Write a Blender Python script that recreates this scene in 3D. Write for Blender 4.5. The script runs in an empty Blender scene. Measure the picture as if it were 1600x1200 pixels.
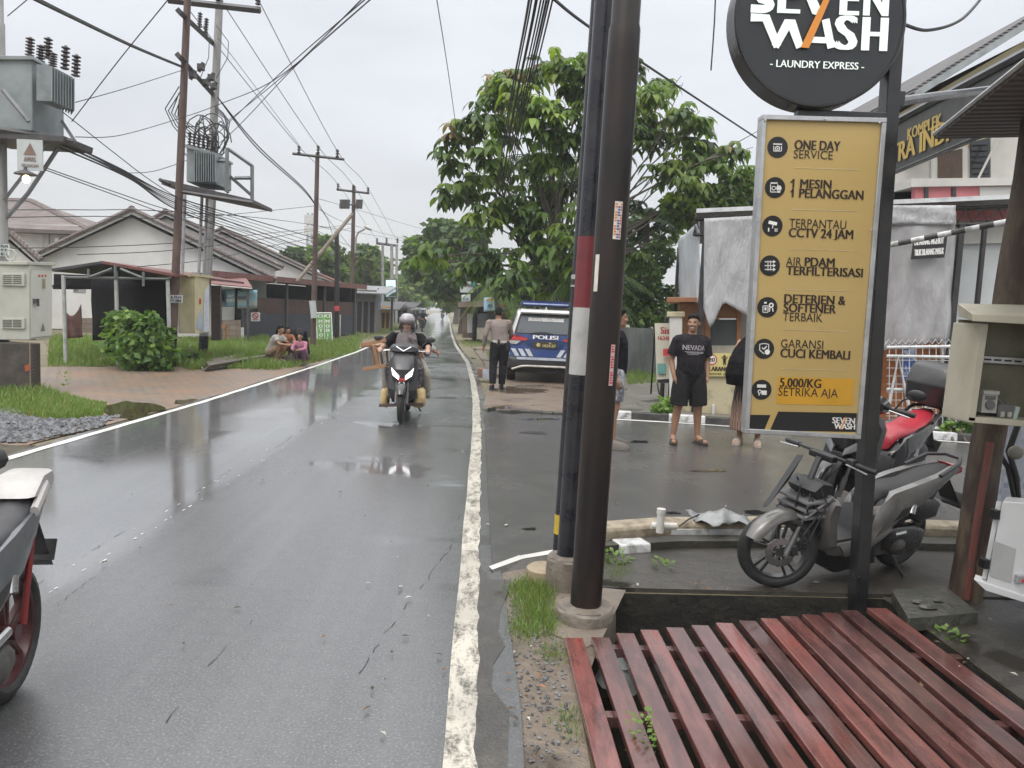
import bpy, bmesh, math, random
import numpy as np
from mathutils import Vector, Matrix, Euler
random.seed(7); rng = np.random.default_rng(7)
SC = bpy.context.scene; COL = SC.collection
# ---------------------------------------------------------------- camera
FPX, CX, CY, CAMZ = 1200.0, 800.0, 600.0, 1.6
_r = math.radians(2.5)
_vx, _vy = 760 - CX, 485 - CY
_a = _vx * math.cos(_r) + _vy * math.sin(_r)
_n = _vx * math.sin(_r) - _vy * math.cos(_r)
PITCH = math.atan(_n / FPX); YAW = math.atan(-_a / math.hypot(FPX, _n))
FWD = Vector((math.sin(YAW) * math.cos(PITCH), math.cos(YAW) * math.cos(PITCH), -math.sin(PITCH)))
_r0 = Vector((math.cos(YAW), -math.sin(YAW), 0)); _u0 = _r0.cross(FWD)
RGT = math.cos(_r) * _r0 + math.sin(_r) * _u0
UPV = -math.sin(_r) * _r0 + math.cos(_r) * _u0
CAM = Vector((0, 0, CAMZ))
cd = bpy.data.cameras.new('camera'); cam = bpy.data.objects.new('camera', cd); COL.objects.link(cam)
cd.sensor_width = 36; cd.lens = FPX / 1600 * 36; cd.clip_start = 0.05; cd.clip_end = 3000
cam.matrix_world = Matrix((( RGT.x, UPV.x, -FWD.x, 0), (RGT.y, UPV.y, -FWD.y, 0), (RGT.z, UPV.z, -FWD.z, CAMZ), (0, 0, 0, 1)))
SC.camera = cam
# ---------------------------------------------------------------- world: overcast sky
W = bpy.data.worlds.new('World'); SC.world = W; W.use_nodes = True
nt = W.node_tree; nt.nodes.clear()
def _wn(t, **k):
    n = nt.nodes.new(t)
    for a, b in k.items(): setattr(n, a, b)
    return n
SUN_EL, SUN_AZ = math.radians(58), math.radians(215)
wo = _wn('ShaderNodeOutputWorld'); bg = _wn('ShaderNodeBackground'); bg2 = _wn('ShaderNodeBackground'); ads = _wn('ShaderNodeAddShader')
sky = _wn('ShaderNodeTexSky', sky_type='NISHITA'); sky.sun_disc = False; sky.sun_elevation = SUN_EL; sky.sun_rotation = SUN_AZ
sky.dust_density = 6; sky.air_density = 1.0
bg.inputs[1].default_value = 0.05
nt.links.new(sky.outputs[0], bg.inputs[0])
tc = _wn('ShaderNodeTexCoord'); sx = _wn('ShaderNodeSeparateXYZ'); rp = _wn('ShaderNodeValToRGB')
mpw = _wn('ShaderNodeMapping'); mpw.inputs['Scale'].default_value = (1.6, 1.6, 5.0)
nz = _wn('ShaderNodeTexNoise'); nz.inputs['Scale'].default_value = 1.5; nz.inputs['Detail'].default_value = 6; nz.inputs['Roughness'].default_value = 0.5
nt.links.new(tc.outputs['Generated'], sx.inputs[0]); nt.links.new(tc.outputs['Generated'], mpw.inputs[0]); nt.links.new(mpw.outputs[0], nz.inputs[0])
nt.links.new(sx.outputs['Z'], rp.inputs[0])
e = rp.color_ramp.elements
e[0].position = 0.0; e[0].color = (0.62, 0.63, 0.64, 1); e[1].position = 1.0; e[1].color = (3.1, 3.1, 3.1, 1)
for p, c in ((0.12, (0.66, 0.665, 0.675, 1)), (0.34, (0.76, 0.765, 0.78, 1)), (0.5, (1.05, 1.06, 1.07, 1)), (0.7, (2.3, 2.3, 2.3, 1))):
    q = rp.color_ramp.elements.new(p); q.color = c
mr = _wn('ShaderNodeMapRange'); mr.inputs['From Min'].default_value = 0.3; mr.inputs['From Max'].default_value = 0.7
mr.inputs['To Min'].default_value = 0.86; mr.inputs['To Max'].default_value = 1.12
nt.links.new(nz.outputs[0], mr.inputs[0])
mx = _wn('ShaderNodeVectorMath', operation='MULTIPLY'); nt.links.new(rp.outputs[0], mx.inputs[0]); nt.links.new(mr.outputs[0], mx.inputs[1])
nt.links.new(mx.outputs[0], bg2.inputs[0]); bg2.inputs[1].default_value = 1.0
nt.links.new(bg.outputs[0], ads.inputs[0]); nt.links.new(bg2.outputs[0], ads.inputs[1]); nt.links.new(ads.outputs[0], wo.inputs[0])
sd = bpy.data.lights.new('sun', 'SUN'); sd.energy = 0.8; sd.angle = math.radians(25); sd.color = (1, 0.97, 0.93)
so = bpy.data.objects.new('sun', sd); COL.objects.link(so)
_sdv = Vector((math.sin(SUN_AZ) * math.cos(SUN_EL), math.cos(SUN_AZ) * math.cos(SUN_EL), math.sin(SUN_EL)))
so.rotation_euler = (-_sdv).to_track_quat('-Z', 'Y').to_euler(); so.location = (0, -20, 40)
SC.view_settings.view_transform = 'Standard'; SC.view_settings.look = 'None'
SC.view_settings.exposure = 0.0; SC.view_settings.gamma = 1
SC.cycles.max_bounces = 8; SC.cycles.transparent_max_bounces = 12; SC.cycles.volume_bounces = 0
# ---------------------------------------------------------------- photo-measurement helpers (pixel + distance -> real point)
def ray(px, py): return (FWD * FPX + RGT * (px - CX) - UPV * (py - CY))
def at(px, py, Y): d = ray(px, py); return CAM + d * (Y / d.y)
def gp(px, py, z=0.0): d = ray(px, py); return CAM + d * ((z - CAMZ) / d.z)
def onpl(px, py, O, N): d = ray(px, py); return CAM + d * ((O - CAM).dot(N) / d.dot(N))
def V(*a): return Vector(a)
# ---------------------------------------------------------------- mesh builder
def _frame(d):
    d = d.normalized(); a = Vector((0, 0, 1)) if abs(d.z) < 0.9 else Vector((1, 0, 0))
    x = a.cross(d).normalized(); return x, d.cross(x).normalized()
def root_of(o):
    while o.parent: o = o.parent
    return o
class MB:
    def __init__(s): s.v = []; s.f = []; s.m = []; s.s = []
    def add(s, vs, fs, m=0, sm=False):
        b = len(s.v); s.v += [Vector(p) for p in vs]
        for f in fs: s.f.append([b + i for i in f]); s.m.append(m); s.s.append(sm)
        return s
    def box(s, c, size, R=None, m=0, tx=1.0, ty=1.0):
        x, y, z = [q / 2 for q in size]; c = Vector(c)
        vs = [V(-x, -y, -z), V(x, -y, -z), V(x, y, -z), V(-x, y, -z), V(-x * tx, -y * ty, z), V(x * tx, -y * ty, z), V(x * tx, y * ty, z), V(-x * tx, y * ty, z)]
        if R is not None: vs = [R @ p for p in vs]
        return s.add([c + p for p in vs], [(0, 3, 2, 1), (4, 5, 6, 7), (0, 1, 5, 4), (1, 2, 6, 5), (2, 3, 7, 6), (3, 0, 4, 7)], m)
    def hexa(s, p, m=0):       # 8 corners: bottom 4 then top 4
        return s.add(p, [(0, 3, 2, 1), (4, 5, 6, 7), (0, 1, 5, 4), (1, 2, 6, 5), (2, 3, 7, 6), (3, 0, 4, 7)], m)
    def loft(s, rings, m=0, sm=True, caps=True, closed=True):
        n = len(rings[0]); vs = [p for r in rings for p in r]; fs = []
        for i in range(len(rings) - 1):
            for j in range(n if closed else n - 1):
                a = i * n + j; b = i * n + (j + 1) % n; fs.append((a, b, b + n, a + n))
        s.add(vs, fs, m, sm)
        if caps and closed:
            s.add(rings[0], [list(range(n))[::-1]], m, False); s.add(rings[-1], [list(range(n))], m, False)
        return s
    def tube(s, pts, r, n=8, m=0, caps=True, sm=True, sy=1.0):
        pts = [Vector(p) for p in pts]; k = len(pts); rs = r if isinstance(r, (list, tuple)) else [r] * k
        rings = []; x = None
        for i, p in enumerate(pts):
            d = (pts[min(i + 1, k - 1)] - pts[max(i - 1, 0)])
            if d.length < 1e-9: d = Vector((0, 0, 1))
            d.normalize()
            if x is None: x, y = _frame(d)
            else:
                x = x - d * x.dot(d)
                if x.length < 1e-6: x, y = _frame(d)
                x.normalize(); y = d.cross(x)
            rings.append([p + (x * math.cos(t) + y * math.sin(t) * sy) * rs[i] for t in [2 * math.pi * j / n for j in range(n)]])
        return s.loft(rings, m, sm, caps)
    def cyl(s, p0, p1, r0, r1=None, n=16, m=0, caps=True): return s.tube([p0, p1], [r0, r0 if r1 is None else r1], n, m, caps)
    def lathe(s, prof, o=(0, 0, 0), ax=(0, 0, 1), n=24, m=0, ang=2 * math.pi):
        o = Vector(o); ax = Vector(ax).normalized(); x, y = _frame(ax)
        rings = [[o + ax * z + (x * math.cos(2 * math.pi * j / n) + y * math.sin(2 * math.pi * j / n)) * max(r, 1e-4) for j in range(n)] for r, z in prof]
        return s.loft(rings, m, True, False)
    def ell(s, c, r, R=None, n=12, m=0):
        c = Vector(c); rings = []
        for i in range(1, n // 2):
            a = math.pi * i / (n // 2); ring = []
            for j in range(n):
                b = 2 * math.pi * j / n; p = V(r[0] * math.sin(a) * math.cos(b), r[1] * math.sin(a) * math.sin(b), -r[2] * math.cos(a))
                ring.append(c + (R @ p if R is not None else p))
            rings.append(ring)
        s.loft(rings, m, True, False)
        bot = V(0, 0, -r[2]); top = V(0, 0, r[2])
        if R is not None: bot = R @ bot; top = R @ top
        s.add(rings[0] + [c + bot], [(n, (j + 1) % n, j) for j in range(n)], m, True)
        s.add(rings[-1] + [c + top], [(n, j, (j + 1) % n) for j in range(n)], m, True)
        return s
    def cap(s, p0, r0, p1, r1, n=10, m=0):   # tapered capsule
        p0, p1 = Vector(p0), Vector(p1); d = p1 - p0; L = max(d.length, 1e-5); d = d / L; x, y = _frame(d); rings = []
        for a in (-80, -50, -20, 0): rings.append((p0 + d * r0 * math.sin(math.radians(a)), r0 * math.cos(math.radians(a))))
        for a in (0, 20, 50, 80): rings.append((p1 + d * r1 * math.sin(math.radians(a)), r1 * math.cos(math.radians(a))))
        return s.loft([[c + (x * math.cos(2 * math.pi * j / n) + y * math.sin(2 * math.pi * j / n)) * r for j in range(n)] for c, r in rings], m)
    def prism(s, pts, vec, m=0, sm=False):
        pts = [Vector(p) for p in pts]; vec = Vector(vec); n = len(pts)
        s.add(pts, [list(range(n))[::-1]], m); s.add([p + vec for p in pts], [list(range(n))], m)
        return s.add(pts + [p + vec for p in pts], [(j, (j + 1) % n, n + (j + 1) % n, n + j) for j in range(n)], m, sm)
    def side(s, prof, w, y0=0.0, m=0, tw=1.0):   # side outline (x,z) given a width in y; edges rounded towards the outside
        n = len(prof); cx = sum(p[0] for p in prof) / n; cz = sum(p[1] for p in prof) / n
        rings = []
        for f, k in ((-1, .86 * tw), (-.8, .97 * (tw + 1) / 2), (-.45, 1), (.45, 1), (.8, .97 * (tw + 1) / 2), (1, .86 * tw)):
            rings.append([V(cx + (x - cx) * k, y0 + f * w / 2, cz + (z - cz) * k) for x, z in prof])
        return s.loft(rings, m, True, True)
    def quad(s, a, b, c, d, m=0): return s.add([a, b, c, d], [(0, 1, 2, 3)], m)
    def poly(s, pts, m=0): return s.add(pts, [list(range(len(pts)))], m)
    def xf(s, Mx): s.v = [Mx @ p for p in s.v]; return s
    def build(s, name, mats, parent=None, world=False, bevel=0.0, ang=38, origin=None, seg=2):
        me = bpy.data.meshes.new(name)
        vs = s.v
        o = bpy.data.objects.new(name, me)
        if parent is not None:
            o.parent = parent
            if world:
                rt = root_of(parent); mi = Matrix.LocRotScale(rt.location, rt.rotation_euler, None).inverted(); vs = [mi @ p for p in vs]
        elif origin is None and vs:
            a = np.array([tuple(p) for p in vs]); org = Vector(((a[:, 0].min() + a[:, 0].max()) / 2, (a[:, 1].min() + a[:, 1].max()) / 2, a[:, 2].min()))
            vs = [p - org for p in vs]; o.location = org
        elif origin is not None:
            vs = [p - Vector(origin) for p in vs]; o.location = origin
        me.from_pydata([tuple(p) for p in vs], [], s.f)
        if not isinstance(mats, (list, tuple)): mats = [mats]
        for mm in mats: me.materials.append(mm)
        me.polygons.foreach_set('material_index', s.m); me.polygons.foreach_set('use_smooth', s.s)
        bm = bmesh.new(); bm.from_mesh(me); bmesh.ops.remove_doubles(bm, verts=bm.verts, dist=1e-5) if any(s.s) else None
        bmesh.ops.recalc_face_normals(bm, faces=bm.faces); bm.to_mesh(me); bm.free()
        if any(s.s): me.set_sharp_from_angle(angle=math.radians(ang))
        COL.objects.link(o)
        if bevel > 0:
            b = o.modifiers.new('bevel', 'BEVEL'); b.width = bevel; b.segments = seg; b.limit_method = 'ANGLE'; b.angle_limit = math.radians(40)
        return o
def tag(o, label=None, cat=None, group=None, kind=None):
    if label: o['label'] = label
    if cat: o['category'] = cat
    if group: o['group'] = group
    if kind: o['kind'] = kind
    return o
def thing(name, label, cat, loc=(0, 0, 0), rz=0.0, group=None, rot=None):
    o = bpy.data.objects.new(name, None); COL.objects.link(o); o.empty_display_size = 0.1
    o.location = loc; o.rotation_euler = rot if rot else (0, 0, rz)
    return tag(o, label, cat, group)
_kids = {}
def copy_tree(o, parent=None):
    c = o.copy(); COL.objects.link(c)
    if parent is not None: c.parent = parent
    for ch in list(o.children): copy_tree(ch, c)
    return c
def raw_mesh(name, verts, faces, mats, midx=None, parent=None, smooth=False):
    me = bpy.data.meshes.new(name); me.from_pydata(verts.tolist() if hasattr(verts, 'tolist') else verts, [], faces.tolist() if hasattr(faces, 'tolist') else faces)
    for mm in (mats if isinstance(mats, (list, tuple)) else [mats]): me.materials.append(mm)
    if midx is not None: me.polygons.foreach_set('material_index', np.asarray(midx, dtype=np.int32))
    if smooth: me.polygons.foreach_set('use_smooth', [True] * len(me.polygons))
    o = bpy.data.objects.new(name, me); COL.objects.link(o)
    if parent is not None: o.parent = parent
    return o
# ---------------------------------------------------------------- materials
MATS = {}
def _new(name):
    m = bpy.data.materials.new(name); m.use_nodes = True; MATS[name] = m
    n = m.node_tree; b = n.nodes['Principled BSDF']; return m, n, b
def _noise(n, scale, detail=4, rough=.55, stretch=None, coord='Object', vec=None):
    t = n.nodes.new('ShaderNodeTexNoise'); t.inputs['Scale'].default_value = scale; t.inputs['Detail'].default_value = detail; t.inputs['Roughness'].default_value = rough
    if vec is None:
        c = n.nodes.new('ShaderNodeTexCoord'); vec = c.outputs[coord]
    if stretch:
        mp = n.nodes.new('ShaderNodeMapping'); mp.inputs['Scale'].default_value = stretch; n.links.new(vec, mp.inputs[0]); vec = mp.outputs[0]
    n.links.new(vec, t.inputs[0]); return t
def _ramp(n, src, stops):
    r = n.nodes.new('ShaderNodeValToRGB'); el = r.color_ramp.elements
    while len(el) > 1: el.remove(el[-1])
    el[0].position = stops[0][0]; el[0].color = _c4(stops[0][1])
    for p, c in stops[1:]: el.new(p).color = _c4(c)
    n.links.new(src, r.inputs[0]); return r
def _c4(c): return (c, c, c, 1) if isinstance(c, (int, float)) else (c[0], c[1], c[2], 1)
def _mix(n, fac, a, b, blend='MIX'):
    x = n.nodes.new('ShaderNodeMix'); x.data_type = 'RGBA'; x.blend_type = blend
    for sock, val in ((x.inputs[0], fac), (x.inputs[6], a), (x.inputs[7], b)):
        if hasattr(val, 'is_output'): n.links.new(val, sock)
        else: sock.default_value = val if sock == x.inputs[0] else _c4(val)
    return x.outputs[2]
def _math(n, op, a, b=0.0, clamp=False):
    x = n.nodes.new('ShaderNodeMath'); x.operation = op; x.use_clamp = clamp
    for i, val in enumerate((a, b)):
        if hasattr(val, 'is_output'): n.links.new(val, x.inputs[i])
        else: x.inputs[i].default_value = val
    return x.outputs[0]
def _bump(n, b, h, strength=.3, dist=.02):
    u = n.nodes.new('ShaderNodeBump'); u.inputs['Distance'].default_value = dist
    if hasattr(strength, 'is_output'): n.links.new(strength, u.inputs['Strength'])
    else: u.inputs['Strength'].default_value = strength
    n.links.new(h, u.inputs['Height']); n.links.new(u.outputs[0], b.inputs['Normal'])
def M(name, c, rough=.5, metal=0.0, c2=None, sc=5.0, lo=.42, hi=.68, bump=.12, bsc=70, coat=0.0, spec=.5, stretch=None, emit=None, es=1.0, alpha=1.0, bd=.01):
    if name in MATS: return MATS[name]
    m, n, b = _new(name)
    if c2 is None: c2 = tuple(q * .72 for q in c)
    t = _noise(n, sc, 6, .6, stretch); r = _ramp(n, t.outputs[0], [(lo, c), (hi, c2)])
    n.links.new(r.outputs[0], b.inputs['Base Color'])
    rr = _ramp(n, t.outputs[0], [(.3, max(rough - .08, .02)), (.7, min(rough + .1, 1))]); n.links.new(rr.outputs[0], b.inputs['Roughness'])
    b.inputs['Metallic'].default_value = metal; b.inputs['Coat Weight'].default_value = coat; b.inputs['Specular IOR Level'].default_value = spec; b.inputs['Coat Roughness'].default_value = .06
    if bump > 0:
        t2 = _noise(n, bsc, 3, .6, stretch); _bump(n, b, t2.outputs[0], bump, bd)
    if emit: b.inputs['Emission Color'].default_value = _c4(emit); b.inputs['Emission Strength'].default_value = es
    if alpha < 1: b.inputs['Alpha'].default_value = alpha
    return m
def glassm(name, c=(.02, .025, .03), rough=.05, alpha=1.0):
    if name in MATS: return MATS[name]
    m, n, b = _new(name); b.inputs['Base Color'].default_value = _c4(c); b.inputs['Roughness'].default_value = rough; b.inputs['Coat Weight'].default_value = .5
    t = _noise(n, 3, 3); _bump(n, b, t.outputs[0], .02, .01)
    b.inputs['Alpha'].default_value = alpha; return m
def leafm(name, c, c2, sc=1.2, tr=.35):
    if name in MATS: return MATS[name]
    m, n, b = _new(name)
    t = _noise(n, sc, 4, .6); r = _ramp(n, t.outputs[0], [(.38, c), (.66, c2)])
    n.links.new(r.outputs[0], b.inputs['Base Color']); b.inputs['Roughness'].default_value = .42; b.inputs['Specular IOR Level'].default_value = .4
    tl = n.nodes.new('ShaderNodeBsdfTranslucent'); n.links.new(_mix(n, 1.0, r.outputs[0], (1.2, 1.3, .6), 'MULTIPLY'), tl.inputs[0])
    mxs = n.nodes.new('ShaderNodeMixShader'); mxs.inputs[0].default_value = tr
    n.links.new(b.outputs[0], mxs.inputs[1]); n.links.new(tl.outputs[0], mxs.inputs[2]); n.links.new(mxs.outputs[0], n.nodes['Material Output'].inputs[0]); return m
def wavem(name, c, c2, axis='X', scale=12, rough=.6, strength=.6, metal=0.0, ndirt=3, dist=.02, c3=None, coat=0):
    if name in MATS: return MATS[name]
    m, n, b = _new(name); co = n.nodes.new('ShaderNodeTexCoord'); w = n.nodes.new('ShaderNodeTexWave'); w.wave_type = 'BANDS'; w.bands_direction = axis
    w.inputs['Scale'].default_value = scale; w.inputs['Distortion'].default_value = .15; n.links.new(co.outputs['Object'], w.inputs[0])
    t = _noise(n, ndirt, 5, .65); r = _ramp(n, t.outputs[0], [(.36, c), (.64, c2)] + ([(.8, c3)] if c3 else []))
    n.links.new(_mix(n, .5, r.outputs[0], _ramp(n, w.outputs[0], [(0, .55), (.5, 1)]).outputs[0], 'MULTIPLY'), b.inputs['Base Color'])
    b.inputs['Roughness'].default_value = rough; b.inputs['Metallic'].default_value = metal; b.inputs['Coat Weight'].default_value = coat
    _bump(n, b, w.outputs[0], strength, dist); return m
def brickm(name, c1, c2, mortar, scale=4, bw=.5, rh=.25, rough=.7, ms=.02, off=.5, rot=(0, 0, 0), strength=.4, c3=None, coat=0.0, spec=.5):
    if name in MATS: return MATS[name]
    m, n, b = _new(name); co = n.nodes.new('ShaderNodeTexCoord'); mp = n.nodes.new('ShaderNodeMapping'); mp.inputs['Rotation'].default_value = rot
    n.links.new(co.outputs['Object'], mp.inputs[0]); w = n.nodes.new('ShaderNodeTexBrick'); n.links.new(mp.outputs[0], w.inputs[0])
    w.inputs['Color1'].default_value = _c4(c1); w.inputs['Color2'].default_value = _c4(c2); w.inputs['Mortar'].default_value = _c4(mortar)
    w.inputs['Scale'].default_value = scale; w.inputs['Brick Width'].default_value = bw; w.inputs['Row Height'].default_value = rh; w.inputs['Mortar Size'].default_value = ms; w.offset = off
    col = w.outputs[0]
    t = _noise(n, 1.3, 5, .65); col = _mix(n, _ramp(n, t.outputs[0], [(.4, 0.0), (.65, .8)]).outputs[0], col, c3 if c3 else tuple(q * .6 for q in c1))
    n.links.new(col, b.inputs['Base Color']); b.inputs['Roughness'].default_value = rough; b.inputs['Coat Weight'].default_value = coat; b.inputs['Specular IOR Level'].default_value = spec
    _bump(n, b, w.outputs[1], -strength, .01); return m
# ---------------------------------------------------------------- lettering
_gc = {}; CAPH = [0.0]
def glyphs(txt, off=0.0):
    k = (txt, off)
    if k in _gc: return _gc[k]
    cu = bpy.data.curves.new('lettering', 'FONT'); cu.body = txt; cu.size = 1; cu.offset = off; cu.resolution_u = 3
    ob = bpy.data.objects.new('lettering', cu); COL.objects.link(ob); dg = bpy.context.evaluated_depsgraph_get(); dg.update()
    me = ob.evaluated_get(dg).to_mesh(); vs = np.array([tuple(v.co) for v in me.vertices]); fs = [list(p.vertices) for p in me.polygons]
    ob.evaluated_get(dg).to_mesh_clear(); bpy.data.objects.remove(ob); bpy.data.curves.remove(cu)
    lo = vs.min(0); hi = vs.max(0); lo[1] = 0.0; hi[1] = CAPH[0] if CAPH[0] else hi[1]; vs = (vs - lo) / np.maximum(hi - lo, 1e-6); vs[:, 1] = np.where(vs[:, 1] < 0, vs[:, 1] * .5, vs[:, 1]); _gc[k] = (vs, fs); return _gc[k]
def _caph():
    cu = bpy.data.curves.new('cap', 'FONT'); cu.body = 'H'; cu.size = 1; ob = bpy.data.objects.new('cap', cu); COL.objects.link(ob); dg = bpy.context.evaluated_depsgraph_get(); dg.update(); e = ob.evaluated_get(dg); me = e.to_mesh(); CAPH[0] = max(v.co.y for v in me.vertices); e.to_mesh_clear(); bpy.data.objects.remove(ob); bpy.data.curves.remove(cu)
_caph()
def letters(mb, txt, p0, p1, up, m=0, off=0.0, lift=None):
    """txt stretched so that its box runs from p0 to p1 along the baseline and 'up' in height; off > 0 makes it bold"""
    vs, fs = glyphs(txt); p0 = Vector(p0); ex = Vector(p1) - p0; up = Vector(up); h = up.length; nv = ex.cross(up).normalized() * h * .004
    k = max(off * 4.0 * h / ex.length, 0); n = 3 if off > 0 else 1
    for j in range(n):
        mb.add([p0 + ex * (a * (1 - k) + k * j / 2) + up * b + nv * j for a, b, _ in vs], fs, m)
# ================================================================ SETTING: ground, road, verges
RY = [-6, 2.5, 10, 13.6, 17.35, 23.2, 33.9, 51.9, 80, 132.8, 260]; RX = [-.03, -.03, -.06, -.12, -.24, -.5, -1.29, -2.3, -3.7, -6.5, -13.5]
LY = [-6, 7, 12, 20, 26.3, 40, 58.4, 80, 132.8, 260]; LX = [-4.6, -4.5, -4.32, -4.28, -4.35, -4.9, -5.75, -6.9, -10.2, -17.4]
def XR(y): return float(np.interp(y, RY, RX))
def XL(y): return float(np.interp(y, LY, LX))
YS = [-6, -3, 0, 1.5, 3, 4.5, 6, 7.5, 9, 10.5, 12, 13.5, 15, 17, 19, 21, 23, 26, 30, 34, 40, 46, 52, 60, 70, 80, 95, 110, 130, 160, 200, 255]
def strip(name, fl, fr, z, m, ys=YS, kind='structure'):
    mb = MB(); n = len(ys); mb.add([V(fl(y), y, z) for y in ys] + [V(fr(y), y, z) for y in ys], [(i, n + i, n + i + 1, i + 1) for i in range(n - 1)])
    return tag(mb.build(name, m, origin=(0, 0, 0)), kind=kind)
def sheet(name, pts, z, m, px=True, kind='structure'):
    P = [gp(x, y, z) for x, y in pts] if px else [V(x, y, z) for x, y in pts]
    return tag(MB().poly(P).build(name, m, origin=(0, 0, 0)), kind=kind)
def roadmat():
    m, n, b = _new('wet_asphalt'); co = n.nodes.new('ShaderNodeTexCoord'); v = co.outputs['Object']; sx = n.nodes.new('ShaderNodeSeparateXYZ'); n.links.new(v, sx.inputs[0])
    big = _noise(n, .55, 5, .6, (1.0, .6, 1), vec=v); pud = _noise(n, .9, 4, .5, (.55, 1.0, 1), vec=v); fine = _noise(n, 85, 4, .75, vec=v); med = _noise(n, 14, 5, .7, vec=v); trk = _noise(n, 2.2, 4, .6, (1.2, .06, 1), vec=v)
    left = _ramp(n, _math(n, 'ADD', sx.outputs[0], _math(n, 'MULTIPLY', med.outputs[0], .12)), [(0.0, 0.0), (1.0, 0.0)])
    lf = n.nodes.new('ShaderNodeMapRange'); lf.inputs['From Min'].default_value = -2.10; lf.inputs['From Max'].default_value = -2.22
    n.links.new(_math(n, 'ADD', sx.outputs[0], _math(n, 'MULTIPLY', med.outputs[0], .10)), lf.inputs[0])
    far = n.nodes.new('ShaderNodeMapRange'); far.inputs['From Min'].default_value = 9; far.inputs['From Max'].default_value = 13; n.links.new(sx.outputs[1], far.inputs[0])
    c = _ramp(n, med.outputs[0], [(.3, (.040, .041, .042)), (.7, (.066, .067, .068))]).outputs[0]
    c = _mix(n, _ramp(n, trk.outputs[0], [(.45, 0.0), (.7, .5)]).outputs[0], c, (.105, .105, .105))
    c = _mix(n, _ramp(n, fine.outputs[0], [(.54, 0.0), (.66, .75)]).outputs[0], c, (.20, .20, .20)); c = _mix(n, _ramp(n, fine.outputs[0], [(.34, .7), (.44, 0.0)]).outputs[0], c, (.018, .018, .018))
    n.links.new(c, b.inputs['Base Color'])
    wet = _ramp(n, pud.outputs[0], [(.55, 0.0), (.62, 1.0)]).outputs[0]
    rbase = _ramp(n, big.outputs[0], [(.32, .12), (.52, .24), (.72, .34)]).outputs[0]
    rleft = _ramp(n, big.outputs[0], [(.35, .05), (.55, .09), (.72, .16)]).outputs[0]
    rg = _mix(n, lf.outputs[0], rbase, rleft)
    rg = _mix(n, _math(n, 'MULTIPLY', wet, .92), rg, .045); n.links.new(rg, b.inputs['Coat Roughness']); b.inputs['Roughness'].default_value = .40; b.inputs['Coat Weight'].default_value = 1.0; n.links.new(_math(n, 'ADD', _math(n, 'MULTIPLY', lf.outputs[0], 1.9), 1.6), b.inputs['Coat IOR'])
    b.inputs['Specular IOR Level'].default_value = .5
    hb = _math(n, 'ADD', _math(n, 'MULTIPLY', fine.outputs[0], .7), _math(n, 'MULTIPLY', med.outputs[0], .5))
    st = _mix(n, lf.outputs[0], .20, .03); st = _mix(n, wet, st, .012)
    _bump(n, b, hb, st, .006); n.links.new(b.inputs['Normal'].links[0].from_socket, b.inputs['Coat Normal']); return m
def wetground(name, c, c2, c3, sc=2.5, pudlo=.56, rdry=.6, bump=.5, bsc=30, bd=.02, fineamt=.4):
    m, n, b = _new(name); v = n.nodes.new('ShaderNodeTexCoord').outputs['Object']
    t = _noise(n, sc, 7, .65, vec=v); p = _noise(n, sc * .5, 4, .5, vec=v); f = _noise(n, bsc, 5, .7, vec=v)
    col = _ramp(n, t.outputs[0], [(.33, c), (.52, c2), (.7, c3)]).outputs[0]
    col = _mix(n, _ramp(n, f.outputs[0], [(.45, 0.0), (.75, fineamt)]).outputs[0], col, tuple(q * .35 for q in c))
    wet = _ramp(n, p.outputs[0], [(pudlo, 0.0), (pudlo + .06, 1.0)]).outputs[0]
    n.links.new(_mix(n, _math(n, 'MULTIPLY', wet, .55), col, tuple(q * .4 for q in c)), b.inputs['Base Color'])
    n.links.new(_mix(n, wet, _ramp(n, t.outputs[0], [(.3, rdry), (.7, rdry * .65)]).outputs[0], .06), b.inputs['Roughness'])
    _bump(n, b, f.outputs[0], _mix(n, wet, bump, .02), bd); return m
def paintmat(name='road_paint', c=(.50, .47, .40), lo=.47, hi=.60):
    m, n, b = _new(name); v = n.nodes.new('ShaderNodeTexCoord').outputs['Object']
    t = _noise(n, 5, 9, .75, (3, 1, 1), vec=v); f = _noise(n, 60, 4, .7, vec=v); k = _noise(n, 1.6, 3, .5, vec=v)
    s = _math(n, 'ADD', _math(n, 'MULTIPLY', t.outputs[0], .7), _math(n, 'MULTIPLY', f.outputs[0], .3))
    n.links.new(_mix(n, _ramp(n, s, [(lo, 0.0), (hi, 1.0)]).outputs[0], _mix(n, _ramp(n, k.outputs[0], [(.4, 0.0), (.65, 1.0)]).outputs[0], c, tuple(q * .72 for q in c)), (.09, .082, .07)), b.inputs['Base Color'])
    b.inputs['Roughness'].default_value = .38; _bump(n, b, f.outputs[0], .3, .01); return m
MR = roadmat(); MP = paintmat(); MP2 = paintmat('road_paint_clean', (.70, .69, .65), .58, .72)
MDIRT = wetground('wet_dirt', (.115, .09, .068), (.17, .137, .105), (.08, .066, .05), 2.2, .57, .6, .6, 22, .03)
MDIRT2 = wetground('verge_soil', (.12, .115, .05), (.16, .13, .08), (.075, .085, .03), 1.2, .62, .8, .6, 14, .04)
MCONC = wetground('wet_concrete', (.20, .185, .165), (.13, .12, .105), (.26, .245, .22), 1.7, .57, .5, .35, 26, .012)
MCONCD = wetground('mossy_wet_concrete', (.038, .034, .029), (.062, .056, .048), (.026, .027, .019), 2.5, .6, .42, .5, 24, .02)
MSIDE = wetground('side_asphalt', (.088, .085, .082), (.070, .069, .067), (.105, .10, .096), .8, .64, .30, .2, 120, .004, .3)
MTRENCH = M('trench_wall', (.016, .015, .012), .75, c2=(.035, .032, .024), sc=4, bump=.6, bsc=16, bd=.03)
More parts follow.
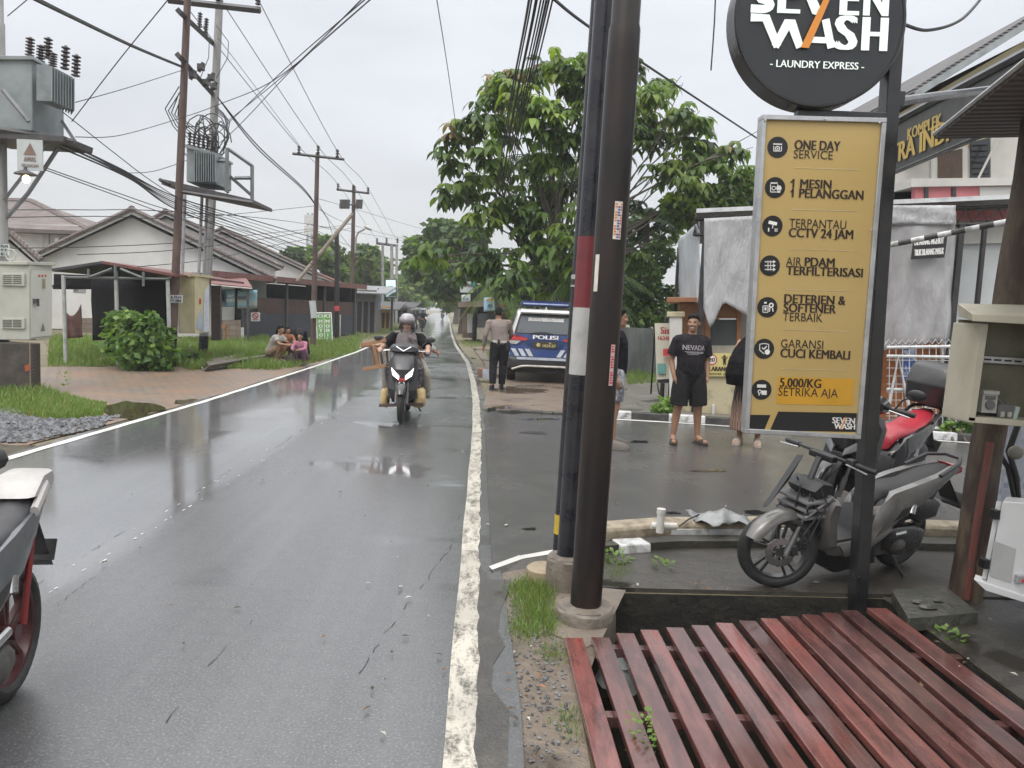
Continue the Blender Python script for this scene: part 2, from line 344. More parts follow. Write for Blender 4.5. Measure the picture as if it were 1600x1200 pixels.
# ground sheet with the drain left open in it
HO = [V(.52, .3, -.03), V(2.42, .3, -.03), V(2.46, 4.42, -.03), V(.70, 4.38, -.03), V(.55, 3.75, -.03)]
OU = [V(-400, -60, -.03), V(400, -60, -.03), V(400, 600, -.03), V(-400, 600, -.03)]
g = MB(); g.add(OU + HO, [(0, 1, 5, 4), (1, 2, 6, 5), (2, 3, 7, 6), (3, 8, 7), (3, 0, 4, 8)])
tag(g.build('ground', MDIRT2, origin=(0, 0, 0)), kind='structure')
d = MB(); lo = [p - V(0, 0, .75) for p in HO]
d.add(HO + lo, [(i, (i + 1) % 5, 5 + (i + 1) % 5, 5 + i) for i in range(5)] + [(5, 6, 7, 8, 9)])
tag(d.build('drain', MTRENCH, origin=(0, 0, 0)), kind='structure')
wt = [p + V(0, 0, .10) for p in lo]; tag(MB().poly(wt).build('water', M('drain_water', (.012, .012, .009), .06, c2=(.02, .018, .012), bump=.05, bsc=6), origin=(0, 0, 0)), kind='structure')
road = strip('road', lambda y: XL(y) - .12 - .05 * math.sin(y * 1.7), lambda y: XR(y) + (.22 + .03 * math.sin(y * 2.3) if y < 5 else .16), 0.0, MR)
def sub(a, b, st): return [a + i * st for i in range(int((b - a) / st) + 1)]
yl = sub(1, 30, .12) + sub(30.5, 130, 2)
strip('road_line', lambda y: XR(y) - .062 + .003 * math.sin(y * 3.1), lambda y: XR(y) + .058 + .009 * math.sin(y * 9.7) * math.sin(y * 4.1) + .005 * math.sin(y * 23), .005, MP, yl)
strip('road_line', lambda y: XL(y) - .05, lambda y: XL(y) + .05 + .006 * math.sin(y * 7), .005, MP2, yl)
for pts in ([(60, 912), (110, 880), (180, 838), (290, 778), (380, 722)], [(556, 1060), (600, 990), (660, 912), (706, 850), (720, 800)], [(430, 700), (500, 650), (540, 610)], [(90, 945), (140, 905), (190, 870)], [(250, 1140), (330, 1040), (400, 960)]):
    ck = MB(); Pq = []
    for a_, b_ in zip(pts[:-1], pts[1:]): Pq += [gp(*a_, .0035).lerp(gp(*b_, .0035), k / 9) + V(random.gauss(0, .008), random.gauss(0, .008), 0) for k in range(9)]
    for a_, b_ in zip(Pq[:-1], Pq[1:]):
        if random.random() < .5: continue
        s_ = (b_ - a_).normalized().cross(V(0, 0, 1)) * random.uniform(.0008, .0024); ck.quad(a_ - s_, a_ + s_, b_ + s_ * .6, b_ - s_ * .6)
    tag(ck.build('road_crack', M('crack_dark', (.03, .03, .03), .8, bump=0), origin=(0, 0, 0)), kind='structure')
# worn flecks of the old centre line
fl = MB()
for i in range(70):
    y = 2.6 + 9 * random.random() ** 1.3; s = random.choice((-.055, .055)); x = -2.3 + .02 * (y - 5) + s + random.gauss(0, .012); a = random.uniform(.002, .007); l = random.uniform(.004, .03)
    fl.poly([V(x - a, y - l, .004), V(x + a * .6, y - l * .7, .004), V(x + a, y + l, .004), V(x - a * .5, y + l * .8, .004)])
tag(fl.build('road_line', MP2, origin=(0, 0, 0)), kind='structure')
# side street joining from the right, 8 mm above the road edge
NEAR = [(.10, 4.60), (.30, 4.83), (.55, 4.98), (.85, 5.28), (1.4, 5.50), (2.2, 5.62), (4, 5.70), (9, 5.8), (60, 7)]
FARK = [(.02, 11.7), (1.2, 11.75), (3.05, 11.72), (6.96, 10.9), (60, 4)]
FARK = [(.02, 12.15), (1.4, 12.0), (3.05, 11.75), (6.96, 10.85), (13, 9.6), (60, 7.2)]
sheet('side_street', NEAR + FARK[::-1], .008, MSIDE, px=False)
sheet('shoulder', [(745, 880), (766, 905), (800, 905), (792, 928), (782, 955), (778, 985), (789, 1009), (770, 1039), (768, 1075), (796, 1110), (792, 1200), (700, 1260), (735, 905)], .003, wetground('old_asphalt', (.085, .082, .076), (.06, .058, .054), (.11, .10, .09), 3, .58, .4, .6, 60, .012))
sheet('dirt_strip', [(760, 880), (890, 885), (905, 990), (935, 1010), (905, 1100), (960, 1400), (700, 1400), (740, 1000)], -.012, MDIRT)
# white edge of the side street and its dark broken flank
fk = MB(); top = NEAR[:4]
for i in range(3):
    (x0, y0), (x1, y1) = top[i], top[i + 1]
    fk.quad(V(x0, y0, .014), V(x1, y1, .014), V(x1 - .02, y1 + .07, .014), V(x0 - .02, y0 + .06, .014))
tag(fk.build('road_line', MP2, origin=(0, 0, 0)), kind='structure')
fk = MB()
for i in range(3):
    (x0, y0), (x1, y1) = top[i], top[i + 1]; k0, k1 = [.02, .05, .07, .06][i], [.02, .05, .07, .06][i + 1]
    fk.quad(V(x0 + .02, y0 - .02 - k0 * 3, -.028), V(x1 + .05, y1 - .02 - k1 * 3, -.028), V(x1, y1 - .001, .012), V(x0, y0 - .001, .012))
tag(fk.build('road_edge', MCONCD, origin=(0, 0, 0)), kind='structure')
# kerb between the side street and the drain ledge
kp = [V(.80, 5.20, 0), V(1.40, 5.42, 0), V(2.2, 5.54, 0), V(3.2, 5.60, 0), V(6.5, 5.68, 0)]
kb = MB(); nn = len(kp)
pf = [(-.03, -.16), (-.03, .10), (-.015, .125), (.13, .13), (.15, .115), (.15, -.05)]
ring = []
for p in kp: ring.append([p + V(-dy * .2, dy, dz) for dy, dz in pf])
kb.loft(ring, 0, False, True)
tag(kb.build('kerb', M('kerb_concrete', (.34, .29, .21), .55, c2=(.17, .13, .085), sc=9, bump=.5, bsc=30, bd=.02), origin=(0, 0, 0), bevel=.012), kind='structure')
pw = MB()
for (a, b_) in ((.30, .98), (1.15, 1.6)):
    s0 = kp[1].lerp(kp[0], 0) ; A = kp[1].lerp(kp[2], a - .3) if a < 1.1 else kp[2].lerp(kp[3], a - 1.15); B = kp[1].lerp(kp[2], min(b_ - .3 + .3, 1)) if a < 1.1 else kp[2].lerp(kp[3], .5)
    o_ = V(0, -.034, 0); pw.box((0, 0, -90), (.01, .01, .01)) if False else None
    pw.hexa([A + o_ + V(0, -.012, -.02), B + o_ + V(0, -.012, -.02), B + o_ + V(0, .02, -.02), A + o_ + V(0, .02, -.02), A + o_ + V(0, -.012, .085), B + o_ + V(0, -.012, .085), B + o_ + V(0, .02, .085), A + o_ + V(0, .02, .085)])
tag(pw.build('kerb_paint', M('kerb_white', (.55, .56, .56), .5, c2=(.20, .19, .17), sc=7, lo=.5, hi=.66, bump=.3), origin=(0, 0, 0)), kind='structure')
# concrete ledge beside the drain (the scooters stand on it) and step
lg = MB(); lp = [V(.62, 4.40, 0), V(3.1, 4.44, 0), V(8, 4.6, 0), V(8, 5.66, 0), V(3.2, 5.57, 0), V(1.4, 5.38, 0), V(.78, 5.15, 0)]
lg.prism([p + V(0, 0, -.06) for p in lp], (0, 0, .056)); tag(lg.build('ledge', MCONCD, origin=(0, 0, 0)), kind='structure')
st = MB(); sp = [V(.74, 5.02, -.003), V(1.40, 5.22, -.003), V(2.4, 5.34, -.003), V(6, 5.46, -.003), V(6, 5.62, -.003), V(3.2, 5.56, -.003), V(1.4, 5.37, -.003), V(.78, 5.14, -.003)]
st.prism(sp, (0, 0, .05)); tag(st.build('step', M('step_concrete', (.06, .055, .045), .5, c2=(.03, .035, .02), sc=5, bump=.5, bsc=22, bd=.02), origin=(0, 0, 0), bevel=.015), kind='structure')
ws = MB(); ws.hexa([V(.98, 5.035, -.06), V(1.2, 5.105, -.06), V(1.2, 5.13, -.06), V(.98, 5.06, -.06), V(.98, 5.06, .05), V(1.2, 5.13, .05), V(1.15, 5.26, .056), V(.93, 5.2, .056)])
tag(ws.build('kerb_paint', MATS['kerb_white'], origin=(0, 0, 0), bevel=.01), kind='structure')
# apron round the pole feet and the ground right of the deck
sheet('apron', [(868, 925), (940, 918), (978, 922), (940, 1000), (915, 1012), (862, 990)], -.008, M('apron_concrete', (.20, .165, .13), .5, c2=(.13, .105, .085), sc=4, bump=.4, bsc=30), px=True)
sheet('yard', [(2.41, -1), (9, -1), (9, 4.5), (2.45, 4.41)], -.014, MCONCD, px=False)
# far side: kerb, pavement, parking dirt
fkb = MB()
pts = [V(x, y, 0) for x, y in FARK[1:5]]; cum = [0]
for i in range(3): cum.append(cum[-1] + (pts[i + 1] - pts[i]).length)
def along(s):
    i = 0
    while i < 2 and s > cum[i + 1]: i += 1
    return pts[i].lerp(pts[i + 1], (s - cum[i]) / (cum[i + 1] - cum[i]))
s = .3; k = 0
while s < cum[-1] - .6:
    L = random.uniform(.52, .66); A, B = along(s), along(s + L); nv = (B - A).normalized().cross(V(0, 0, 1)) * -1
    fkb.hexa([A + V(0, 0, -.02), B + V(0, 0, -.02), B + nv * .16 + V(0, 0, -.02), A + nv * .16 + V(0, 0, -.02), A + V(0, 0, .11) + nv * .02, B + V(0, 0, .11) + nv * .02, B + nv * .16 + V(0, 0, .11), A + nv * .16 + V(0, 0, .11)], 0 if k % 2 else 1)
    s += L + .004; k += 1
tag(fkb.build('kerb', [M('kerb_black', (.028, .028, .028), .5, c2=(.07, .065, .06), sc=8), MATS['kerb_white']], origin=(0, 0, 0), bevel=.012), kind='structure')
sheet('road_line', [(1.3, 11.88), (3.05, 11.63), (6.96, 10.73), (13, 9.48), (13, 9.38), (6.96, 10.63), (3.05, 11.53), (1.3, 11.78)], .013, MP2, px=False)
sheet('pavement', [(1.42, 12.15), (3.05, 11.90), (6.96, 11.0), (40, 6), (40, 60), (3.0, 60), (2.2, 20)], .0, MCONC, px=False)
sheet('parking_apron', [(.0, 12.35), (.4, 12.2), (1.9, 12.12), (2.3, 13), (2.9, 20), (3.2, 34), (-.6, 34), (.02, 23), (.12, 17)], .004, wetground('muddy_paving', (.135, .098, .072), (.19, .148, .115), (.085, .066, .053), 1.0, .55, .5, .5, 20, .02), px=False)
bk = MB()
for i in range(9):
    x = .35 + i * .17; y = 12.12 + random.uniform(-.04, .05); bk.box((x, y, .015), (.19, random.uniform(.08, .2), random.uniform(.05, .08)), Matrix.Rotation(random.uniform(-.3, .3), 3, 'Z'))
tag(bk.build('broken_edge', MCONCD, origin=(0, 0, 0), bevel=.015), kind='structure')
# left verge: block paving, soil
sheet('paving', [(40, 574), (270, 572), (330, 578), (450, 572), (545, 556), (330, 622), (150, 668), (60, 690), (-300, 800), (-300, 600)], -.016, brickm('block_paving', (.205, .165, .13), (.16, .13, .105), (.08, .06, .045), 1.0, .26, .13, .45, .014, .5, (0, 0, .3), .8, (.23, .135, .08)))
pdm = M('puddle_water', (.045, .032, .02), .03, c2=(.06, .045, .03), bump=.02, bsc=5)
def blob(cx, cy, rx, ry, n=40, wob=.42, seed=1):
    r = random.Random(seed); ph = [r.uniform(0, 6.28) for _ in range(4)]
    return [(cx + rx * math.cos(t) * (1 + wob * (math.sin(2 * t + ph[0]) * .5 + math.sin(3 * t + ph[1]) * .5 + math.sin(5 * t + ph[2]) * .3)), cy + ry * math.sin(t) * (1 + wob * (math.sin(2 * t + ph[3]) * .5 + math.sin(4 * t + ph[1]) * .5))) for t in [6.283 * i / n for i in range(n)]]
for i, (cx, cy, rx, ry, z) in enumerate(((203, 641, 42, 13, -.011), (300, 628, 26, 5, -.011), (15, 703, 45, 9, -.010))):
    sheet('puddle', blob(cx, cy, rx, ry, seed=i + 3), z, pdm)
pd2 = M('puddle_dark', (.02, .02, .02), .02, c2=(.03, .028, .026), bump=.02, bsc=5)
for i, (cx, cy, rx, ry) in enumerate(((835, 676, 20, 2), (828, 826, 9, 2), (1180, 800, 20, 3), (1050, 801, 12, 2), (1000, 690, 16, 2), (1110, 735, 24, 2))):
    sheet('puddle', blob(cx, cy, rx, ry, seed=i + 20), .0125, pd2)
for i, (cx, cy, rx, ry) in enumerate(((768, 640, 9, 4), (800, 645, 18, 2), (845, 655, 30, 2))):
    sheet('puddle', blob(cx, cy, rx, ry, seed=i + 40), .009, pd2)
# ---------------------------------------------------------------- scatter: grass, gravel
def inpoly(P, x, y):
    ins = np.zeros(len(x), bool); j = len(P) - 1
    for i in range(len(P)):
        xi, yi = P[i]; xj, yj = P[j]; c = ((yi > y) != (yj > y)) & (x < (xj - xi) * (y - yi) / (yj - yi + 1e-9) + xi); ins ^= c; j = i
    return ins
def scat(P, n):
    P = [(p[0], p[1]) for p in P]; a = np.array(P); out = np.zeros((0, 2))
    while len(out) < n:
        q = rng.uniform(a.min(0), a.max(0), (n * 2, 2)); out = np.vstack([out, q[inpoly(P, q[:, 0], q[:, 1])]])
    return out[:n]
GR = [leafm('grass_mid', (.12, .205, .04), (.165, .25, .06), 2, .3), leafm('grass_light', (.20, .30, .08), (.15, .24, .055), 2, .3), leafm('grass_dry', (.22, .20, .08), (.15, .17, .05), 2, .25)]
def grass(name, polys, h, w, z=-.02, clump=0.0, wt=(.48, .34, .18), label=None):
    pos = np.vstack([scat(P, n) for P, n in polys]); n = len(pos)
    if clump: pos = pos + rng.normal(0, clump, pos.shape)
    a = rng.uniform(0, 6.283, n); hh = h * rng.uniform(.4, 1.3, n) * (.75 + .45 * np.sin(pos[:, 0] * 2.1 + 1.3 * np.sin(pos[:, 1] * 1.7)) * np.cos(pos[:, 1] * 1.3 + pos[:, 0])); ti = rng.uniform(.1, .75, n) * hh; ta = rng.uniform(0, 6.283, n)
    ww = w * rng.uniform(.6, 1.3, n); b = np.stack([pos[:, 0], pos[:, 1], np.full(n, z)], 1); dx = np.stack([np.cos(a) * ww, np.sin(a) * ww, 0 * a], 1)
    tip = b + np.stack([np.cos(ta) * ti, np.sin(ta) * ti, hh], 1); md = b + np.stack([np.cos(ta) * ti * .35, np.sin(ta) * ti * .35, hh * .6], 1)
    vs = np.stack([b - dx, b + dx, md + dx * .7, md - dx * .7, tip], 1).reshape(-1, 3); i = np.arange(n) * 5
    fs = [list(q) for q in np.stack([i, i + 1, i + 2, i + 3], 1)] + [list(q) for q in np.stack([i + 3, i + 2, i + 4], 1)]
    mi = rng.choice(len(GR), n, p=wt); o = raw_mesh(name, vs, fs, GR, np.concatenate([mi, mi])); return tag(o, label, None, None, 'stuff')
G2 = lambda L: [(gp(x, y).x, gp(x, y).y) for x, y in L]
grass('grass', [(G2([(75, 572), (268, 570), (300, 578), (330, 574), (330, 552), (270, 540), (130, 530), (78, 532)]), 16000), (G2([(325, 560), (420, 548), (420, 528), (300, 524), (270, 540)]), 9000)], .24, .010)
grass('grass', [(G2([(330, 575), (430, 577), (470, 572), (560, 548), (560, 530), (500, 533), (420, 540)]), 15000), (G2([(560, 546), (566, 533), (640, 511), (650, 503), (600, 505), (540, 524)]), 4000)], .20, .012)
grass('grass', [(G2([(-60, 612), (70, 612), (168, 628), (160, 648), (100, 655), (-60, 640)]), 9000)], .15, .006)
grass('grass', [(G2([(800, 915), (850, 893), (862, 915), (858, 950), (872, 985), (825, 1000), (798, 985), (812, 950)]), 2600), (G2([(850, 1010), (880, 1010), (888, 1030), (845, 1030)]), 160), (G2([(940, 872), (985, 880), (980, 905), (945, 900)]), 260), (G2([(880, 1110), (905, 1105), (905, 1150), (885, 1150)]), 120)], .058, .0022, clump=.035)
grass('grass', [(G2([(758, 548), (830, 545), (850, 560), (765, 568)]), 1500), (G2([(720, 533), (760, 530), (775, 540), (725, 545)]), 700), (G2([(978, 585), (1025, 580), (1035, 597), (980, 602)]), 1500), (G2([(1022, 640), (1050, 636), (1050, 655), (1025, 655)]), 700)], .15, .007, z=0)
def gravel(name, polys, r, z=-.012):
    pos = np.vstack([scat(P, n) for P, n in polys]); n = len(pos); base = np.array([(1, 0, 0), (-1, 0, 0), (0, 1, 0), (0, -1, 0), (0, 0, 1), (0, 0, -1), (.6, .6, .5), (-.6, .5, .6)], float)[:6]
    s = r * rng.uniform(.4, 1.3, (n, 1, 1)) * rng.uniform(.6, 1.2, (n, 6, 1)); a = rng.uniform(0, 6.28, n); R = np.zeros((n, 3, 3)); R[:, 0, 0] = np.cos(a); R[:, 0, 1] = -np.sin(a); R[:, 1, 0] = np.sin(a); R[:, 1, 1] = np.cos(a); R[:, 2, 2] = .7
    vs = (np.einsum('nij,kj->nki', R, base) * s) + np.concatenate([pos, np.full((n, 1), z) + rng.uniform(0, r * .4, (n, 1))], 1)[:, None, :]
    F = np.array([(0, 2, 4), (2, 1, 4), (1, 3, 4), (3, 0, 4), (2, 0, 5), (1, 2, 5), (3, 1, 5), (0, 3, 5)]); fs = (F[None] + (np.arange(n) * 6)[:, None, None]).reshape(-1, 3)
    mi = np.repeat(rng.choice(2, n), 8)
    return tag(raw_mesh(name, vs.reshape(-1, 3), fs, [M('stone_grey', (.15, .155, .165), .55), M('stone_dark', (.06, .063, .068), .5)], mi), kind='stuff')
gravel('gravel', [(G2([(-60, 632), (30, 640), (45, 655), (-60, 668)]), 1500), (G2([(-60, 645), (100, 655), (190, 648), (150, 668), (40, 690), (-60, 692)]), 1800)], .035)
gravel('gravel', [(G2([(800, 900), (880, 930), (880, 1000), (905, 1180), (800, 1190), (790, 1000)]), 500)], .010, -.01)
lf = MB()   # fallen leaves and litter on the wet ground
for i in range(130):
    px, py = random.choice(((random.uniform(800, 1300), random.uniform(905, 922)), (random.uniform(560, 900), random.uniform(640, 1150)), (random.uniform(760, 1250), random.uniform(680, 830)), (random.uniform(60, 700), random.uniform(700, 1100)), (random.uniform(1400, 1600), random.uniform(960, 1080)), (random.uniform(795, 880), random.uniform(1000, 1190))))
    p = gp(px, py, .016); a = random.uniform(0, 6.28); u = V(math.cos(a), math.sin(a), 0) * random.uniform(.008, .026); w = V(-u.y, u.x, 0) * .4
    lf.add([p - u, p + w + V(0, 0, .006), p + u, p - w + V(0, 0, .004)], [(0, 1, 2, 3)], random.choice((0, 0, 0, 1, 2)))
tag(lf.build('leaf_litter', [M('dead_leaf', (.07, .045, .025), .6), M('pale_litter', (.45, .42, .36), .6), M('rust_leaf', (.22, .10, .04), .6)], origin=(0, 0, 0)), kind='stuff')
# ================================================================ FOREGROUND RIGHT: deck, poles, laundry sign
mslat = None
def slatmat():
    m, n, b = _new('worn_red_paint'); v = n.nodes.new('ShaderNodeTexCoord').outputs['Object']
    t = _noise(n, 3.0, 6, .7, (3, .8, 2), vec=v); g_ = _noise(n, 30, 5, .65, (1.6, .05, 1), vec=v); k = _noise(n, 1.5, 3, .5, (1, .7, 1), vec=v); sp = _noise(n, 90, 3, .6, vec=v)
    col = _ramp(n, t.outputs[0], [(.30, (.036, .018, .018)), (.43, (.095, .038, .034)), (.56, (.155, .066, .058)), (.70, (.18, .032, .021))]).outputs[0]
    col = _mix(n, _ramp(n, g_.outputs[0], [(.45, 0.0), (.72, .6)]).outputs[0], col, (.055, .028, .026))
    col = _mix(n, _ramp(n, sp.outputs[0], [(.62, 0.0), (.72, .35)]).outputs[0], col, (.22, .14, .12))
    oi = n.nodes.new('ShaderNodeObjectInfo'); col = _mix(n, .8, col, _ramp(n, oi.outputs['Random'], [(0, (.55, .62, .62)), (.5, (1, 1, 1)), (1, (1.45, 1.15, 1.1))]).outputs[0], 'MULTIPLY'); n.links.new(col, b.inputs['Base Color'])
    n.links.new(_ramp(n, k.outputs[0], [(.35, .10), (.6, .34)]).outputs[0], b.inputs['Roughness'])
    b.inputs['Coat Weight'].default_value = .55; b.inputs['Coat Roughness'].default_value = .09; _bump(n, b, _math(n, 'ADD', g_.outputs[0], _math(n, 'MULTIPLY', sp.outputs[0], .2)), .35, .006); return m
mslat = slatmat()
deck = thing('wooden_deck', 'slatted wooden deck with worn red paint laid across the open drain', 'deck', (1.4, 2.4, -.03))
fx = [(882, 996), (924, 996), (963, 989), (1001, 983), (1041, 979), (1080, 976), (1118, 973), (1155, 969), (1188, 966), (1220, 962), (1253, 960), (1284, 957), (1315, 954), (1355, 949)]
for i, (px, py) in enumerate(fx):
    p = gp(px, py, .022); w = .092 if i < 13 else .115; yaw = random.uniform(-.006, .006); tz = random.uniform(-.003, .003)
    y0 = .9; y1 = p.y; mb = MB(); seg = 6; rings = []
    for k in range(seg + 1):
        y = y1 + (y0 - y1) * k / seg; x = p.x + (y - y1) * yaw + random.uniform(-.0015, .0015); z = .022 + tz + random.uniform(-.0015, .0015)
        rings.append([V(x, y, z - .034), V(x + w, y, z - .034), V(x + w, y, z), V(x, y, z)])
    mb.loft(rings, 0, False)
    mb.build('slat', mslat, deck, True, bevel=.004)
for y in (3.62, 2.98, 2.2, 1.4):
    MB().box((1.42, y, -.042), (2.05, .05, .05)).build('beam', mslat, deck, True, bevel=.004)
# plants poking through the deck
for px, py, s_, lab in ((1000, 1180, .30, 'small leafy green weed growing up between the deck slats'), (1255, 960, .0, '')):
    if s_ == 0: continue
    t = thing('weed', lab, 'plant', gp(px, py, -.05)); vs = []; fs = []
    for i in range(70):
        a = random.uniform(0, 6.28); e = random.uniform(.2, 1.3); r = random.uniform(.02, .10); c = V(math.cos(a) * r * .6, math.sin(a) * r * .9, random.uniform(.02, .16)); L = random.uniform(.018, .035)
        d = V(math.cos(a) * math.cos(e), math.sin(a) * math.cos(e), math.sin(e) * .5); w = d.cross(V(0, 0, 1)).normalized() * L * .38; k = len(vs)
        vs += [tuple(c), tuple(c + d * L * .5 + w), tuple(c + d * L), tuple(c + d * L * .5 - w)]; fs.append((k, k + 1, k + 2, k + 3))
    raw_mesh('foliage', vs, fs, [leafm('weed_leaf', (.12, .22, .04), (.20, .30, .07), 9)], parent=t)
def weed(loc, lab, n, rad, h, L):
    t = thing('weed', lab, 'plant', loc); vs = []; fs = []
    for i in range(n):
        a = random.uniform(0, 6.28); e = random.uniform(.1, 1.2); r = rad * random.random() ** .5; c = V(math.cos(a) * r, math.sin(a) * r, random.uniform(0, h)); l = L * random.uniform(.6, 1.2)
        d = V(math.cos(a) * math.cos(e), math.sin(a) * math.cos(e), math.sin(e) * .6); w = d.cross(V(0, 0, 1)).normalized() * l * .36; k = len(vs)
        vs += [tuple(c), tuple(c + d * l * .5 + w), tuple(c + d * l), tuple(c + d * l * .5 - w)]; fs.append((k, k + 1, k + 2, k + 3))
    raw_mesh('foliage', vs, fs, [leafm('weed_leaf', (.12, .22, .04), (.20, .30, .07), 9)], parent=t); return t
weed(gp(965, 878, -.02), 'low weed at the foot of the drain ledge beside the steel poles', 60, .09, .06, .04)
weed(gp(1038, 888, -.003), 'tiny weed sprouting on the step in front of the white kerb block', 26, .06, .05, .04)
weed(gp(1500, 925, -.01), 'tiny weed at the foot of the rusty leaning post', 26, .05, .07, .04)
weed(gp(1360, 990, -.01), 'weed beside the right-hand plank of the deck near the slab', 16, .05, .03, .04) if False else None
weed(gp(1480, 993, -.01), 'flat weed on the wet concrete right of the deck', 30, .08, .02, .04)
weed(gp(100, 612, -.02), 'thin young seedling on the paving beside the concrete plinth', 16, .08, .35, .10)
# plastic bag in the drain, bottle-like litter, rag
bag = MB(); bag.ell((0, 0, 0), (.11, .15, .07), None, 10)
for i, p in enumerate(bag.v): bag.v[i] = p * (1 + .25 * math.sin(p.x * 60 + i) * math.cos(p.y * 47))
bag.xf(Matrix.Translation(gp(968, 1052, -.12)))
tag(bag.build('plastic_bag', M('bag_plastic', (.35, .40, .38), .15, coat=.4, bump=.4, bsc=12)), 'crumpled translucent plastic bag lying in the drain under the deck', 'bag')
# poles ----------------------------------------------------------
def patch(mb, P0, P1, r, t0, t1, a0, a1, m=0, n=8, lift=.0015):
    P0, P1 = Vector(P0), Vector(P1); ax = (P1 - P0).normalized(); c = CAM - P0; c = (c - ax * c.dot(ax)).normalized(); s = ax.cross(c); rings = []
    for t in (t0, t1):
        o = P0.lerp(P1, t); rings.append([o + (c * math.cos(a0 + (a1 - a0) * j / n) + s * math.sin(a0 + (a1 - a0) * j / n)) * (r + lift) for j in range(n + 1)])
    return mb.loft(rings, m, True, False, False)
def zt(P0, P1, py):     # parameter along the axis that shows at image row py
    lo_, hi_ = 0.0, 1.0
    for _ in range(40):
        md = (lo_ + hi_) / 2; q = P0.lerp(P1, md) - CAM; y = CY - FPX * q.dot(UPV) / q.dot(FWD)
        if y > py: lo_ = md
        else: hi_ = md
    return (lo_ + hi_) / 2
mcb = M('pole_footing', (.17, .145, .115), .55, c2=(.10, .085, .068), sc=9, bump=.6, bsc=40, bd=.012)
msteel = M('tarred_steel', (.013, .0105, .010), .36, c2=(.026, .018, .015), sc=7, bump=.15, bsc=35, stretch=(1, 1, .25), coat=.06, spec=.3)
mblack = M('black_gloss_paint', (.012, .013, .018), .28, c2=(.03, .03, .034), sc=6, bump=.12, bsc=30, coat=.1, spec=.35)
def steelpole(name, lab, pb, pt, Yb, Yt, r, base_r, base_h, mat, steps):
    A = at(pb[0], pb[1], Yb); B = at(pt[0], pt[1], Yt); ax = (B - A); B = A + ax * 2.0
    t = thing(name, lab, 'utility pole', (A.x, A.y, A.z - base_h)); mb = MB()
    ks = [0.0] + [zt(A, B, s) for s, _ in steps] + [1.0]; pts = []; rs = []; rr = r
    for i, k in enumerate(ks[:-1]):
        if i > 0: rr = steps[i - 1][1]
        pts += [A.lerp(B, k + (.004 if i else -.02)), A.lerp(B, ks[i + 1])]; rs += [rr, rr * .985]
    mb.tube(pts, rs, 26); mb.build('shaft', mat, t, True, ang=30)
    f = MB(); f.lathe([(base_r * .92, base_h + .0), (base_r, base_h - .012), (base_r * 1.03, base_h * .5), (base_r * 1.05, -.06)][::-1] + [(base_r * .9, base_h + .004), (r, base_h + .012)], (A.x, A.y, A.z - base_h), n=28)
    for i, p in enumerate(f.v): f.v[i] = p + V(math.sin(p.z * 40 + i) * .003, math.cos(i * 1.7) * .003, 0)
    f.build('footing', mcb, t, True); return t, A, B
tA, A0, A1 = steelpole('utility_pole', 'thick dark brown steel pole in front of the banded pole', (915, 946), (982, -40), 3.95, 3.97, .083, .158, .115, msteel, [(97, .080), (46, .072)])
mb = MB(); patch(mb, A0, A1, .083, zt(A0, A1, 376), zt(A0, A1, 318), .12, .62); 
stk = mb.build('sticker', M('sticker_white', (.62, .58, .52), .4, c2=(.45, .42, .36), sc=20), tA, True)
mb = MB()
for k, (a0, a1, col) in enumerate(((.16, .30, 0), (.33, .47, 1), (.50, .58, 2))):
    for j in range(13):
        if (j * 7 + k) % 5 == 0: continue
        q0 = 374 - j * 4.2; patch(mb, A0, A1, .083, zt(A0, A1, q0), zt(A0, A1, q0 - 2.6), a0, a1, col, 2, .003)
mb.build('lettering', [M('ink_orange', (.62, .20, .04), .5), M('ink_blue', (.05, .12, .35), .5), M('ink_red', (.50, .04, .05), .5)], stk, True)
mb.xf(Matrix.Identity(4))
mb = MB(); patch(mb, A0, A1, .083, zt(A0, A1, 600), zt(A0, A1, 537), .50, .80); st2 = mb.build('sticker', M('sticker_pink', (.55, .42, .42), .45, c2=(.45, .33, .33), sc=20), tA, True)
mb = MB()
for j in range(15):
    q0 = 597 - j * 4.0
    if j % 6 == 5: continue
    patch(mb, A0, A1, .083, zt(A0, A1, q0), zt(A0, A1, q0 - 2.4), .54, .66 if j % 3 else .76, 0, 2, .003); 
    if j % 3: patch(mb, A0, A1, .083, zt(A0, A1, q0), zt(A0, A1, q0 - 1.2), .69, .76, 0, 2, .003)
mb.build('lettering', MATS['ink_red'], st2, True)
mb = MB(); patch(mb, A0, A1, .083, zt(A0, A1, 457), zt(A0, A1, 400), -.95, -.62); mb.build('sticker', MATS['sticker_white'], tA, True)
tB, B0, B1 = steelpole('utility_pole', 'black steel pole with painted maroon and white bands', (887, 869), (949, -40), 4.42, 4.42, .064, .125, .21, mblack, [(100, .062)])
for (y0, y1, c, nm) in ((481, 371, (.16, .022, .028), 'maroon_paint'), (585, 481, (.42, .42, .41), 'white_band_paint')):
    mb = MB(); patch(mb, B0, B1, .064, zt(B0, B1, y0), zt(B0, B1, y1), -math.pi, math.pi, 0, 28, .002); mb.build('band', M(nm, c, .4, c2=tuple(q * .75 for q in c), sc=8, bump=.2), tB, True)
tC, C0, C1 = steelpole('utility_pole', 'thinner black pole with one yellow band behind the banded pole', (875, 872), (938, -20), 4.95, 4.95, .052, .10, .14, mblack, [])
mb = MB(); patch(mb, C0, C1, .052, zt(C0, C1, 833), zt(C0, C1, 803), -math.pi, math.pi, 0, 24, .002); mb.build('band', M('yellow_band', (.50, .36, .03), .4), tC, True)
mb = MB()
for y0, y1 in ((437, 430), (449, 446)): patch(mb, C0, C1, .052, zt(C0, C1, y0), zt(C0, C1, y1), -math.pi, math.pi, 0, 24, .004)
mb.build('clamp', M('galvanised', (.45, .46, .47), .4, .6), tC, True)
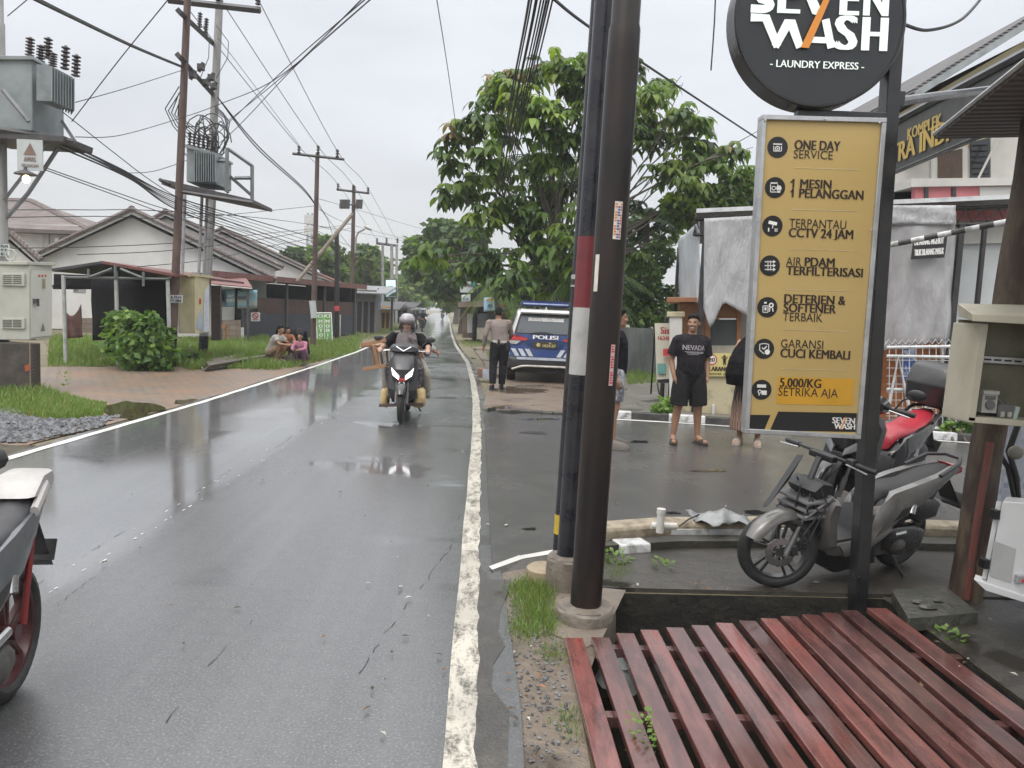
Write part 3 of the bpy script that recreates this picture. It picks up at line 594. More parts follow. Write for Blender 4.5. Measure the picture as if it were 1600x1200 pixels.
mb = MB(); q = gp(850, 905, -.01); mb.lathe([(.115, -.05), (.11, .07), (.09, .085), (0.001, .088)], q, n=22); tag(mb.build('stub_footing', M('sand_concrete', (.30, .24, .16), .6, c2=(.2, .16, .11), sc=7, bump=.4)), 'low round sandy concrete stub left of the pole footings', 'footing')
# laundry sign ---------------------------------------------------
YP = 4.30
def pp(px, py, dy=0.0): p = at(px, py, YP); return p + V(0, dy, 0)
sg = thing('laundry_sign', 'tall black laundry sign with round light box above a mustard price panel', 'sign', at(1338, 952, 4.36))
mpb = M('sign_black_paint', (.014, .015, .017), .32, c2=(.028, .027, .027), sc=7, bump=.1, coat=.2); malu = M('aluminium', (.52, .53, .54), .35, .7, c2=(.38, .39, .40), sc=9, bump=.1)
pa, pb_ = at(1338, 960, 4.38), at(1400, -10, 4.38); pb_ = pa + (pb_ - pa) * 1.25; R = (pb_ - pa).to_track_quat('Z', 'Y').to_matrix()
MB().box((pa + pb_) / 2, (.104, .075, (pb_ - pa).length), R).build('post', mpb, sg, True, bevel=.006)
MB().box((at(1315, 181, 4.36)), (.52, .06, .04), Matrix.Rotation(-.02, 3, 'Y')).build('bracket', mpb, sg, True, bevel=.004)
mb = MB(); mb.tube([at(1395, 160, 4.42), at(1465, 150, 5.0), at(1500, 146, 5.4), at(1560, 138, 6.2)], .028, 8, sy=1); mb.build('brace', mpb, sg, True)
MB().box(at(1400, 157, 4.44), (.07, .07, .09)).build('bracket', mpb, sg, True, bevel=.004)
fc = at(1283, 27, YP - .02); RD = .475
mb = MB(); mb.lathe([(.001, .155), (RD - .01, .155), (RD, .145), (RD, .006), (RD - .006, 0)], fc, (0, 1, 0), 72); 
mb.lathe([(RD - .006, 0), (RD - .018, -.001), (RD - .018, .004)], fc, (0, 1, 0), 72)
rb = mb.build('light_box', mpb, sg, True, ang=30)
MB().lathe([(RD - .016, .003), (.001, .003)], fc, (0, 1, 0), 72).build('face', M('sign_face', (.020, .022, .026), .35, c2=(.024, .027, .03), bump=.0), rb).location = (0, 0, 0)
fo = [o for o in rb.children if o.name.startswith('face')][0]
# the face was built in world space: move it into its sign's frame
def tolocal(o):
    rt = root_of(o); mi = Matrix.LocRotScale(rt.location, rt.rotation_euler, None).inverted(); o.data.transform(mi)
tolocal(fo)
YL = YP - .024
def pl(px, py): return at(px, py, YL)
def ltr(mb, txt, x0, x1, base, cap, off=0.0, m=0, slope=.035, sk=.055, Yq=None):
    f = (lambda a, b: at(a, b, Yq)) if Yq else pl
    letters(mb, txt, f(x0, base), f(x1, base + slope * (x1 - x0)), f(x0 + cap * sk, base - cap) - f(x0, base), m, off)
def bar(mb, a, b, w, m=0, Yq=None):
    Yq = Yq or YL; A, B = at(a[0], a[1], Yq), at(b[0], b[1], Yq); d = (B - A).normalized(); n = d.cross(V(0, 1, 0)) * (w / FPX * Yq / 2)
    mb.poly([A + n, B + n, B - n, A - n], m)
mwl = M('lit_letter', (.80, .86, .82), .4, c2=(.76, .83, .80), bump=0, emit=(.75, .90, .82), es=.25); mor = M('orange_vinyl', (.72, .27, .04), .45, c2=(.66, .24, .04), bump=0)
mb = MB(); sl = .034
def ln(pts, w=14.5): 
    for a, b in zip(pts[:-1], pts[1:]): bar(mb, a, b, w)
# SEVEN (upper word, partly above the frame) drawn with strokes
def U(x, y): return (x, y + sl * (x - 1172))
S0 = -32
def arc(cx, cy, rx, ry, a0, a1, n=9): return [U(cx + rx * math.cos(math.radians(a0 + (a1 - a0) * i / n)), cy + ry * math.sin(math.radians(a0 + (a1 - a0) * i / n))) for i in range(n + 1)]
_fz = [0.0]
def fat(pts, w):      # joined stroke without overlaps
    _fz[0] += .0004; P = [at(x, y, YL - _fz[0]) for x, y in pts]; k = w / FPX * YL / 2; L_ = []; R_ = []
    for i, p in enumerate(P):
        d = (P[min(i + 1, len(P) - 1)] - P[max(i - 1, 0)]).normalized(); nn_ = d.cross(V(0, 1, 0)) * k
        if 0 < i < len(P) - 1:
            d1 = (P[i] - P[i - 1]).normalized(); d2 = (P[i + 1] - P[i]).normalized(); nn_ *= min(1 / max(math.cos(d1.angle(d2) / 2), .45), 1.8)
        L_.append(p + nn_); R_.append(p - nn_)
    for i in range(len(P) - 1): mb.poly([L_[i], L_[i + 1], R_[i + 1], R_[i]])
fat([U(1207, -22)] + arc(1190, -19, 12, 6, -20, -180, 6) + arc(1190, 6, 14, 7.5, -90, 90, 8) + [U(1173, 13)], 12)
ltr(mb, 'E', 1214, 1250, 20, 50, .03); 
fat([U(1257, -30), U(1276, 14), U(1281, 14)], 13)
ltr(mb, 'E', 1311, 1342, 23, 50, .03); ltr(mb, 'N', 1348, 1388, 24, 50, .03)
# WASH
fat([(1173, 27), (1197, 28), (1215, 73)], 12); fat([(1211, 73), (1232, 34), (1236, 34), (1250, 74)], 12)
fat([(1290, 30), (1299, 75)], 12); fat([(1268, 62), (1294, 63)], 9)
ltr(mb, 'S', 1302, 1339, 77, 53, .035); ltr(mb, 'H', 1345, 1386, 78.5, 52, .035)
ltr(mb, '- LAUNDRY EXPRESS -', 1203, 1350, 104, 11, .015)
lt = mb.build('lettering', mwl, rb); tolocal(lt)
mb = MB(); YL -= .008; 
A = [at(x, y, YL) for x, y in ((1289, -6), (1299, -6), (1264, 75), (1251, 74))]; mb.poly(A); o = mb.build('slash', mor, rb); tolocal(o); YL = YP - .024
# panel
TL, TR, BL, BR = (1193, 184), (1380, 189), (1166, 673), (1340, 682)
mb = MB(); mb.hexa([at(*BL, YP), at(*BR, YP), at(*BR, YP) + V(0, .05, 0), at(*BL, YP) + V(0, .05, 0), at(*TL, YP), at(*TR, YP), at(*TR, YP) + V(0, .05, 0), at(*TL, YP) + V(0, .05, 0)])
mgold = M('mustard_panel', (.45, .325, .12), .38, c2=(.41, .295, .105), sc=1.5, bump=.02, bsc=8, coat=.15)
pn = mb.build('panel', mgold, sg, True)
mb = MB()
cs = [at(*q, YP) for q in (BL, BR, TR, TL)]
for i in range(4):
    a, b = cs[i], cs[(i + 1) % 4]; d = (b - a).normalized(); nrm = V(0, 1, 0); w = d.cross(nrm) * .013; R = Matrix((d, nrm, d.cross(nrm))).transposed()
    mb.box((a + b) / 2 + V(0, .02, 0), ((b - a).length + (.026 if i % 2 == 0 else -.026), .075, .026), R)
fr = mb.build('frame', malu, pn); tolocal(fr); fr.modifiers.new('bevel', 'BEVEL').width = .003
mb = MB()
for x, y in ((1183, 345), (1175, 515), (1361, 360), (1352, 523), (1170, 672), (1262, 678), (1335, 682), (1290, 186), (1374, 192), (1196, 188)):
    q = at(x, y, YP - .022); mb.lathe([(.006, .0), (.006, -.004), (.001, -.006)], q, (0, 1, 0), 8)
o = mb.build('rivet', malu, pn); tolocal(o); o['kind'] = 'stuff'
mbk = M('print_black', (.022, .013, .009), .45, c2=(.028, .017, .012), bump=0); YL = YP - .003
mb = MB(); B = .022
for txt, x0, x1, bs, cp, of in (('ONE DAY', 1241, 1313, 233, 14.5, B), ('SERVICE', 1240, 1301, 247, 13, 0), ('1 MESIN', 1238, 1299, 293, 13.5, B), ('1 PELANGGAN', 1237, 1349, 308, 14, B), ('TERPANTAU', 1233, 1322, 355, 13.5, 0), ('CCTV 24 JAM', 1232, 1333, 370, 14, B), ('AIR', 1228, 1252, 415, 13.5, 0), ('PDAM', 1257, 1304, 416, 14, B), ('TERFILTERISASI', 1228, 1348, 429, 13.5, B), ('DETERJEN &', 1225, 1321, 473, 13.5, B), ('SOFTENER', 1224, 1306, 487, 13.5, B), ('TERBAIK', 1223, 1285, 501, 13, 0), ('GARANSI', 1220, 1286, 543, 13, 0), ('CUCI KEMBALI', 1219, 1328, 558, 13.5, B), ('5.000/KG', 1218, 1283, 604, 13.5, B), ('SETRIKA AJA', 1216, 1309, 618, 13, 0)):
    mb = MB(); ltr(mb, txt, x0, x1, bs, cp, of); tolocal(mb.build('lettering', mbk, pn))
mb = MB()
for y in (282, 297): bar(mb, (1235.5, y + 3), (1240, y - 1), 2.2)
tolocal(mb.build('lettering', mbk, pn)); YL = YP - .0015; mb = MB()
mb.poly([at(x, y, YL) for x, y in ((1216, 589), (1335, 592), (1332, 634), (1213, 631))]); o = mb.build('price_highlight', M('amber_print', (.55, .30, .025), .4, c2=(.50, .27, .02), bump=0), pn); tolocal(o)
for y, x0 in ((262, 1240), (327, 1237), (389, 1233), (452, 1228), (515, 1222), (576, 1219)): mb = MB(); bar(mb, (x0, y), (x0 + 102, y + 3), 1.2); tolocal(mb.build('divider', M('pale_gold', (.56, .44, .24), .5, bump=0), pn))
mb = MB(); mb.poly([at(x, y, YL) for x, y in ((1172, 648), (1204, 648.5), (1194, 672), (1171, 671))]); mb.poly([at(x, y, YL) for x, y in ((1216, 643), (1339, 645.5), (1337, 675), (1203, 672.5))]); o = mb.build('footer', M('footer_black', (.012, .012, .014), .35, bump=0), pn); tolocal(o)
YL = YP - .003; mb = MB(); ltr(mb, 'SEVEN', 1300, 1336, 661, 9, .03); ltr(mb, 'WASH', 1303, 1336, 670, 8.5, .03); o = mb.build('logo', M('print_white', (.78, .78, .76), .4, bump=0), pn); tolocal(o)
mb = MB(); YL = YP - .0045; bar(mb, (1322, 652), (1313, 671), 2.2); o = mb.build('logo', mor, pn); tolocal(o)
def disc(mb, cx, cy, r, m=0, n=28, Yq=None, r0=0):
    Yq = Yq or YL; c = at(cx, cy, Yq); k = r / FPX * Yq; k0 = r0 / FPX * Yq
    if r0: mb.loft([[c + V(math.cos(t) * q, 0, math.sin(t) * q) for t in [6.28319 * i / n for i in range(n)]] for q in (k0, k)], m, False, False)
    else: mb.poly([c + V(math.cos(t) * k, 0, math.sin(t) * k) for t in [6.28319 * i / n for i in range(n)]], m)
icons = [(1215, 230), (1211, 293), (1207, 353), (1203, 415), (1199, 480), (1194, 545), (1190, 609)]
for i, (x, y) in enumerate(icons):
    mb = MB(); YL = YP - .0025; disc(mb, x, y, 16); ic = mb.build('icon_disc', MATS['footer_black'], pn); tolocal(ic)
    mb = MB(); YL = YP - .004; ln_ = lambda a, b, w=1.3: bar(mb, (x + a[0], y + a[1]), (x + b[0], y + b[1]), w)
    if i == 0:
        ln_((-7, -5), (7, -4.6), 2); ln_((-6, -2), (-6, 6)); ln_((6, -2), (6, 6)); ln_((-6, 6), (6, 6)); disc(mb, x, y + 2, 4, r0=2.6); disc(mb, x, y + 2, 1.4)
    elif i == 1:
        ln_((-7, -7), (4, -7), 2); ln_((-7, -5), (-7, 7)); ln_((-7, 7), (4, 7)); ln_((4, -5), (4, -2)); disc(mb, x - 2, y + 1, 3.4, r0=2.2); disc(mb, x + 6, y + 1, 4.2); disc(mb, x + 6, y + 6, 2.4)
    elif i == 2:
        ln_((-6, -6), (7, -3), 5); ln_((1, -2), (0, 4)); ln_((-6, 3), (-6, 9), 2); ln_((3, 5), (8, 5)); ln_((3, 8), (8, 8)); ln_((5, 5), (5, 9))
    elif i == 3:
        for k in (-6, 0, 6): ln_((-8, k), (6, k), 1.5); mb.poly([at(x + 5, y + k - 3, YL), at(x + 9, y + k, YL), at(x + 5, y + k + 3, YL)])
        for k in (-3, 1): ln_((k, -8), (k, 8), 1)
    elif i == 4:
        ln_((-7, -2), (-7, 8)); ln_((1, -2), (1, 8)); ln_((-7, 8), (1, 8)); ln_((-7, -2), (1, -2)); ln_((-5, -7), (-1, -7), 2.6); ln_((-3, 0), (-3, 5), 3); disc(mb, x + 6, y - 3, 4, r0=2); ln_((4, 1), (3, 7), 1.6); ln_((8, 1), (9, 7), 1.6)
    elif i == 5:
        ln_((-7, -7), (0, -8.5)); ln_((0, -8.5), (7, -7)); ln_((-7, -7), (-7, 2)); ln_((7, -7), (7, 1)); ln_((-7, 2), (0, 8)); ln_((-3, -2), (-1, 1), 1.8); ln_((-1, 1), (4, -4), 1.8); disc(mb, x + 5, y + 5, 4.2)
    else:
        ln_((-7, -6), (7, -5.6), 5); disc(mb, x - 3, y + 3, 3.2, r0=1.8); ln_((-4, 5), (-4, 9), 1.6); mb.poly([at(x + a, y + b, YL) for a, b in ((0, 1), (8, 1.2), (8, 8), (0, 7.8))])
    o = mb.build('icon', MATS['print_white'], ic); tolocal(o)
# ================================================================ RIGHT MIDDLE: leaning post, meter box, awning, wall, kiosk, house
mrust = M('rusty_bark', (.050, .032, .023), .6, c2=(.115, .088, .056), sc=6, lo=.45, hi=.6, bump=.7, bsc=14, stretch=(1, 1, .35), bd=.03)
a, b = at(1508, 928, 4.44), at(1617, 215, 4.44)
pr = thing('leaning_post', 'thick leaning rust brown post carrying the open meter cabinet', 'post', a); mb = MB()
pts = [a.lerp(b, k / 12) + V(math.sin(k * 1.3) * .006, 0, 0) for k in range(-1, 14)]; mb.tube(pts, [.095 - .001 * k for k in range(15)], 22)
mb.build('shaft', mrust, pr, True)
mb = MB(); mb.tube([a + V(-.05, -.09, 0), a + V(-.035, -.095, .5), a.lerp(b, .35) + V(-.05, -.09, 0)], .022, 8); mb.build('pipe', M('red_rust', (.16, .045, .035), .6, c2=(.09, .05, .04), sc=9, bump=.4), pr, True)
# open meter cabinet on the post
mcab = M('cream_cabinet', (.46, .44, .35), .45, c2=(.36, .34, .26), sc=4, lo=.4, hi=.75, bump=.08, bsc=20); mcin = M('cabinet_inside', (.17, .165, .12), .6, c2=(.11, .105, .075), sc=5, bump=.15)
Yf, Yb = 4.02, 4.26
def sl2(px0, py0, px1, py1, w, Y0, Y1): return None
box = thing('meter_cabinet', 'open cream electricity meter cabinet without door on the leaning post', 'cabinet', at(1560, 660, 4.15)); E = 1665
mb = MB(); f_ = lambda x, y, Y=Yf: at(x, y, Y)
# walls follow the photograph's outline (left side leans a little)
mb.hexa([f_(1512, 658), f_(1524, 659), f_(1524, 659) + V(.02, .24, 0), f_(1512, 658) + V(0, .24, 0), f_(1532, 505), f_(1545, 506), f_(1545, 506) + V(.02, .24, 0), f_(1532, 505) + V(0, .24, 0)])
mb.hexa([f_(1512, 660), f_(E, 672), f_(E, 672) + V(0, .24, 0), f_(1512, 660) + V(0, .24, 0), f_(1513, 651), f_(E, 663), f_(E, 663) + V(0, .24, 0), f_(1513, 651) + V(0, .24, 0)])
mb.hexa([f_(1650, 670), f_(1665, 671), f_(1665, 671) + V(0, .24, 0), f_(1650, 670) + V(0, .24, 0), f_(1655, 505), f_(1670, 506), f_(1670, 506) + V(0, .24, 0), f_(1655, 505) + V(0, .24, 0)])
mb.build('casing', mcab, box, True, bevel=.004)
mb = MB(); mb.hexa([at(1520, 502, 3.96), at(1690, 512, 3.96), at(1690, 505, 4.28), at(1497, 494, 4.28), at(1520, 491, 3.97), at(1690, 497, 3.97), at(1690, 478, 4.29), at(1497, 474, 4.29)]); mb.build('hood', mcab, box, True, bevel=.004)
mb = MB(); q = [f_(1520, 656), f_(1660, 668), f_(1668, 505), f_(1540, 500)]; mb.poly([p + V(0, .225, 0) for p in q]); mb.poly([p + V(0, .235, 0) for p in q]); mb.build('back_panel', mcin, box, True)
mb = MB(); A_, B_ = at(1534, 566, 4.2), at(1640, 573, 4.2); mb.hexa([A_, B_, B_ + V(0, .03, 0), A_ + V(0, .03, 0), A_ + V(0, 0, .035), B_ + V(0, 0, .035), B_ + V(0, .03, .035), A_ + V(0, .03, .035)])
for k in range(6): q = A_.lerp(B_, .08 + k * .15); mb.box(q + V(0, -.001, .018), (.04, .004, .010), None, 1)
mb.build('rail', [MATS['galvanised'], MATS['footer_black']], box, True)
mb = MB(); c = at(1540, 630, 4.14); mb.box(c, (.085, .07, .10)); mb.lathe([(.026, 0), (.026, -.012), (.001, -.012)], c + V(0, -.036, -.005), (0, 1, 0), 16, 1); mb.box(c + V(0, -.037, .034), (.06, .004, .02), None, 1); mb.box(c + V(.002, .0, .062), (.09, .08, .022)); mb.build('meter', [M('meter_grey', (.40, .40, .37), .45), M('meter_dark', (.12, .12, .12), .4)], box, True, bevel=.004)
mb = MB(); c = at(1566, 641, 4.15); mb.box(c, (.09, .06, .07), None, 0); mb.box(c + V(-.02, -.03, -.02), (.02, .02, .03), None, 1); mb.box(c + V(.02, -.032, -.02), (.02, .02, .03), None, 1); mb.build('breaker', [MATS['meter_dark'], MATS['meter_grey']], box, True, bevel=.003)
mb = MB(); mb.box(at(1584, 645, 4.14), (.022, .05, .075), Matrix.Rotation(.2, 3, 'Y')); mb.build('terminal', M('terminal_mint', (.40, .52, .47), .5), box, True, bevel=.003)
mb = MB()
for k in range(5): s0 = at(1530 + k * 10, 650, 4.16); mb.tube([s0, s0 + V(.02, -.01, .05), s0 + V(.04 - k * .01, .02, .09)], .004, 6)
mb.build('wiring', MATS['meter_dark'], box, True)
# white cabinet door hanging below
wd = thing('white_cabinet', 'white tilted cabinet with a latch low beside the leaning post', 'cabinet', at(1570, 945, 3.9)); Yw = 3.85; mwh = M('white_enamel', (.66, .67, .67), .35, c2=(.55, .56, .56), sc=3, bump=.05, coat=.2)
mb = MB(); mb.hexa([at(1541, 915, Yw), at(1680, 962, Yw), at(1680, 955, Yw + .3), at(1545, 905, Yw + .3), at(1567, 783, Yw), at(1680, 792, Yw), at(1680, 785, Yw + .3), at(1572, 776, Yw + .3)]); mb.build('casing', mwh, wd, True, bevel=.006)
mb = MB(); mb.hexa([at(1521, 905, Yw - .01), at(1680, 958, Yw - .01), at(1680, 966, Yw - .01), at(1540, 923, Yw - .01), at(1524, 897, Yw + .06), at(1680, 948, Yw + .06), at(1680, 955, Yw + .06), at(1545, 915, Yw + .06)]); mb.build('lip', mwh, wd, True, bevel=.003)
mb = MB(); mb.hexa([at(1534, 904, Yw + .02), at(1541, 906, Yw + .02), at(1541, 906, Yw + .1), at(1534, 904, Yw + .1), at(1557, 783, Yw + .02), at(1565, 784, Yw + .02), at(1565, 784, Yw + .1), at(1557, 783, Yw + .1)]); mb.build('door_edge', mwh, wd, True, bevel=.002)
mb = MB(); mb.poly([at(x, y, Yw - .003) for x, y in ((1546, 900), (1580, 911), (1588, 858), (1553, 845))]); mb.build('label', M('label_grey', (.42, .43, .42), .5, c2=(.36, .37, .36), bump=0), wd, True)
mb = MB(); mb.box(at(1594, 905, Yw - .012), (.05, .02, .045)); mb.box(at(1602, 908, Yw - .026), (.03, .012, .018), None, 1); mb.build('latch', [MATS['aluminium'], MATS['ink_red']], wd, True, bevel=.003)
for x, y in ((1554, 803), (1538, 880)):
    mb = MB(); mb.box(at(x, y, Yw + .01), (.03, .05, .05)); mb.build('hinge', MATS['footer_black'], wd, True, bevel=.003)
# mosaic tiled wall
mt = brickm('blue_mosaic', (.55, .58, .62), (.20, .26, .38), (.45, .45, .45), 1.0, .045, .045, .25, .004, 0, (math.radians(90), 0, 0), .3, (.45, .48, .53), .3)
o = at(1570, 700, 5.2); mb = MB(); mb.box((o.x + 1.5, 5.28, .62), (3.0, .16, 1.30)); tag(mb.build('tiled_wall', mt), 'low wall of small blue and white mosaic tiles behind the white cabinet', 'wall')
mb = MB(); mb.tube([at(1597, 640, 4.6), at(1590, 665, 4.6), at(1576, 705, 4.6), at(1588, 745, 4.6), at(1592, 800, 4.6)], .018, 8); mb.tube([at(1556, 700, 4.7), at(1575, 730, 4.62), at(1588, 790, 4.6)], .016, 8)
cb = tag(mb.build('power_cable', M('cable_black', (.015, .015, .015), .5)), 'thick black power cable drooping in front of the mosaic tiled wall', 'cable')
mb = MB(); mb.ell(at(1587, 707, 4.57), (.05, .03, .045), None, 12); tag(mb.build('cable_cap', M('cap_olive', (.22, .21, .17), .5)), 'round olive grey cap hanging on the black power cable', 'cap')
# slab
mb = MB(); P = [gp(1392, 936, .0), gp(1476, 930, .0), gp(1528, 972, .0), gp(1418, 982, .0)]; P = [p + V(0, 0, -.02) for p in P]; mb.prism(P, (0, 0, .075)); 
tag(mb.build('stone_slab', M('wet_slab', (.07, .068, .058), .38, c2=(.035, .04, .028), sc=7, bump=.7, bsc=20, bd=.02), bevel=.012), 'small dark wet concrete slab lying at the far right corner of the deck', 'slab')
mb = MB()
for x, y, s in ((1437, 940, .03), (1450, 948, .035), (1466, 938, .02)): mb.ell(gp(x, y, .065), (s * 1.6, s, s * .5), None, 8)
tag(mb.build('pebble', MATS['wet_slab']), 'dark pebbles scattered on top of the wet concrete slab', 'pebbles', kind='stuff')
# awning over the shop front
maw = wavem('brown_sheet_roof', (.075, .055, .050), (.052, .040, .038), 'Y', 3.2, .6, .7, 0, 1.2, .02)
aw = thing('shop_awning', 'brown corrugated awning with silver edge jutting out above the meter cabinet', 'awning', (2.9, 3, 2.7))
mb = MB(); A0_, A1_ = at(1460, 217, 5.0), at(1600, 108, 3.42); dirn = (A0_ - A1_); A2 = A1_ - dirn * 1.4; out = V(3.2, 0, .22); dr = V(0, 0, .03)
tip = A0_
mb.hexa([A2, A2 + out, tip + out, tip, A2 + dr, A2 + out + dr, tip + out + dr, tip + dr]); mb.build('roof_sheet', maw, aw, True)
mb = MB(); mb.tube([A2 + dr, tip + dr], .016, 6); mb.build('edge_trim', MATS['aluminium'], aw, True)
mb = MB(); h = V(.62, 0, -.02)
for yv in (4.7, 3.6):
    p = V(tip.x + .75, yv, tip.z - .02)
    mb.tube([p, p + V(2, 0, .1)], .03, 4, sm=False); mb.tube([p + V(0, 0, -.30), p + V(2, 0, .1 - .3)], .03, 4, sm=False)
    for k in range(5): mb.tube([p + V(k * .3, 0, .0), p + V(k * .3 + .3, 0, -.28)], .02, 4, sm=False); mb.tube([p + V(k * .3, 0, .0), p + V(k * .3, 0, -.3)], .02, 4, sm=False)
mb.build('truss', mpb, aw, True)
# house with the gable
Yh = 14.0
hs = thing('house', 'two storey cream house with steep dark gable roof behind the arch board', 'house', (9, Yh, 0)); mcream = M('cream_plaster', (.55, .49, .32), .7, c2=(.46, .41, .27), sc=1.2, bump=.1); mgrw = M('pale_plaster', (.55, .54, .51), .7, c2=(.42, .41, .38), sc=1.0, bump=.1)
mb = MB(); mb.prism([at(1396, 640, Yh), at(1760, 660, Yh), at(1760, 12, Yh), at(1604, 62, Yh), at(1404, 178, Yh), at(1398, 300, Yh)], (0, 6, 0)); wl = mb.build('wall', mcream, hs, True)
mb = MB(); mb.hexa([at(1396, 640, Yh - .03), at(1760, 660, Yh - .03), at(1760, 660, Yh - .005), at(1396, 640, Yh - .005), at(1399, 240, Yh - .03), at(1760, 215, Yh - .03), at(1760, 215, Yh - .005), at(1399, 240, Yh - .005)]); mb.build('lower_wall', mgrw, hs, True)
mro = wavem('dark_tiles', (.075, .072, .075), (.12, .115, .115), 'Z', 6, .65, .6, 0, 2, .03)
mb = MB(); r0, r1, r2 = at(1385, 172, Yh), at(1602, 36, Yh), at(1800, -60, Yh); off = V(0, -.9, 0); th = V(0, 0, .14)
mb.hexa([r0 + off, r1 + off, r1 + V(0, 6.5, 0), r0 + V(0, 6.5, 0), r0 + off + th, r1 + off + th, r1 + V(0, 6.5, 0) + th, r0 + V(0, 6.5, 0) + th]); mb.hexa([r1 + off + V(.0, .0, -.02), r2 + off, r2 + V(0, 6.5, 0), r1 + V(0, 6.5, -.02), r1 + off + th, r2 + off + th, r2 + V(0, 6.5, 0) + th, r1 + V(0, 6.5, 0) + th]); mb.build('roof', mro, hs, True)
mb = MB(); o_ = V(0, -.93, -.05); mb.hexa([r0 + o_, r1 + o_, r1 + o_ + V(0, .025, 0), r0 + o_ + V(0, .025, 0), r0 + o_ + V(0, 0, .13), r1 + o_ + V(0, 0, .13), r1 + o_ + V(0, .025, .13), r0 + o_ + V(0, .025, .13)]); mb.build('bargeboard', M('grey_board', (.30, .33, .34), .6), hs, True)
def pane(par, pts, Y, m, name, d=.03):
    mb = MB(); P = [at(x, y, Y) for x, y in pts]; mb.prism(P, (0, d, 0)); return mb.build(name, m, par, True)
mshut = wavem('brown_shutter', (.10, .065, .045), (.07, .045, .032), 'X', 9, .6, .5)
w1 = pane(hs, [(1455, 283), (1512, 280), (1512, 228), (1455, 240)], Yh - .08, mgrw, 'window', .05); pane(w1, [(1466, 280), (1504, 278), (1504, 232), (1466, 240)], Yh - .10, mshut, 'shutter', .02)
w2 = pane(hs, [(1518, 281), (1546, 280), (1546, 215), (1518, 222)], Yh - .08, glassm('dark_glass'), 'window', .05)
mb = MB()
for k in range(6): mb.tube([at(1519, 272 - k * 9, Yh - .12), at(1545, 271 - k * 9, Yh - .12)], .012, 4)
mb.build('bars', MATS['footer_black'], w2, True)
pane(hs, [(1548, 279), (1592, 277), (1592, 205), (1548, 213)], Yh - .07, mgrw, 'white_panel', .03)
mb = MB(); mb.tube([at(1528, 280, Yh - .3), at(1557, 222, Yh - .3)], .02, 6); mb.build('pipe', mgrw, hs, True)
mpk = M('pink_plaster', (.58, .20, .21), .6, c2=(.50, .16, .17), sc=2); 
pane(hs, [(1430, 345), (1700, 340), (1700, 285), (1430, 288)], Yh - 1.0, mpk, 'balcony_wall', .12)
pane(hs, [(1424, 292), (1700, 287), (1700, 276), (1424, 279)], Yh - 1.08, mgrw, 'ledge', 1.0)
pane(hs, [(1531, 315), (1700, 312), (1700, 289), (1531, 292)], Yh - 1.02, mgrw, 'ledge_panel', .02)
for x in (1445, 1488): pane(hs, [(x, 310), (x + 6, 310), (x + 6, 293), (x, 293)], Yh - 1.03, MATS['dark_glass'], 'vent', .03)
pane(hs, [(1398, 345), (1430, 345), (1430, 290), (1398, 292)], Yh - .5, MATS['footer_black'], 'dark_bay', .1)
mb = MB(); 
for k in range(5): mb.tube([at(1418, 262 - k * 7, Yh - .2), at(1452, 250 - k * 7, Yh - .2)], .03, 4)
mb.build('louvre', mgrw, hs, True)
mb = MB(); q = at(1540, 120, Yh - 1.2); mb.ell(q, (.12, .12, .12), None, 10); mb.lathe([(.1, -.15), (.14, -.1), (.05, 0)], q, (0, 0, 1), 12); mb.build('lamp', MATS['galvanised'], hs, True)
# arch board over the side street
X0, X1 = at(1398, 232, 10.4), at(1545, 170, 8.0); bo = thing('arch_board', 'dark grey estate arch board with gold lettering spanning the side street', 'sign', V(X0.x, X0.y, 0)); nB = V((X0 - X1).y, -(X0 - X1).x, 0).normalized() * -1
if nB.x > 0: nB = -nB
def ob(px, py, l=0.0): return onpl(px, py, X0, nB) + nB * l
c4 = [ob(1385, 274), ob(1552, 203), ob(1538, 124), ob(1385, 204)]
far = c4[0] + (c4[0] - c4[1]) * .25; fart = c4[3] + (c4[3] - c4[2]) * .25; nr = c4[1] + (c4[1] - c4[0]) * .6; nrt = c4[2] + (c4[2] - c4[3]) * .6
mb = MB(); mb.prism([far, nr, nrt, fart], -nB * .08); mb.build('board', M('board_charcoal', (.062, .065, .062), .5, c2=(.048, .05, .048), sc=2), bo, True)
mb = MB(); mgl = M('gold_letter', (.50, .36, .10), .45, c2=(.42, .29, .08), bump=0)
letters(mb, 'KOMPLEK', ob(1420, 219, .02), ob(1474, 195, .02), ob(1420.5, 202, .02) - ob(1420, 219, .02), 0, .035); letters(mb, 'TRA INDAH', ob(1393, 258, .02), ob(1520, 205, .02), ob(1394, 229, .02) - ob(1393, 258, .02), 0, .04)
mb.build('lettering', mgl, bo, True)
mb = MB(); mb.tube([fart + V(0, 0, .05), nrt + V(0, 0, .05)], .05, 6); mb.tube([far, nr], .02, 6); mb.build('rail', mpb, bo, True)
for p in (far, nr): MB().box((p.x, p.y, p.z / 2 + .3), (.14, .14, p.z + .6)).build('column', mpb, bo, True)
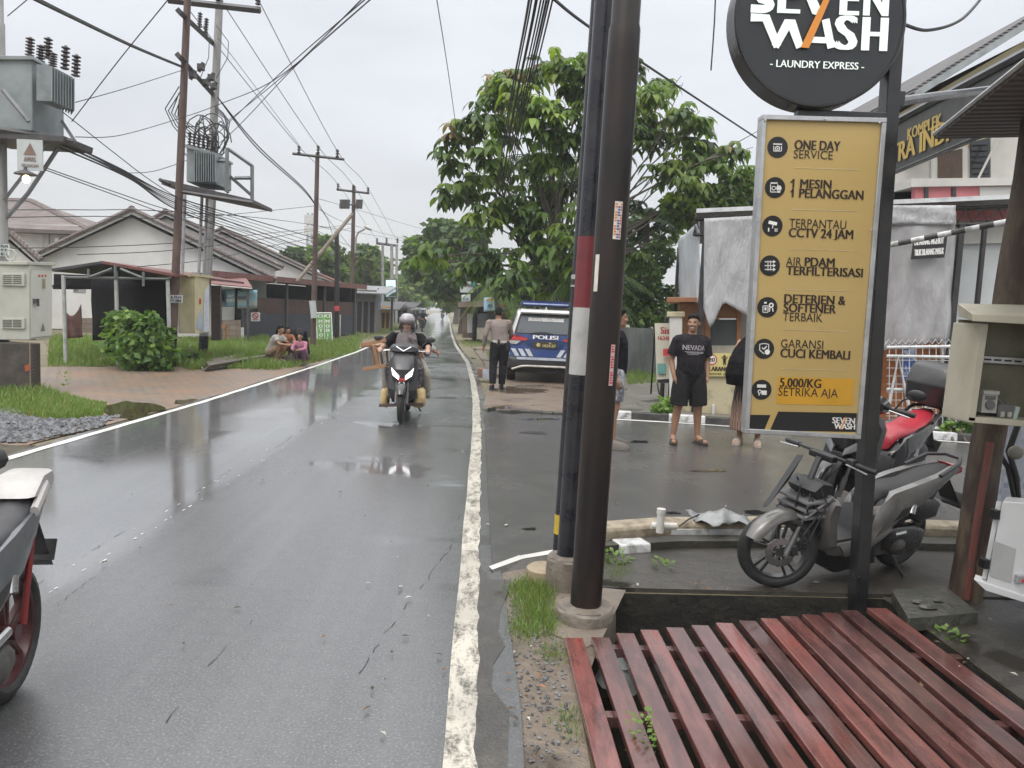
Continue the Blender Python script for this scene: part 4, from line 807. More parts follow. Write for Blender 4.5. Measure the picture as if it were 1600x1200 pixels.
# kiosk with grey tarpaulins
kd = V(4.0, -.93, 0); mfr = M('kiosk_frame', (.022, .023, .025), .5, c2=(.05, .045, .042), sc=7, bump=.2); K0 = at(1094, 480, 13.1)
ks = thing('kiosk', 'black framed street kiosk with dusty grey tarpaulins and a sheet roof', 'kiosk', (K0.x, K0.y, 0))
def kpt(px, py, d=0.0):  # point on the kiosk's front plane
    n_ = V(.93, 4.0, 0).normalized(); return onpl(px, py, V(K0.x, K0.y, 0), n_) + n_ * d
back = V(.93, 4.0, 0).normalized()
def kpost(px, d, z0=.0, px_top=None):
    p = kpt(px, 480, d); q = p.copy(); p.z = z0; q.z = 3.22 if d < 1 else 3.0; return p, q
for px, d, tz in ((1095, 0, 3.2), (1057, 1.5, 2.95), (1490, 0, 3.3), (1530, .1, 3.3), (1700, 0, 3.4)):
    p = kpt(px, 480, d); MB().box((p.x, p.y, tz / 2), (.09 if d < .05 else .06, .07, tz)).build('post', mfr, ks, True, bevel=.005)
ra, rb_ = kpt(1088, 331), kpt(1720, 303); rb2 = rb_ + back * 3.2 + V(0, 0, -.2); ra2 = ra + back * 2.4 + V(-.0, 0, -.32)
mzn = wavem('sheet_roof_grey', (.30, .31, .32), (.20, .205, .21), 'X', 5, .5, .5, .3, 2)
mb = MB(); t_ = V(0, 0, .035); mb.hexa([ra, rb_, rb2, ra2, ra + t_, rb_ + t_, rb2 + t_, ra2 + t_]); mb.build('roof', mzn, ks, True)
mb = MB(); ft = back * -.03; mb.hexa([ra + ft + V(0, 0, -.02), rb_ + ft + V(0, 0, -.02), rb_, ra, ra + ft + V(0, 0, .05), rb_ + ft + V(0, 0, .05), rb_ + V(0, 0, .05), ra + V(0, 0, .05)]); mb.build('edge_trim', M('trim_white', (.62, .64, .66), .5), ks, True)
mb = MB()
for o_ in (-.12, -.38): mb.tube([ra + V(0, 0, o_) + back * .06, rb_ + V(0, 0, o_) + back * .06], .03, 4, sm=False)
for k in range(26): A = ra.lerp(rb_, k / 26) + back * .06; B = ra.lerp(rb_, (k + .5) / 26) + back * .06; C_ = ra.lerp(rb_, (k + 1) / 26) + back * .06; mb.tube([A + V(0, 0, -.12), B + V(0, 0, -.38), C_ + V(0, 0, -.12)], .015, 4, sm=False)
for o_ in (-.08, -.3): mb.tube([ra + V(0, 0, o_), ra2 + V(0, 0, o_)], .025, 4, sm=False)
for k in range(5): mb.tube([ra.lerp(ra2, k / 5) + V(0, 0, -.3), ra.lerp(ra2, (k + 1) / 5) + V(0, 0, -.08)], .015, 4, sm=False)
mb.build('truss', mfr, ks, True)
def tarpm(name, c, alpha, tr=.3):
    m, n, b = _new(name); v = n.nodes.new('ShaderNodeTexCoord').outputs['Object']; t = _noise(n, 1.1, 6, .65, (1.5, 1.5, .6), vec=v); f = _noise(n, 9, 5, .6, (1, 1, .25), vec=v)
    n.links.new(_ramp(n, t.outputs[0], [(.35, c), (.68, tuple(q * .7 for q in c))]).outputs[0], b.inputs['Base Color']); b.inputs['Roughness'].default_value = .35; b.inputs['Alpha'].default_value = alpha
    _bump(n, b, f.outputs[0], .8, .09); return m
mtp = tarpm('tarp_grey', (.47, .475, .49), .93); mtp2 = tarpm('tarp_clear', (.56, .56, .57), .58); mtp3 = tarpm('tarp_blue', (.50, .54, .58), .9)
def cloth(par, c, m, nx=20, ny=20, amp=.05, seed=1, d=0.0, fold=6, name='tarpaulin', thick=.004, drape=None):
    rr = random.Random(seed); ph = [rr.uniform(0, 6) for _ in range(6)]; vs = []; fs = []
    c = [Vector(p) for p in c]; nrm = (c[1] - c[0]).cross(c[3] - c[0]).normalized()
    for j in range(ny + 1):
        for i in range(nx + 1):
            u, v = i / nx, j / ny; p = c[0].lerp(c[1], u).lerp(c[3].lerp(c[2], u), v)
            q = math.sin(u * fold * 2 + ph[0] + v * 1.5) * .5 + math.sin(u * fold * 5.3 + ph[1] - v * 2) * .25 + math.sin((u + v) * 9 + ph[2]) * .3 + math.sin((u * 1.7 - v) * 13 + ph[3]) * .2
            e_ = (1 - v) * .8 + .2
            vs.append(p + nrm * (amp * q * e_) + (drape(u, v) if drape else V(0, 0, 0)))
    for j in range(ny):
        for i in range(nx): k = j * (nx + 1) + i; fs.append((k, k + 1, k + nx + 2, k + nx + 1))
    mb = MB(); mb.add(vs, fs, 0, True); o = mb.build(name, m, par, True, ang=80); s_ = o.modifiers.new('thickness', 'SOLIDIFY'); s_.thickness = thick; return o
cloth(ks, [kpt(1100, 470, -.05), kpt(1260, 476, -.05), kpt(1260, 333, -.05), kpt(1100, 342, -.05)], mtp, 28, 24, .05, 2, drape=lambda u, v: V(0, 0, -.5 * (max(0, 1 - abs(u - .08) * 9) + .6 * max(0, 1 - abs(u - .52) * 3)) * (1 - v)))
cloth(ks, [kpt(1062, 468, 1.45), kpt(1093, 474, .05), kpt(1093, 345, .05), kpt(1062, 362, 1.45)], mtp3, 10, 16, .03, 5)
cloth(ks, [kpt(1372, 548, -.06), kpt(1482, 530, -.06), kpt(1492, 332, -.06), kpt(1378, 330, -.06)], mtp2, 22, 24, .09, 7, fold=4)
cloth(ks, [kpt(1330, 352, -.09), kpt(1490, 352, -.09), kpt(1490, 322, -.09), kpt(1330, 322, -.09)], mtp, 18, 6, .05, 9)
mb = MB(); A = kpt(1494, 570, .5); B = kpt(1640, 575, .5); mb.hexa([A, B, B + back * .05, A + back * .05, kpt(1494, 350, .5), kpt(1640, 348, .5), kpt(1640, 348, .55), kpt(1494, 350, .55)]); mb.build('wall_panel', M('wall_panel_white', (.56, .59, .60), .6, c2=(.48, .51, .52), sc=1.5), ks, True)
mb = MB(); A = kpt(1490, 378, .42); B = kpt(1640, 374, .42); mb.hexa([A, B, B + back * .06, A + back * .06, kpt(1490, 352, .42), kpt(1640, 348, .42), kpt(1640, 348, .48), kpt(1490, 352, .48)]); mb.build('wall_band', mgrw, ks, True)
mb = MB(); mb.hexa([kpt(1360, 665, .9), kpt(1500, 672, .9), kpt(1500, 672, 1.5), kpt(1360, 665, 1.5), kpt(1360, 535, .9), kpt(1500, 530, .9), kpt(1500, 530, 1.5), kpt(1360, 535, 1.5)]); mb.build('counter', M('orange_wood', (.36, .13, .04), .55, c2=(.26, .09, .03), sc=3, stretch=(1, 1, 5)), ks, True)
mb = MB(); mb.hexa([kpt(1385, 530, 1.2), kpt(1445, 532, 1.2), kpt(1445, 532, 1.3), kpt(1385, 530, 1.3), kpt(1385, 395, 1.2), kpt(1445, 393, 1.2), kpt(1445, 393, 1.3), kpt(1385, 395, 1.3)]); mb.build('menu_board', M('menu_red', (.45, .16, .15), .6, c2=(.55, .45, .42), sc=4), ks, True)
mb = MB(); mb.hexa([kpt(1425, 600, .6), kpt(1448, 600, .6), kpt(1448, 600, .62), kpt(1425, 600, .62), kpt(1428, 540, .62), kpt(1452, 540, .62), kpt(1452, 540, .64), kpt(1428, 540, .64)]); mb.build('banner', M('banner_blue', (.05, .11, .35), .5, c2=(.45, .48, .55), sc=6, lo=.55, hi=.6), ks, True)
# truck-ban sign and boom
sb = thing('ban_sign', 'small black notice with white capitals hanging on the grey tarpaulin', 'sign', kpt(1446, 408, -.22)); mb = MB(); mb.hexa([kpt(1417, 407, -.22), kpt(1468, 404, -.22), kpt(1468, 404, -.2), kpt(1417, 407, -.2), kpt(1421, 374, -.22), kpt(1473, 370, -.22), kpt(1473, 370, -.2), kpt(1421, 374, -.2)]); mb.build('board', M('notice_black', (.02, .021, .021), .5), sb, True)
mb = MB(); 
for t_, y in (('DILARANG NGEBUT', 385.5), ('TRUK DILARANG MASUK', 401.5)): letters(mb, t_, kpt(1421.5, y, -.225), kpt(1467, y - 3, -.225), kpt(1422, y - 9.5, -.225) - kpt(1421.5, y, -.225), 0, .02)
mb.build('lettering', MATS['print_white'], sb, True)
a, b = at(1365, 388, 9.6), at(1600, 341, 8.6); bb = thing('boom_barrier', 'raised boom pole striped black and white across the notice', 'barrier', a); n_ = 11
for k in range(n_): MB().cyl(a.lerp(b, k / n_), a.lerp(b, (k + 1) / n_), .034, None, 12).build('stripe', MATS['kerb_white'] if k % 2 else MATS['kerb_black'], bb, True)
MB().cyl(V(b.x + .1, b.y - .05, 0), V(b.x + .1, b.y - .05, b.z + .1), .07, None, 14).build('stand', mpb, bb, True)
# welded white fence
fe = thing('wire_fence', 'white welded wire fence with zigzag top in front of the kiosk', 'fence', kpt(1437, 665, -.5)); mwf = M('white_fence', (.60, .61, .61), .45, c2=(.45, .45, .44), sc=9)
mb = MB()
for y0, y1 in ((541, 539), (554, 556), (604, 606), (660, 665)): mb.tube([kpt(1372, y0, -.5), kpt(1502, y1, -.5)], .028, 6)
mb.build('rail', mwf, fe, True)
mb = MB()
for k in range(13): x = 1376 + k * 10; mb.tube([kpt(x, 536, -.5), kpt(x, 661, -.5)], .007, 5)
for k in range(8): y = 560 + k * 12; mb.tube([kpt(1372, y, -.5), kpt(1502, y + 1, -.5)], .006, 5)
z_ = []
for k in range(14): z_ += [kpt(1370 + k * 10, 536, -.5), kpt(1375 + k * 10, 529, -.5)]
mb.tube(z_, .009, 5); mb.build('mesh_panel', mwf, fe, True)
mb = MB(); mb.tube([kpt(1372, 640, -.55), kpt(1388, 555, -.55), kpt(1406, 640, -.55)], .03, 6); mb.tube([kpt(1440, 605, -.55), kpt(1425, 640, -.55)], .02, 6); mb.build('brace', mwf, fe, True)
hd = V(6.6, 10.9, 0)
# food cart on the corner
ct = thing('food_cart', 'orange brown wooden food cart with glass case and plank roof', 'cart', kpt(1115, 600, .55)); mwood = M('cart_wood', (.33, .155, .065), .5, c2=(.24, .105, .045), sc=4, stretch=(1, 1, 4), bump=.2, coat=.1)
def slab(par, px, py0, py1, d0, d1, m, name, over=None, bevel=.01):
    x0, x1 = px; mb = MB(); mb.hexa([kpt(x0, py1, d0), kpt(x1, py1, d0), kpt(x1, py1, d0) + back * (d1 - d0), kpt(x0, py1, d0) + back * (d1 - d0), kpt(x0, py0, d0), kpt(x1, py0, d0), kpt(x1, py0, d0) + back * (d1 - d0), kpt(x0, py0, d0) + back * (d1 - d0)]); return mb.build(name, m, par, True, bevel=bevel)
slab(ct, (1042, 1192), 464, 472, .12, 1.55, M('cart_roof', (.26, .12, .06), .5, c2=(.20, .09, .045), sc=3, bump=.2), 'roof')
slab(ct, (1062, 1105), 473, 560, .45, 1.4, mwood, 'body'); slab(ct, (1105, 1112), 473, 560, .35, .45, mwood, 'upright'); slab(ct, (1154, 1162), 473, 560, .35, .45, mwood, 'upright'); slab(ct, (1112, 1154), 473, 498, .38, .44, mwood, 'fascia')
slab(ct, (1112, 1154), 499, 541, .40, .42, glassm('case_glass', (.10, .11, .115), .05), 'glass_case'); slab(ct, (1105, 1180), 541, 562, .36, 1.3, M('cart_shelf', (.42, .40, .33), .5), 'shelf'); slab(ct, (1162, 1190), 478, 560, .9, 1.3, mgrw, 'side_panel')
# wall the cart stands behind, with pillar
mdw = M('mouldy_yellow_wall', (.46, .41, .27), .75, c2=(.19, .16, .11), sc=2.2, lo=.50, hi=.66, bump=.3)
lw = thing('low_wall', 'mouldy yellowish plastered low wall with white pillar behind the men', 'wall', kpt(1120, 655, .1)); slab(lw, (1066, 1230), 560, 666, .05, .25, mdw, 'wall'); slab(lw, (1046, 1066), 494, 668, .0, .3, mgrw, 'pillar'); slab(lw, (1042, 1070), 487, 495, -.03, .33, MATS['mouldy_yellow_wall'], 'cap')
slab(lw, (1112, 1117), 632, 660, -.04, .03, mgrw, 'pipe')
yb = thing('speed_banner', 'yellow warning banner with red ringed 20 and child figures on low wall', 'banner', kpt(1125, 590, .0)); slab(yb, (1098, 1178), 552, 588, .0, .02, M('banner_yellow', (.58, .50, .20), .5, c2=(.50, .42, .16), sc=4), 'board', bevel=0)
mb = MB()
def kd_(cx, cy, r, m, r0=0, n=24):
    c = kpt(cx, cy, -.006 - .002 * m); e1 = V(4, -.93, 0).normalized(); k = r * 13 / 1200
    f = lambda q: [c + e1 * math.cos(t) * q + V(0, 0, 1) * math.sin(t) * q for t in [6.2832 * i / n for i in range(n)]]
    mb.poly(f(k), m)
kd_(1112, 562, 8.5, 0); kd_(1112, 562, 6.6, 1); letters(mb, '20', kpt(1107, 565, -.012), kpt(1117, 565.4, -.012), V(0, 0, .07), 2, .03)
for cx in (1132, 1144, 1155):
    kd_(cx, 557, 2.1, 2); mb.poly([kpt(x, y, -.01) for x, y in ((cx - 2.2, 560), (cx + 2.2, 560), (cx + 2, 565), (cx + 2, 570), (cx + .5, 570), (cx, 566), (cx - .5, 570), (cx - 2, 570), (cx - 2, 565))], 2)
    mb.poly([kpt(x, y, -.01) for x, y in ((cx - 2, 561.5), (cx - 5, 558), (cx - 4.4, 556.8), (cx - 1.4, 560))], 2); mb.poly([kpt(x, y, -.01) for x, y in ((cx + 2, 561.5), (cx + 5, 558), (cx + 4.4, 556.8), (cx + 1.4, 560))], 2)
letters(mb, 'DILARANG NGEBUT', kpt(1100, 579, -.01), kpt(1172, 581, -.01), V(0, 0, .075), 2, .03); letters(mb, 'BANYAK ANAK-ANAK', kpt(1104, 585.5, -.01), kpt(1166, 587.3, -.01), V(0, 0, .04), 2, .02)
mb.build('lettering', [MATS['ink_red'], MATS['print_white'], MATS['print_black']], yb, True)
# A-frame menu board
af = thing('menu_stand', 'white folding menu stand with red writing beside the white pillar', 'sign', gp(1036, 612)); Ya = 14.2
mb = MB(); mb.hexa([at(1026, 598, Ya), at(1052, 599, Ya), at(1052, 599, Ya + .03), at(1026, 598, Ya + .03), at(1023, 505, Ya + .25), at(1050, 505, Ya + .25), at(1050, 505, Ya + .28), at(1023, 505, Ya + .28)]); mb.build('board', M('stand_white', (.55, .55, .46), .5, c2=(.48, .48, .40), sc=4), af, True)
mb = MB(); letters(mb, 'Sisi', at(1032, 521, Ya + .2), at(1049, 521.5, Ya + .2), at(1032, 511, Ya + .2) - at(1032, 521, Ya + .2), 0, .02); letters(mb, '1634K', at(1028, 531, Ya + .17), at(1049, 531.5, Ya + .17), at(1028, 525, Ya + .17) - at(1028, 531, Ya + .17), 0, .02)
for x0, x1, y0, y1, m in ((1036, 1050, 545, 556, 0), (1027, 1040, 568, 584, 1), (1027, 1050, 585, 598, 2)): mb.poly([at(x0, y1, Ya - .01), at(x1, y1, Ya - .01), at(x1, y0, Ya + .05), at(x0, y0, Ya + .05)], m)
mb.build('lettering', [MATS['ink_red'], M('print_teal', (.12, .30, .28), .5), MATS['footer_black']], af, True)
for x0, x1 in ((1024, 1017), (1052, 1054), (1027, 1030)): MB().tube([at(x0, 506 if x0 != 1027 else 598, Ya + .27), at(x1, 615, Ya + (.6 if x0 != 1027 else 0))], .018, 6).build('leg', MATS['footer_black'], af, True)
sp_ = gp(1034, 624); q = at(1041, 497, sp_.y); mb = MB(); mb.tube([V(sp_.x, sp_.y, 0), V(q.x, q.y, q.z)], .045, 8); tag(mb.build('iron_post', mpb), 'thin black iron post standing just in front of the folding menu stand', 'post')
# grey yard wall with creepers, distant
mb = MB(); A, B = at(905, 588, 22.3), at(1062, 583, 20.5); A.z = B.z = 0; mb.hexa([A, B, B + V(.05, .2, 0), A + V(0, .2, 0), A + V(0, 0, 1.3), B + V(0, 0, 1.3), B + V(.05, .2, 1.3), A + V(0, .2, 1.3)]); tag(mb.build('yard_wall', M('stained_concrete', (.13, .145, .14), .8, c2=(.05, .06, .055), sc=1.6, stretch=(1, 1, .35), bump=.3)), 'streaky dark grey concrete yard wall behind the man at the steel poles', 'wall')
# pvc elbow pipe on the kerb and grey tarp rag
pv = thing('pvc_pipe', 'short white plastic pipe with elbow standing on the kerb', 'pipe', gp(1031, 828, .12)); c = gp(1031, 832, .12); mpv = M('pvc_white', (.60, .59, .55), .4, c2=(.50, .48, .42), sc=8)
MB().tube([c, c + V(0, 0, .165)], .027, 16).build('riser', mpv, pv, True); MB().tube([c + V(-.05, .06, .03), c + V(.13, .06, .03)], .024, 14).build('elbow', mpv, pv, True); mb = MB(); mb.tube([c + V(0, 0, .135), c + V(0, 0, .168)], .031, 16); mb.build('collar', mpv, pv, True)
rg = MB(); c = gp(1125, 812, .13); vs = []; fs = []
for j in range(9):
    for i in range(13): u, v = i / 12 - .5, j / 8 - .5; vs.append(c + V(u * .42, v * .30 + .05 * math.sin(u * 9), .012 + .06 * max(0, 1 - (u * 2.1) ** 2 - (v * 2.2) ** 2) + .016 * math.sin(u * 19 + v * 7) * math.cos(v * 13)))
for j in range(8):
    for i in range(12): k = j * 13 + i; fs.append((k, k + 1, k + 14, k + 13))
rg.add(vs, fs, 0, True); o = rg.build('plastic_sheet', M('rag_grey', (.26, .27, .27), .3, coat=.2, bump=.2), ang=80); tag(o, 'crumpled grey plastic sheet on the kerb beside the grey scooter wheel', 'sheet'); o.modifiers.new('thickness', 'SOLIDIFY').thickness = .003
mb = MB(); mb.tube([gp(1062, 822, .14), gp(1075, 812, .15), gp(1092, 804, .16), gp(1100, 812, .14)], .006, 6); tag(mb.build('wire_scrap', MATS['footer_black']), 'thin black wire scrap curling on the kerb near the white pipe', 'wire')
# ================================================================ LEFT SIDE AND BACKGROUND
mconp = M('concrete_pole', (.30, .30, .29), .7, c2=(.20, .20, .195), sc=6, bump=.2, stretch=(1, 1, .3)); mbrown = M('rust_steel_pole', (.075, .048, .042), .6, c2=(.13, .085, .07), sc=7, bump=.25, stretch=(1, 1, .3)); mgv = MATS['galvanised']
mtg = M('transformer_grey', (.25, .28, .29), .5, c2=(.19, .215, .225), sc=3, bump=.08); mins = M('insulator_brown', (.045, .030, .028), .3, coat=.3); mdk = M('dark_iron', (.055, .055, .06), .55, c2=(.09, .085, .08), sc=8)
def hx(mb, L, Y, d, m=0): # px quad (bl, br, tr, tl) at distance Y given depth d
    P = [at(x, y, Y) for x, y in L]; D = V(0, d, 0); mb.hexa([P[0], P[1], P[1] + D, P[0] + D, P[3], P[2], P[2] + D, P[3] + D], m); return mb
def part(par, L, Y, d, m, name, bevel=.0): return hx(MB(), L, Y, d).build(name, m, par, True, bevel=bevel)
def tubes(par, segs, r, m, name, n=6):
    mb = MB()
    for s_ in segs: mb.tube(s_, r, n)
    return mb.build(name, m, par, True)
def insul(mb, p, d, L, r, n=6, m=0):
    pr_ = []
    for k in range(n): z = L * k / n; pr_ += [(r * .45, z), (r, z + L * .25 / n), (r * .95, z + L * .5 / n), (r * .45, z + L * .6 / n)]
    mb.lathe([(.001, 0)] + pr_ + [(r * .3, L), (.001, L)], p, d, 10, m)
# distribution cabinet on its plinth ------------------------------
Yc = 12.3; cb_ = thing('distribution_cabinet', 'pale grey green distribution cabinet with louvres at the left edge', 'cabinet', at(40, 531, Yc)); mgc = M('cabinet_grey', (.42, .43, .38), .5, c2=(.35, .36, .31), sc=2.5, bump=.05)
o1, o2, o3 = at(-70, 531, Yc), at(46, 531, Yc), at(81, 527, Yc + .55); up = V(-.0, 0, 1.22)
mb = MB(); sh = at(46, 414, Yc) - o2; bk = V(-.45, .95, 0); mb.hexa([o1, o2, o3, o1 + bk, o1 + sh, o2 + sh, o3 + sh, o1 + bk + sh]); mb.build('casing', mgc, cb_, True, bevel=.01)
mb = MB(); t_ = V(0, 0, .05); e_ = V(.05, -.03, 0); mb.hexa([o1 + sh - e_, o2 + sh + V(0, -.05, 0), o3 + sh + V(.06, 0, 0), o1 + bk + sh, o1 + sh - e_ + t_, o2 + sh + V(0, -.05, 0) + t_, o3 + sh + V(.06, 0, 0) + t_, o1 + bk + sh + t_]); mb.build('lid', mgc, cb_, True, bevel=.006)
dn = (o3 - o2).cross(sh).normalized(); dn = dn if dn.y < 0 else -dn
dl = lambda u, v, l=.012: o2.lerp(o3, u) + sh * v + dn * l
mb = MB(); mb.hexa([dl(.05, .03, 0), dl(.97, .03, 0), dl(.97, .03), dl(.05, .03), dl(.05, .93, 0), dl(.97, .93, 0), dl(.97, .93), dl(.05, .93)]); dr_ = mb.build('door', M('door_grey_white', (.50, .51, .46), .45, c2=(.44, .45, .40), sc=3), cb_, True)
mb = MB()
for u in (.38, .52, .66): mb.lathe([(.001, 0), (.018, 0), (.018, .01), (.001, .012)], dl(u, .86, .012), dn, 10)
mb.build('indicator', M('lamp_red', (.55, .06, .05), .4), dr_, True); 
mb = MB(); mb.box(dl(.55, .75, .016), (.07, .02, .15)); mb.build('plate', M('brass_plate', (.33, .30, .20), .4), dr_, True)
mb = MB(); mb.box(dl(.16, .52, .03), (.05, .05, .07)); mb.box(dl(.24, .5, .05), (.025, .03, .12)); mb.build('handle', mdk, dr_, True)
mb = MB(); mb.poly([dl(.44, .10, .015), dl(.66, .10, .015), dl(.55, .22, .015)]); mb.build('warning_mark', M('warn_olive', (.20, .19, .12), .5), dr_, True)
for y0, y1 in ((446, 427), (513, 497)):
    part(cb_, [(2, y0), (38, y0 + 1), (38, y1), (2, y1)], Yc - .03, .06, mgc, 'louvre_box', .006)
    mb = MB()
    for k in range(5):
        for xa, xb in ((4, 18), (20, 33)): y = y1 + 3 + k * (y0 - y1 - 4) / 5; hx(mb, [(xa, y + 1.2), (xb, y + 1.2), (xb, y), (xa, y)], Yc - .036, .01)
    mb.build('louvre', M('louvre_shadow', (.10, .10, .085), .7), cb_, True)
tubes(cb_, [[o2 + sh + V(-.4 + .08 * math.cos(t), .2, .06 + .09 + .09 * math.sin(t)) for t in [6.28 * k / 12 for k in range(13)]]], .012, mgc, 'lifting_eye')
mpl = M('plinth_dark', (.045, .04, .035), .8, c2=(.10, .085, .07), sc=4, bump=.4); pth = thing('cabinet_plinth', 'dark stained concrete plinth under the grey green cabinet', 'plinth', at(40, 612, 12.2))
mb = MB(); q0, q1, q2 = at(-70, 612, 12.2), at(48, 612, 12.2), at(64, 610, 12.75); hh = V(0, 0, at(48, 535, 12.2).z - q1.z); mb.hexa([q0 - V(0, 0, .1), q1 - V(0, 0, .1), q2 - V(0, 0, .1), q0 + V(-.3, .9, -.1), q0 + hh, q1 + hh, q2 + hh, q0 + V(-.3, .9, 0) + hh]); mb.build('block', mpl, pth, True, bevel=.02)
mb = MB(); n2 = (q2 - q1).cross(hh).normalized(); n2 = n2 if n2.y < 0 else -n2; mb.hexa([q1 + n2 * .0, q2, q2 + n2 * .012, q1 + n2 * .012, q1 + hh, q2 + hh, q2 + hh + n2 * .012, q1 + hh + n2 * .012]); mb.build('render_face', M('bare_cement', (.26, .215, .17), .8, c2=(.18, .15, .12), sc=4, bump=.3), pth, True)
mb = MB(); mb.poly([at(x, y, 12.19) for x, y in ((38, 572), (46, 568), (47, 578), (40, 581))]); mb.build('graffiti', M('orange_mark', (.35, .08, .03), .6), pth, True)
# pole with the near transformer ----------------------------------
Yt = 12.9; tp = thing('transformer_pole', 'steel pole at the left edge carrying a big grey transformer on a bracket', 'utility pole', gp(4, 590)); P0 = V(gp(4, 590).x, Yt, 0)
mb = MB(); T0 = at(5, 590, Yt); T0.z = 0; T1 = at(-3, -60, Yt); tt = T0.lerp(T1, .86); mb.tube([T0, tt, tt + V(0, 0, .02), T1, T1 + (T1 - T0) * .2], [.10, .085, .07, .065, .06], 16); mb.build('shaft', mconp, tp, True)
part(tp, [(-40, 214), (98, 222), (100, 212), (-40, 196)], Yt - .5, .9, mdk, 'platform', .01); tubes(tp, [[at(-40, 196, Yt - .55), at(115, 221, Yt - .4)], [at(-40, 205, Yt + .4), at(105, 222, Yt + .4)]], .04, mdk, 'beam', 4); tubes(tp, [[at(76, 222, Yt - .3), at(16, 300, Yt - .1), at(3, 318, Yt)], [at(95, 225, Yt + .1), at(44, 302, Yt), at(6, 345, Yt)], [at(97, 190, Yt), at(118, 222, Yt - .2)], [at(4, 140, Yt - .6), at(45, 190, Yt - .6)]], .034, M('brace_grey', (.20, .21, .22), .5), 'brace', 4)
tr = MB(); hx(tr, [(-30, 200), (51, 205), (50, 92), (-30, 92)], Yt - .45, .9); bt = tr.build('tank', mtg, tp, True, bevel=.02)
mb = MB(); a_, b_ = at(51, 205, Yt - .45), at(97, 207, Yt + .4); a2, b2 = at(50, 92, Yt - .45), at(66, 101, Yt + .4); c2_ = at(97, 120, Yt + .4); mb.hexa([a_, b_, b_ + V(-.5, .1, 0), a_ + V(-.3, .5, 0), a2, c2_, c2_ + V(-.5, .1, 0), a2 + V(-.3, .5, 0)]); mb.build('tank_end', mtg, tp, True, bevel=.01)
mb = MB(); hx(mb, [(-40, 93), (52, 93), (50, 87), (-40, 86)], Yt - .5, 1.0); mb.hexa([at(50, 93, Yt - .5), at(98, 121, Yt + .35), at(90, 121, Yt + .5), at(40, 93, Yt + .5), at(50, 87, Yt - .5), at(98, 114, Yt + .35), at(90, 114, Yt + .5), at(40, 87, Yt + .5)]); mb.build('tank_lid', mtg, tp, True, bevel=.008)
rf = []; 
for k in range(9):
    u = k / 8; x = 80 + 35 * u; y0, y1 = 103 + 19 * u, 157 + 15 * u; q = at(x, y0, Yt - .62 + .30 * u); w_ = at(x, y1, Yt - .62 + .30 * u); mb = MB(); mb.hexa([w_, w_ + V(.016, 0, 0), w_ + V(-.2, .32, 0), w_ + V(-.216, .32, 0), q, q + V(.016, 0, 0), q + V(-.2, .32, 0), q + V(-.216, .32, 0)]); mb.build('radiator_fin', mtg, tp, True)
mb = MB(); mb.hexa([at(57, 157, Yt - .56), at(80, 158, Yt - .6), at(114, 172, Yt - .3), at(90, 170, Yt), at(57, 100, Yt - .56), at(80, 103, Yt - .6), at(114, 121, Yt - .3), at(90, 121, Yt)]); mb.build('radiator_box', M('radiator_grey', (.20, .225, .235), .5), tp, True)
for x, y0, y1, yy in ((46, 88, 58, -.3), (63, 97, 70, -.1), (74, 92, 58, .1), (82, 104, 82, .1), (101, 109, 71, .2), (118, 120, 85, .0)):
    mb = MB(); p = at(x, y0, Yt + yy); q = at(x + (y0 - y1) * .05, y1, Yt + yy); insul(mb, p, (q - p), (q - p).length, .068, 6); mb.build('bushing', mins, tp, True)
wn = part(tp, [(27, 266), (67, 267), (66, 219), (26, 217)], Yt - .62, .02, M('warn_white', (.46, .50, .50), .5, c2=(.40, .44, .44), sc=4), 'warning_plate')
mb = MB(); mb.poly([at(x, y, Yt - .625) for x, y in ((36, 242), (57, 243), (47, 223))]); letters(mb, 'AWAS', at(37, 252, Yt - .625), at(56, 253, Yt - .625), V(0, 0, .07), 0, .03); letters(mb, 'TEGANGAN', at(33, 261, Yt - .625), at(60, 262, Yt - .625), V(0, 0, .05), 0, .02); mb.build('lettering', M('warn_brown', (.22, .15, .12), .6), wn, True)
part(tp, [(-10, 401), (15, 399), (14, 381), (-10, 383)], Yt - .15, .02, MATS['warn_white'], 'stencil_plate'); mb = MB()
for k in range(3): letters(mb, ('PLN', 'PT 84', 'B')[k], at(1, 387 + k * 6, Yt - .155), at(12, 387 + k * 6, Yt - .155), V(0, 0, .045), 0, .03)
mb.build('lettering', MATS['notice_black'], tp, True)
sl_ = thing('bulb_lamp', 'small lit bulb lamp under the warning plate of the transformer', 'lamp', at(42, 270, Yt - .75)); mb = MB(); mb.lathe([(.16, 0), (.15, .02), (.03, .07), (.02, .12)], at(40, 273, Yt - .75), (0, 0, 1), 16); mb.build('shade', mdk, sl_, True)
MB().ell(at(41, 280, Yt - .75), (.055, .055, .065), None, 12).build('bulb', M('bulb_glow', (.9, .8, .5), .4, bump=0, emit=(1, .80, .45), es=5.0), sl_, True)
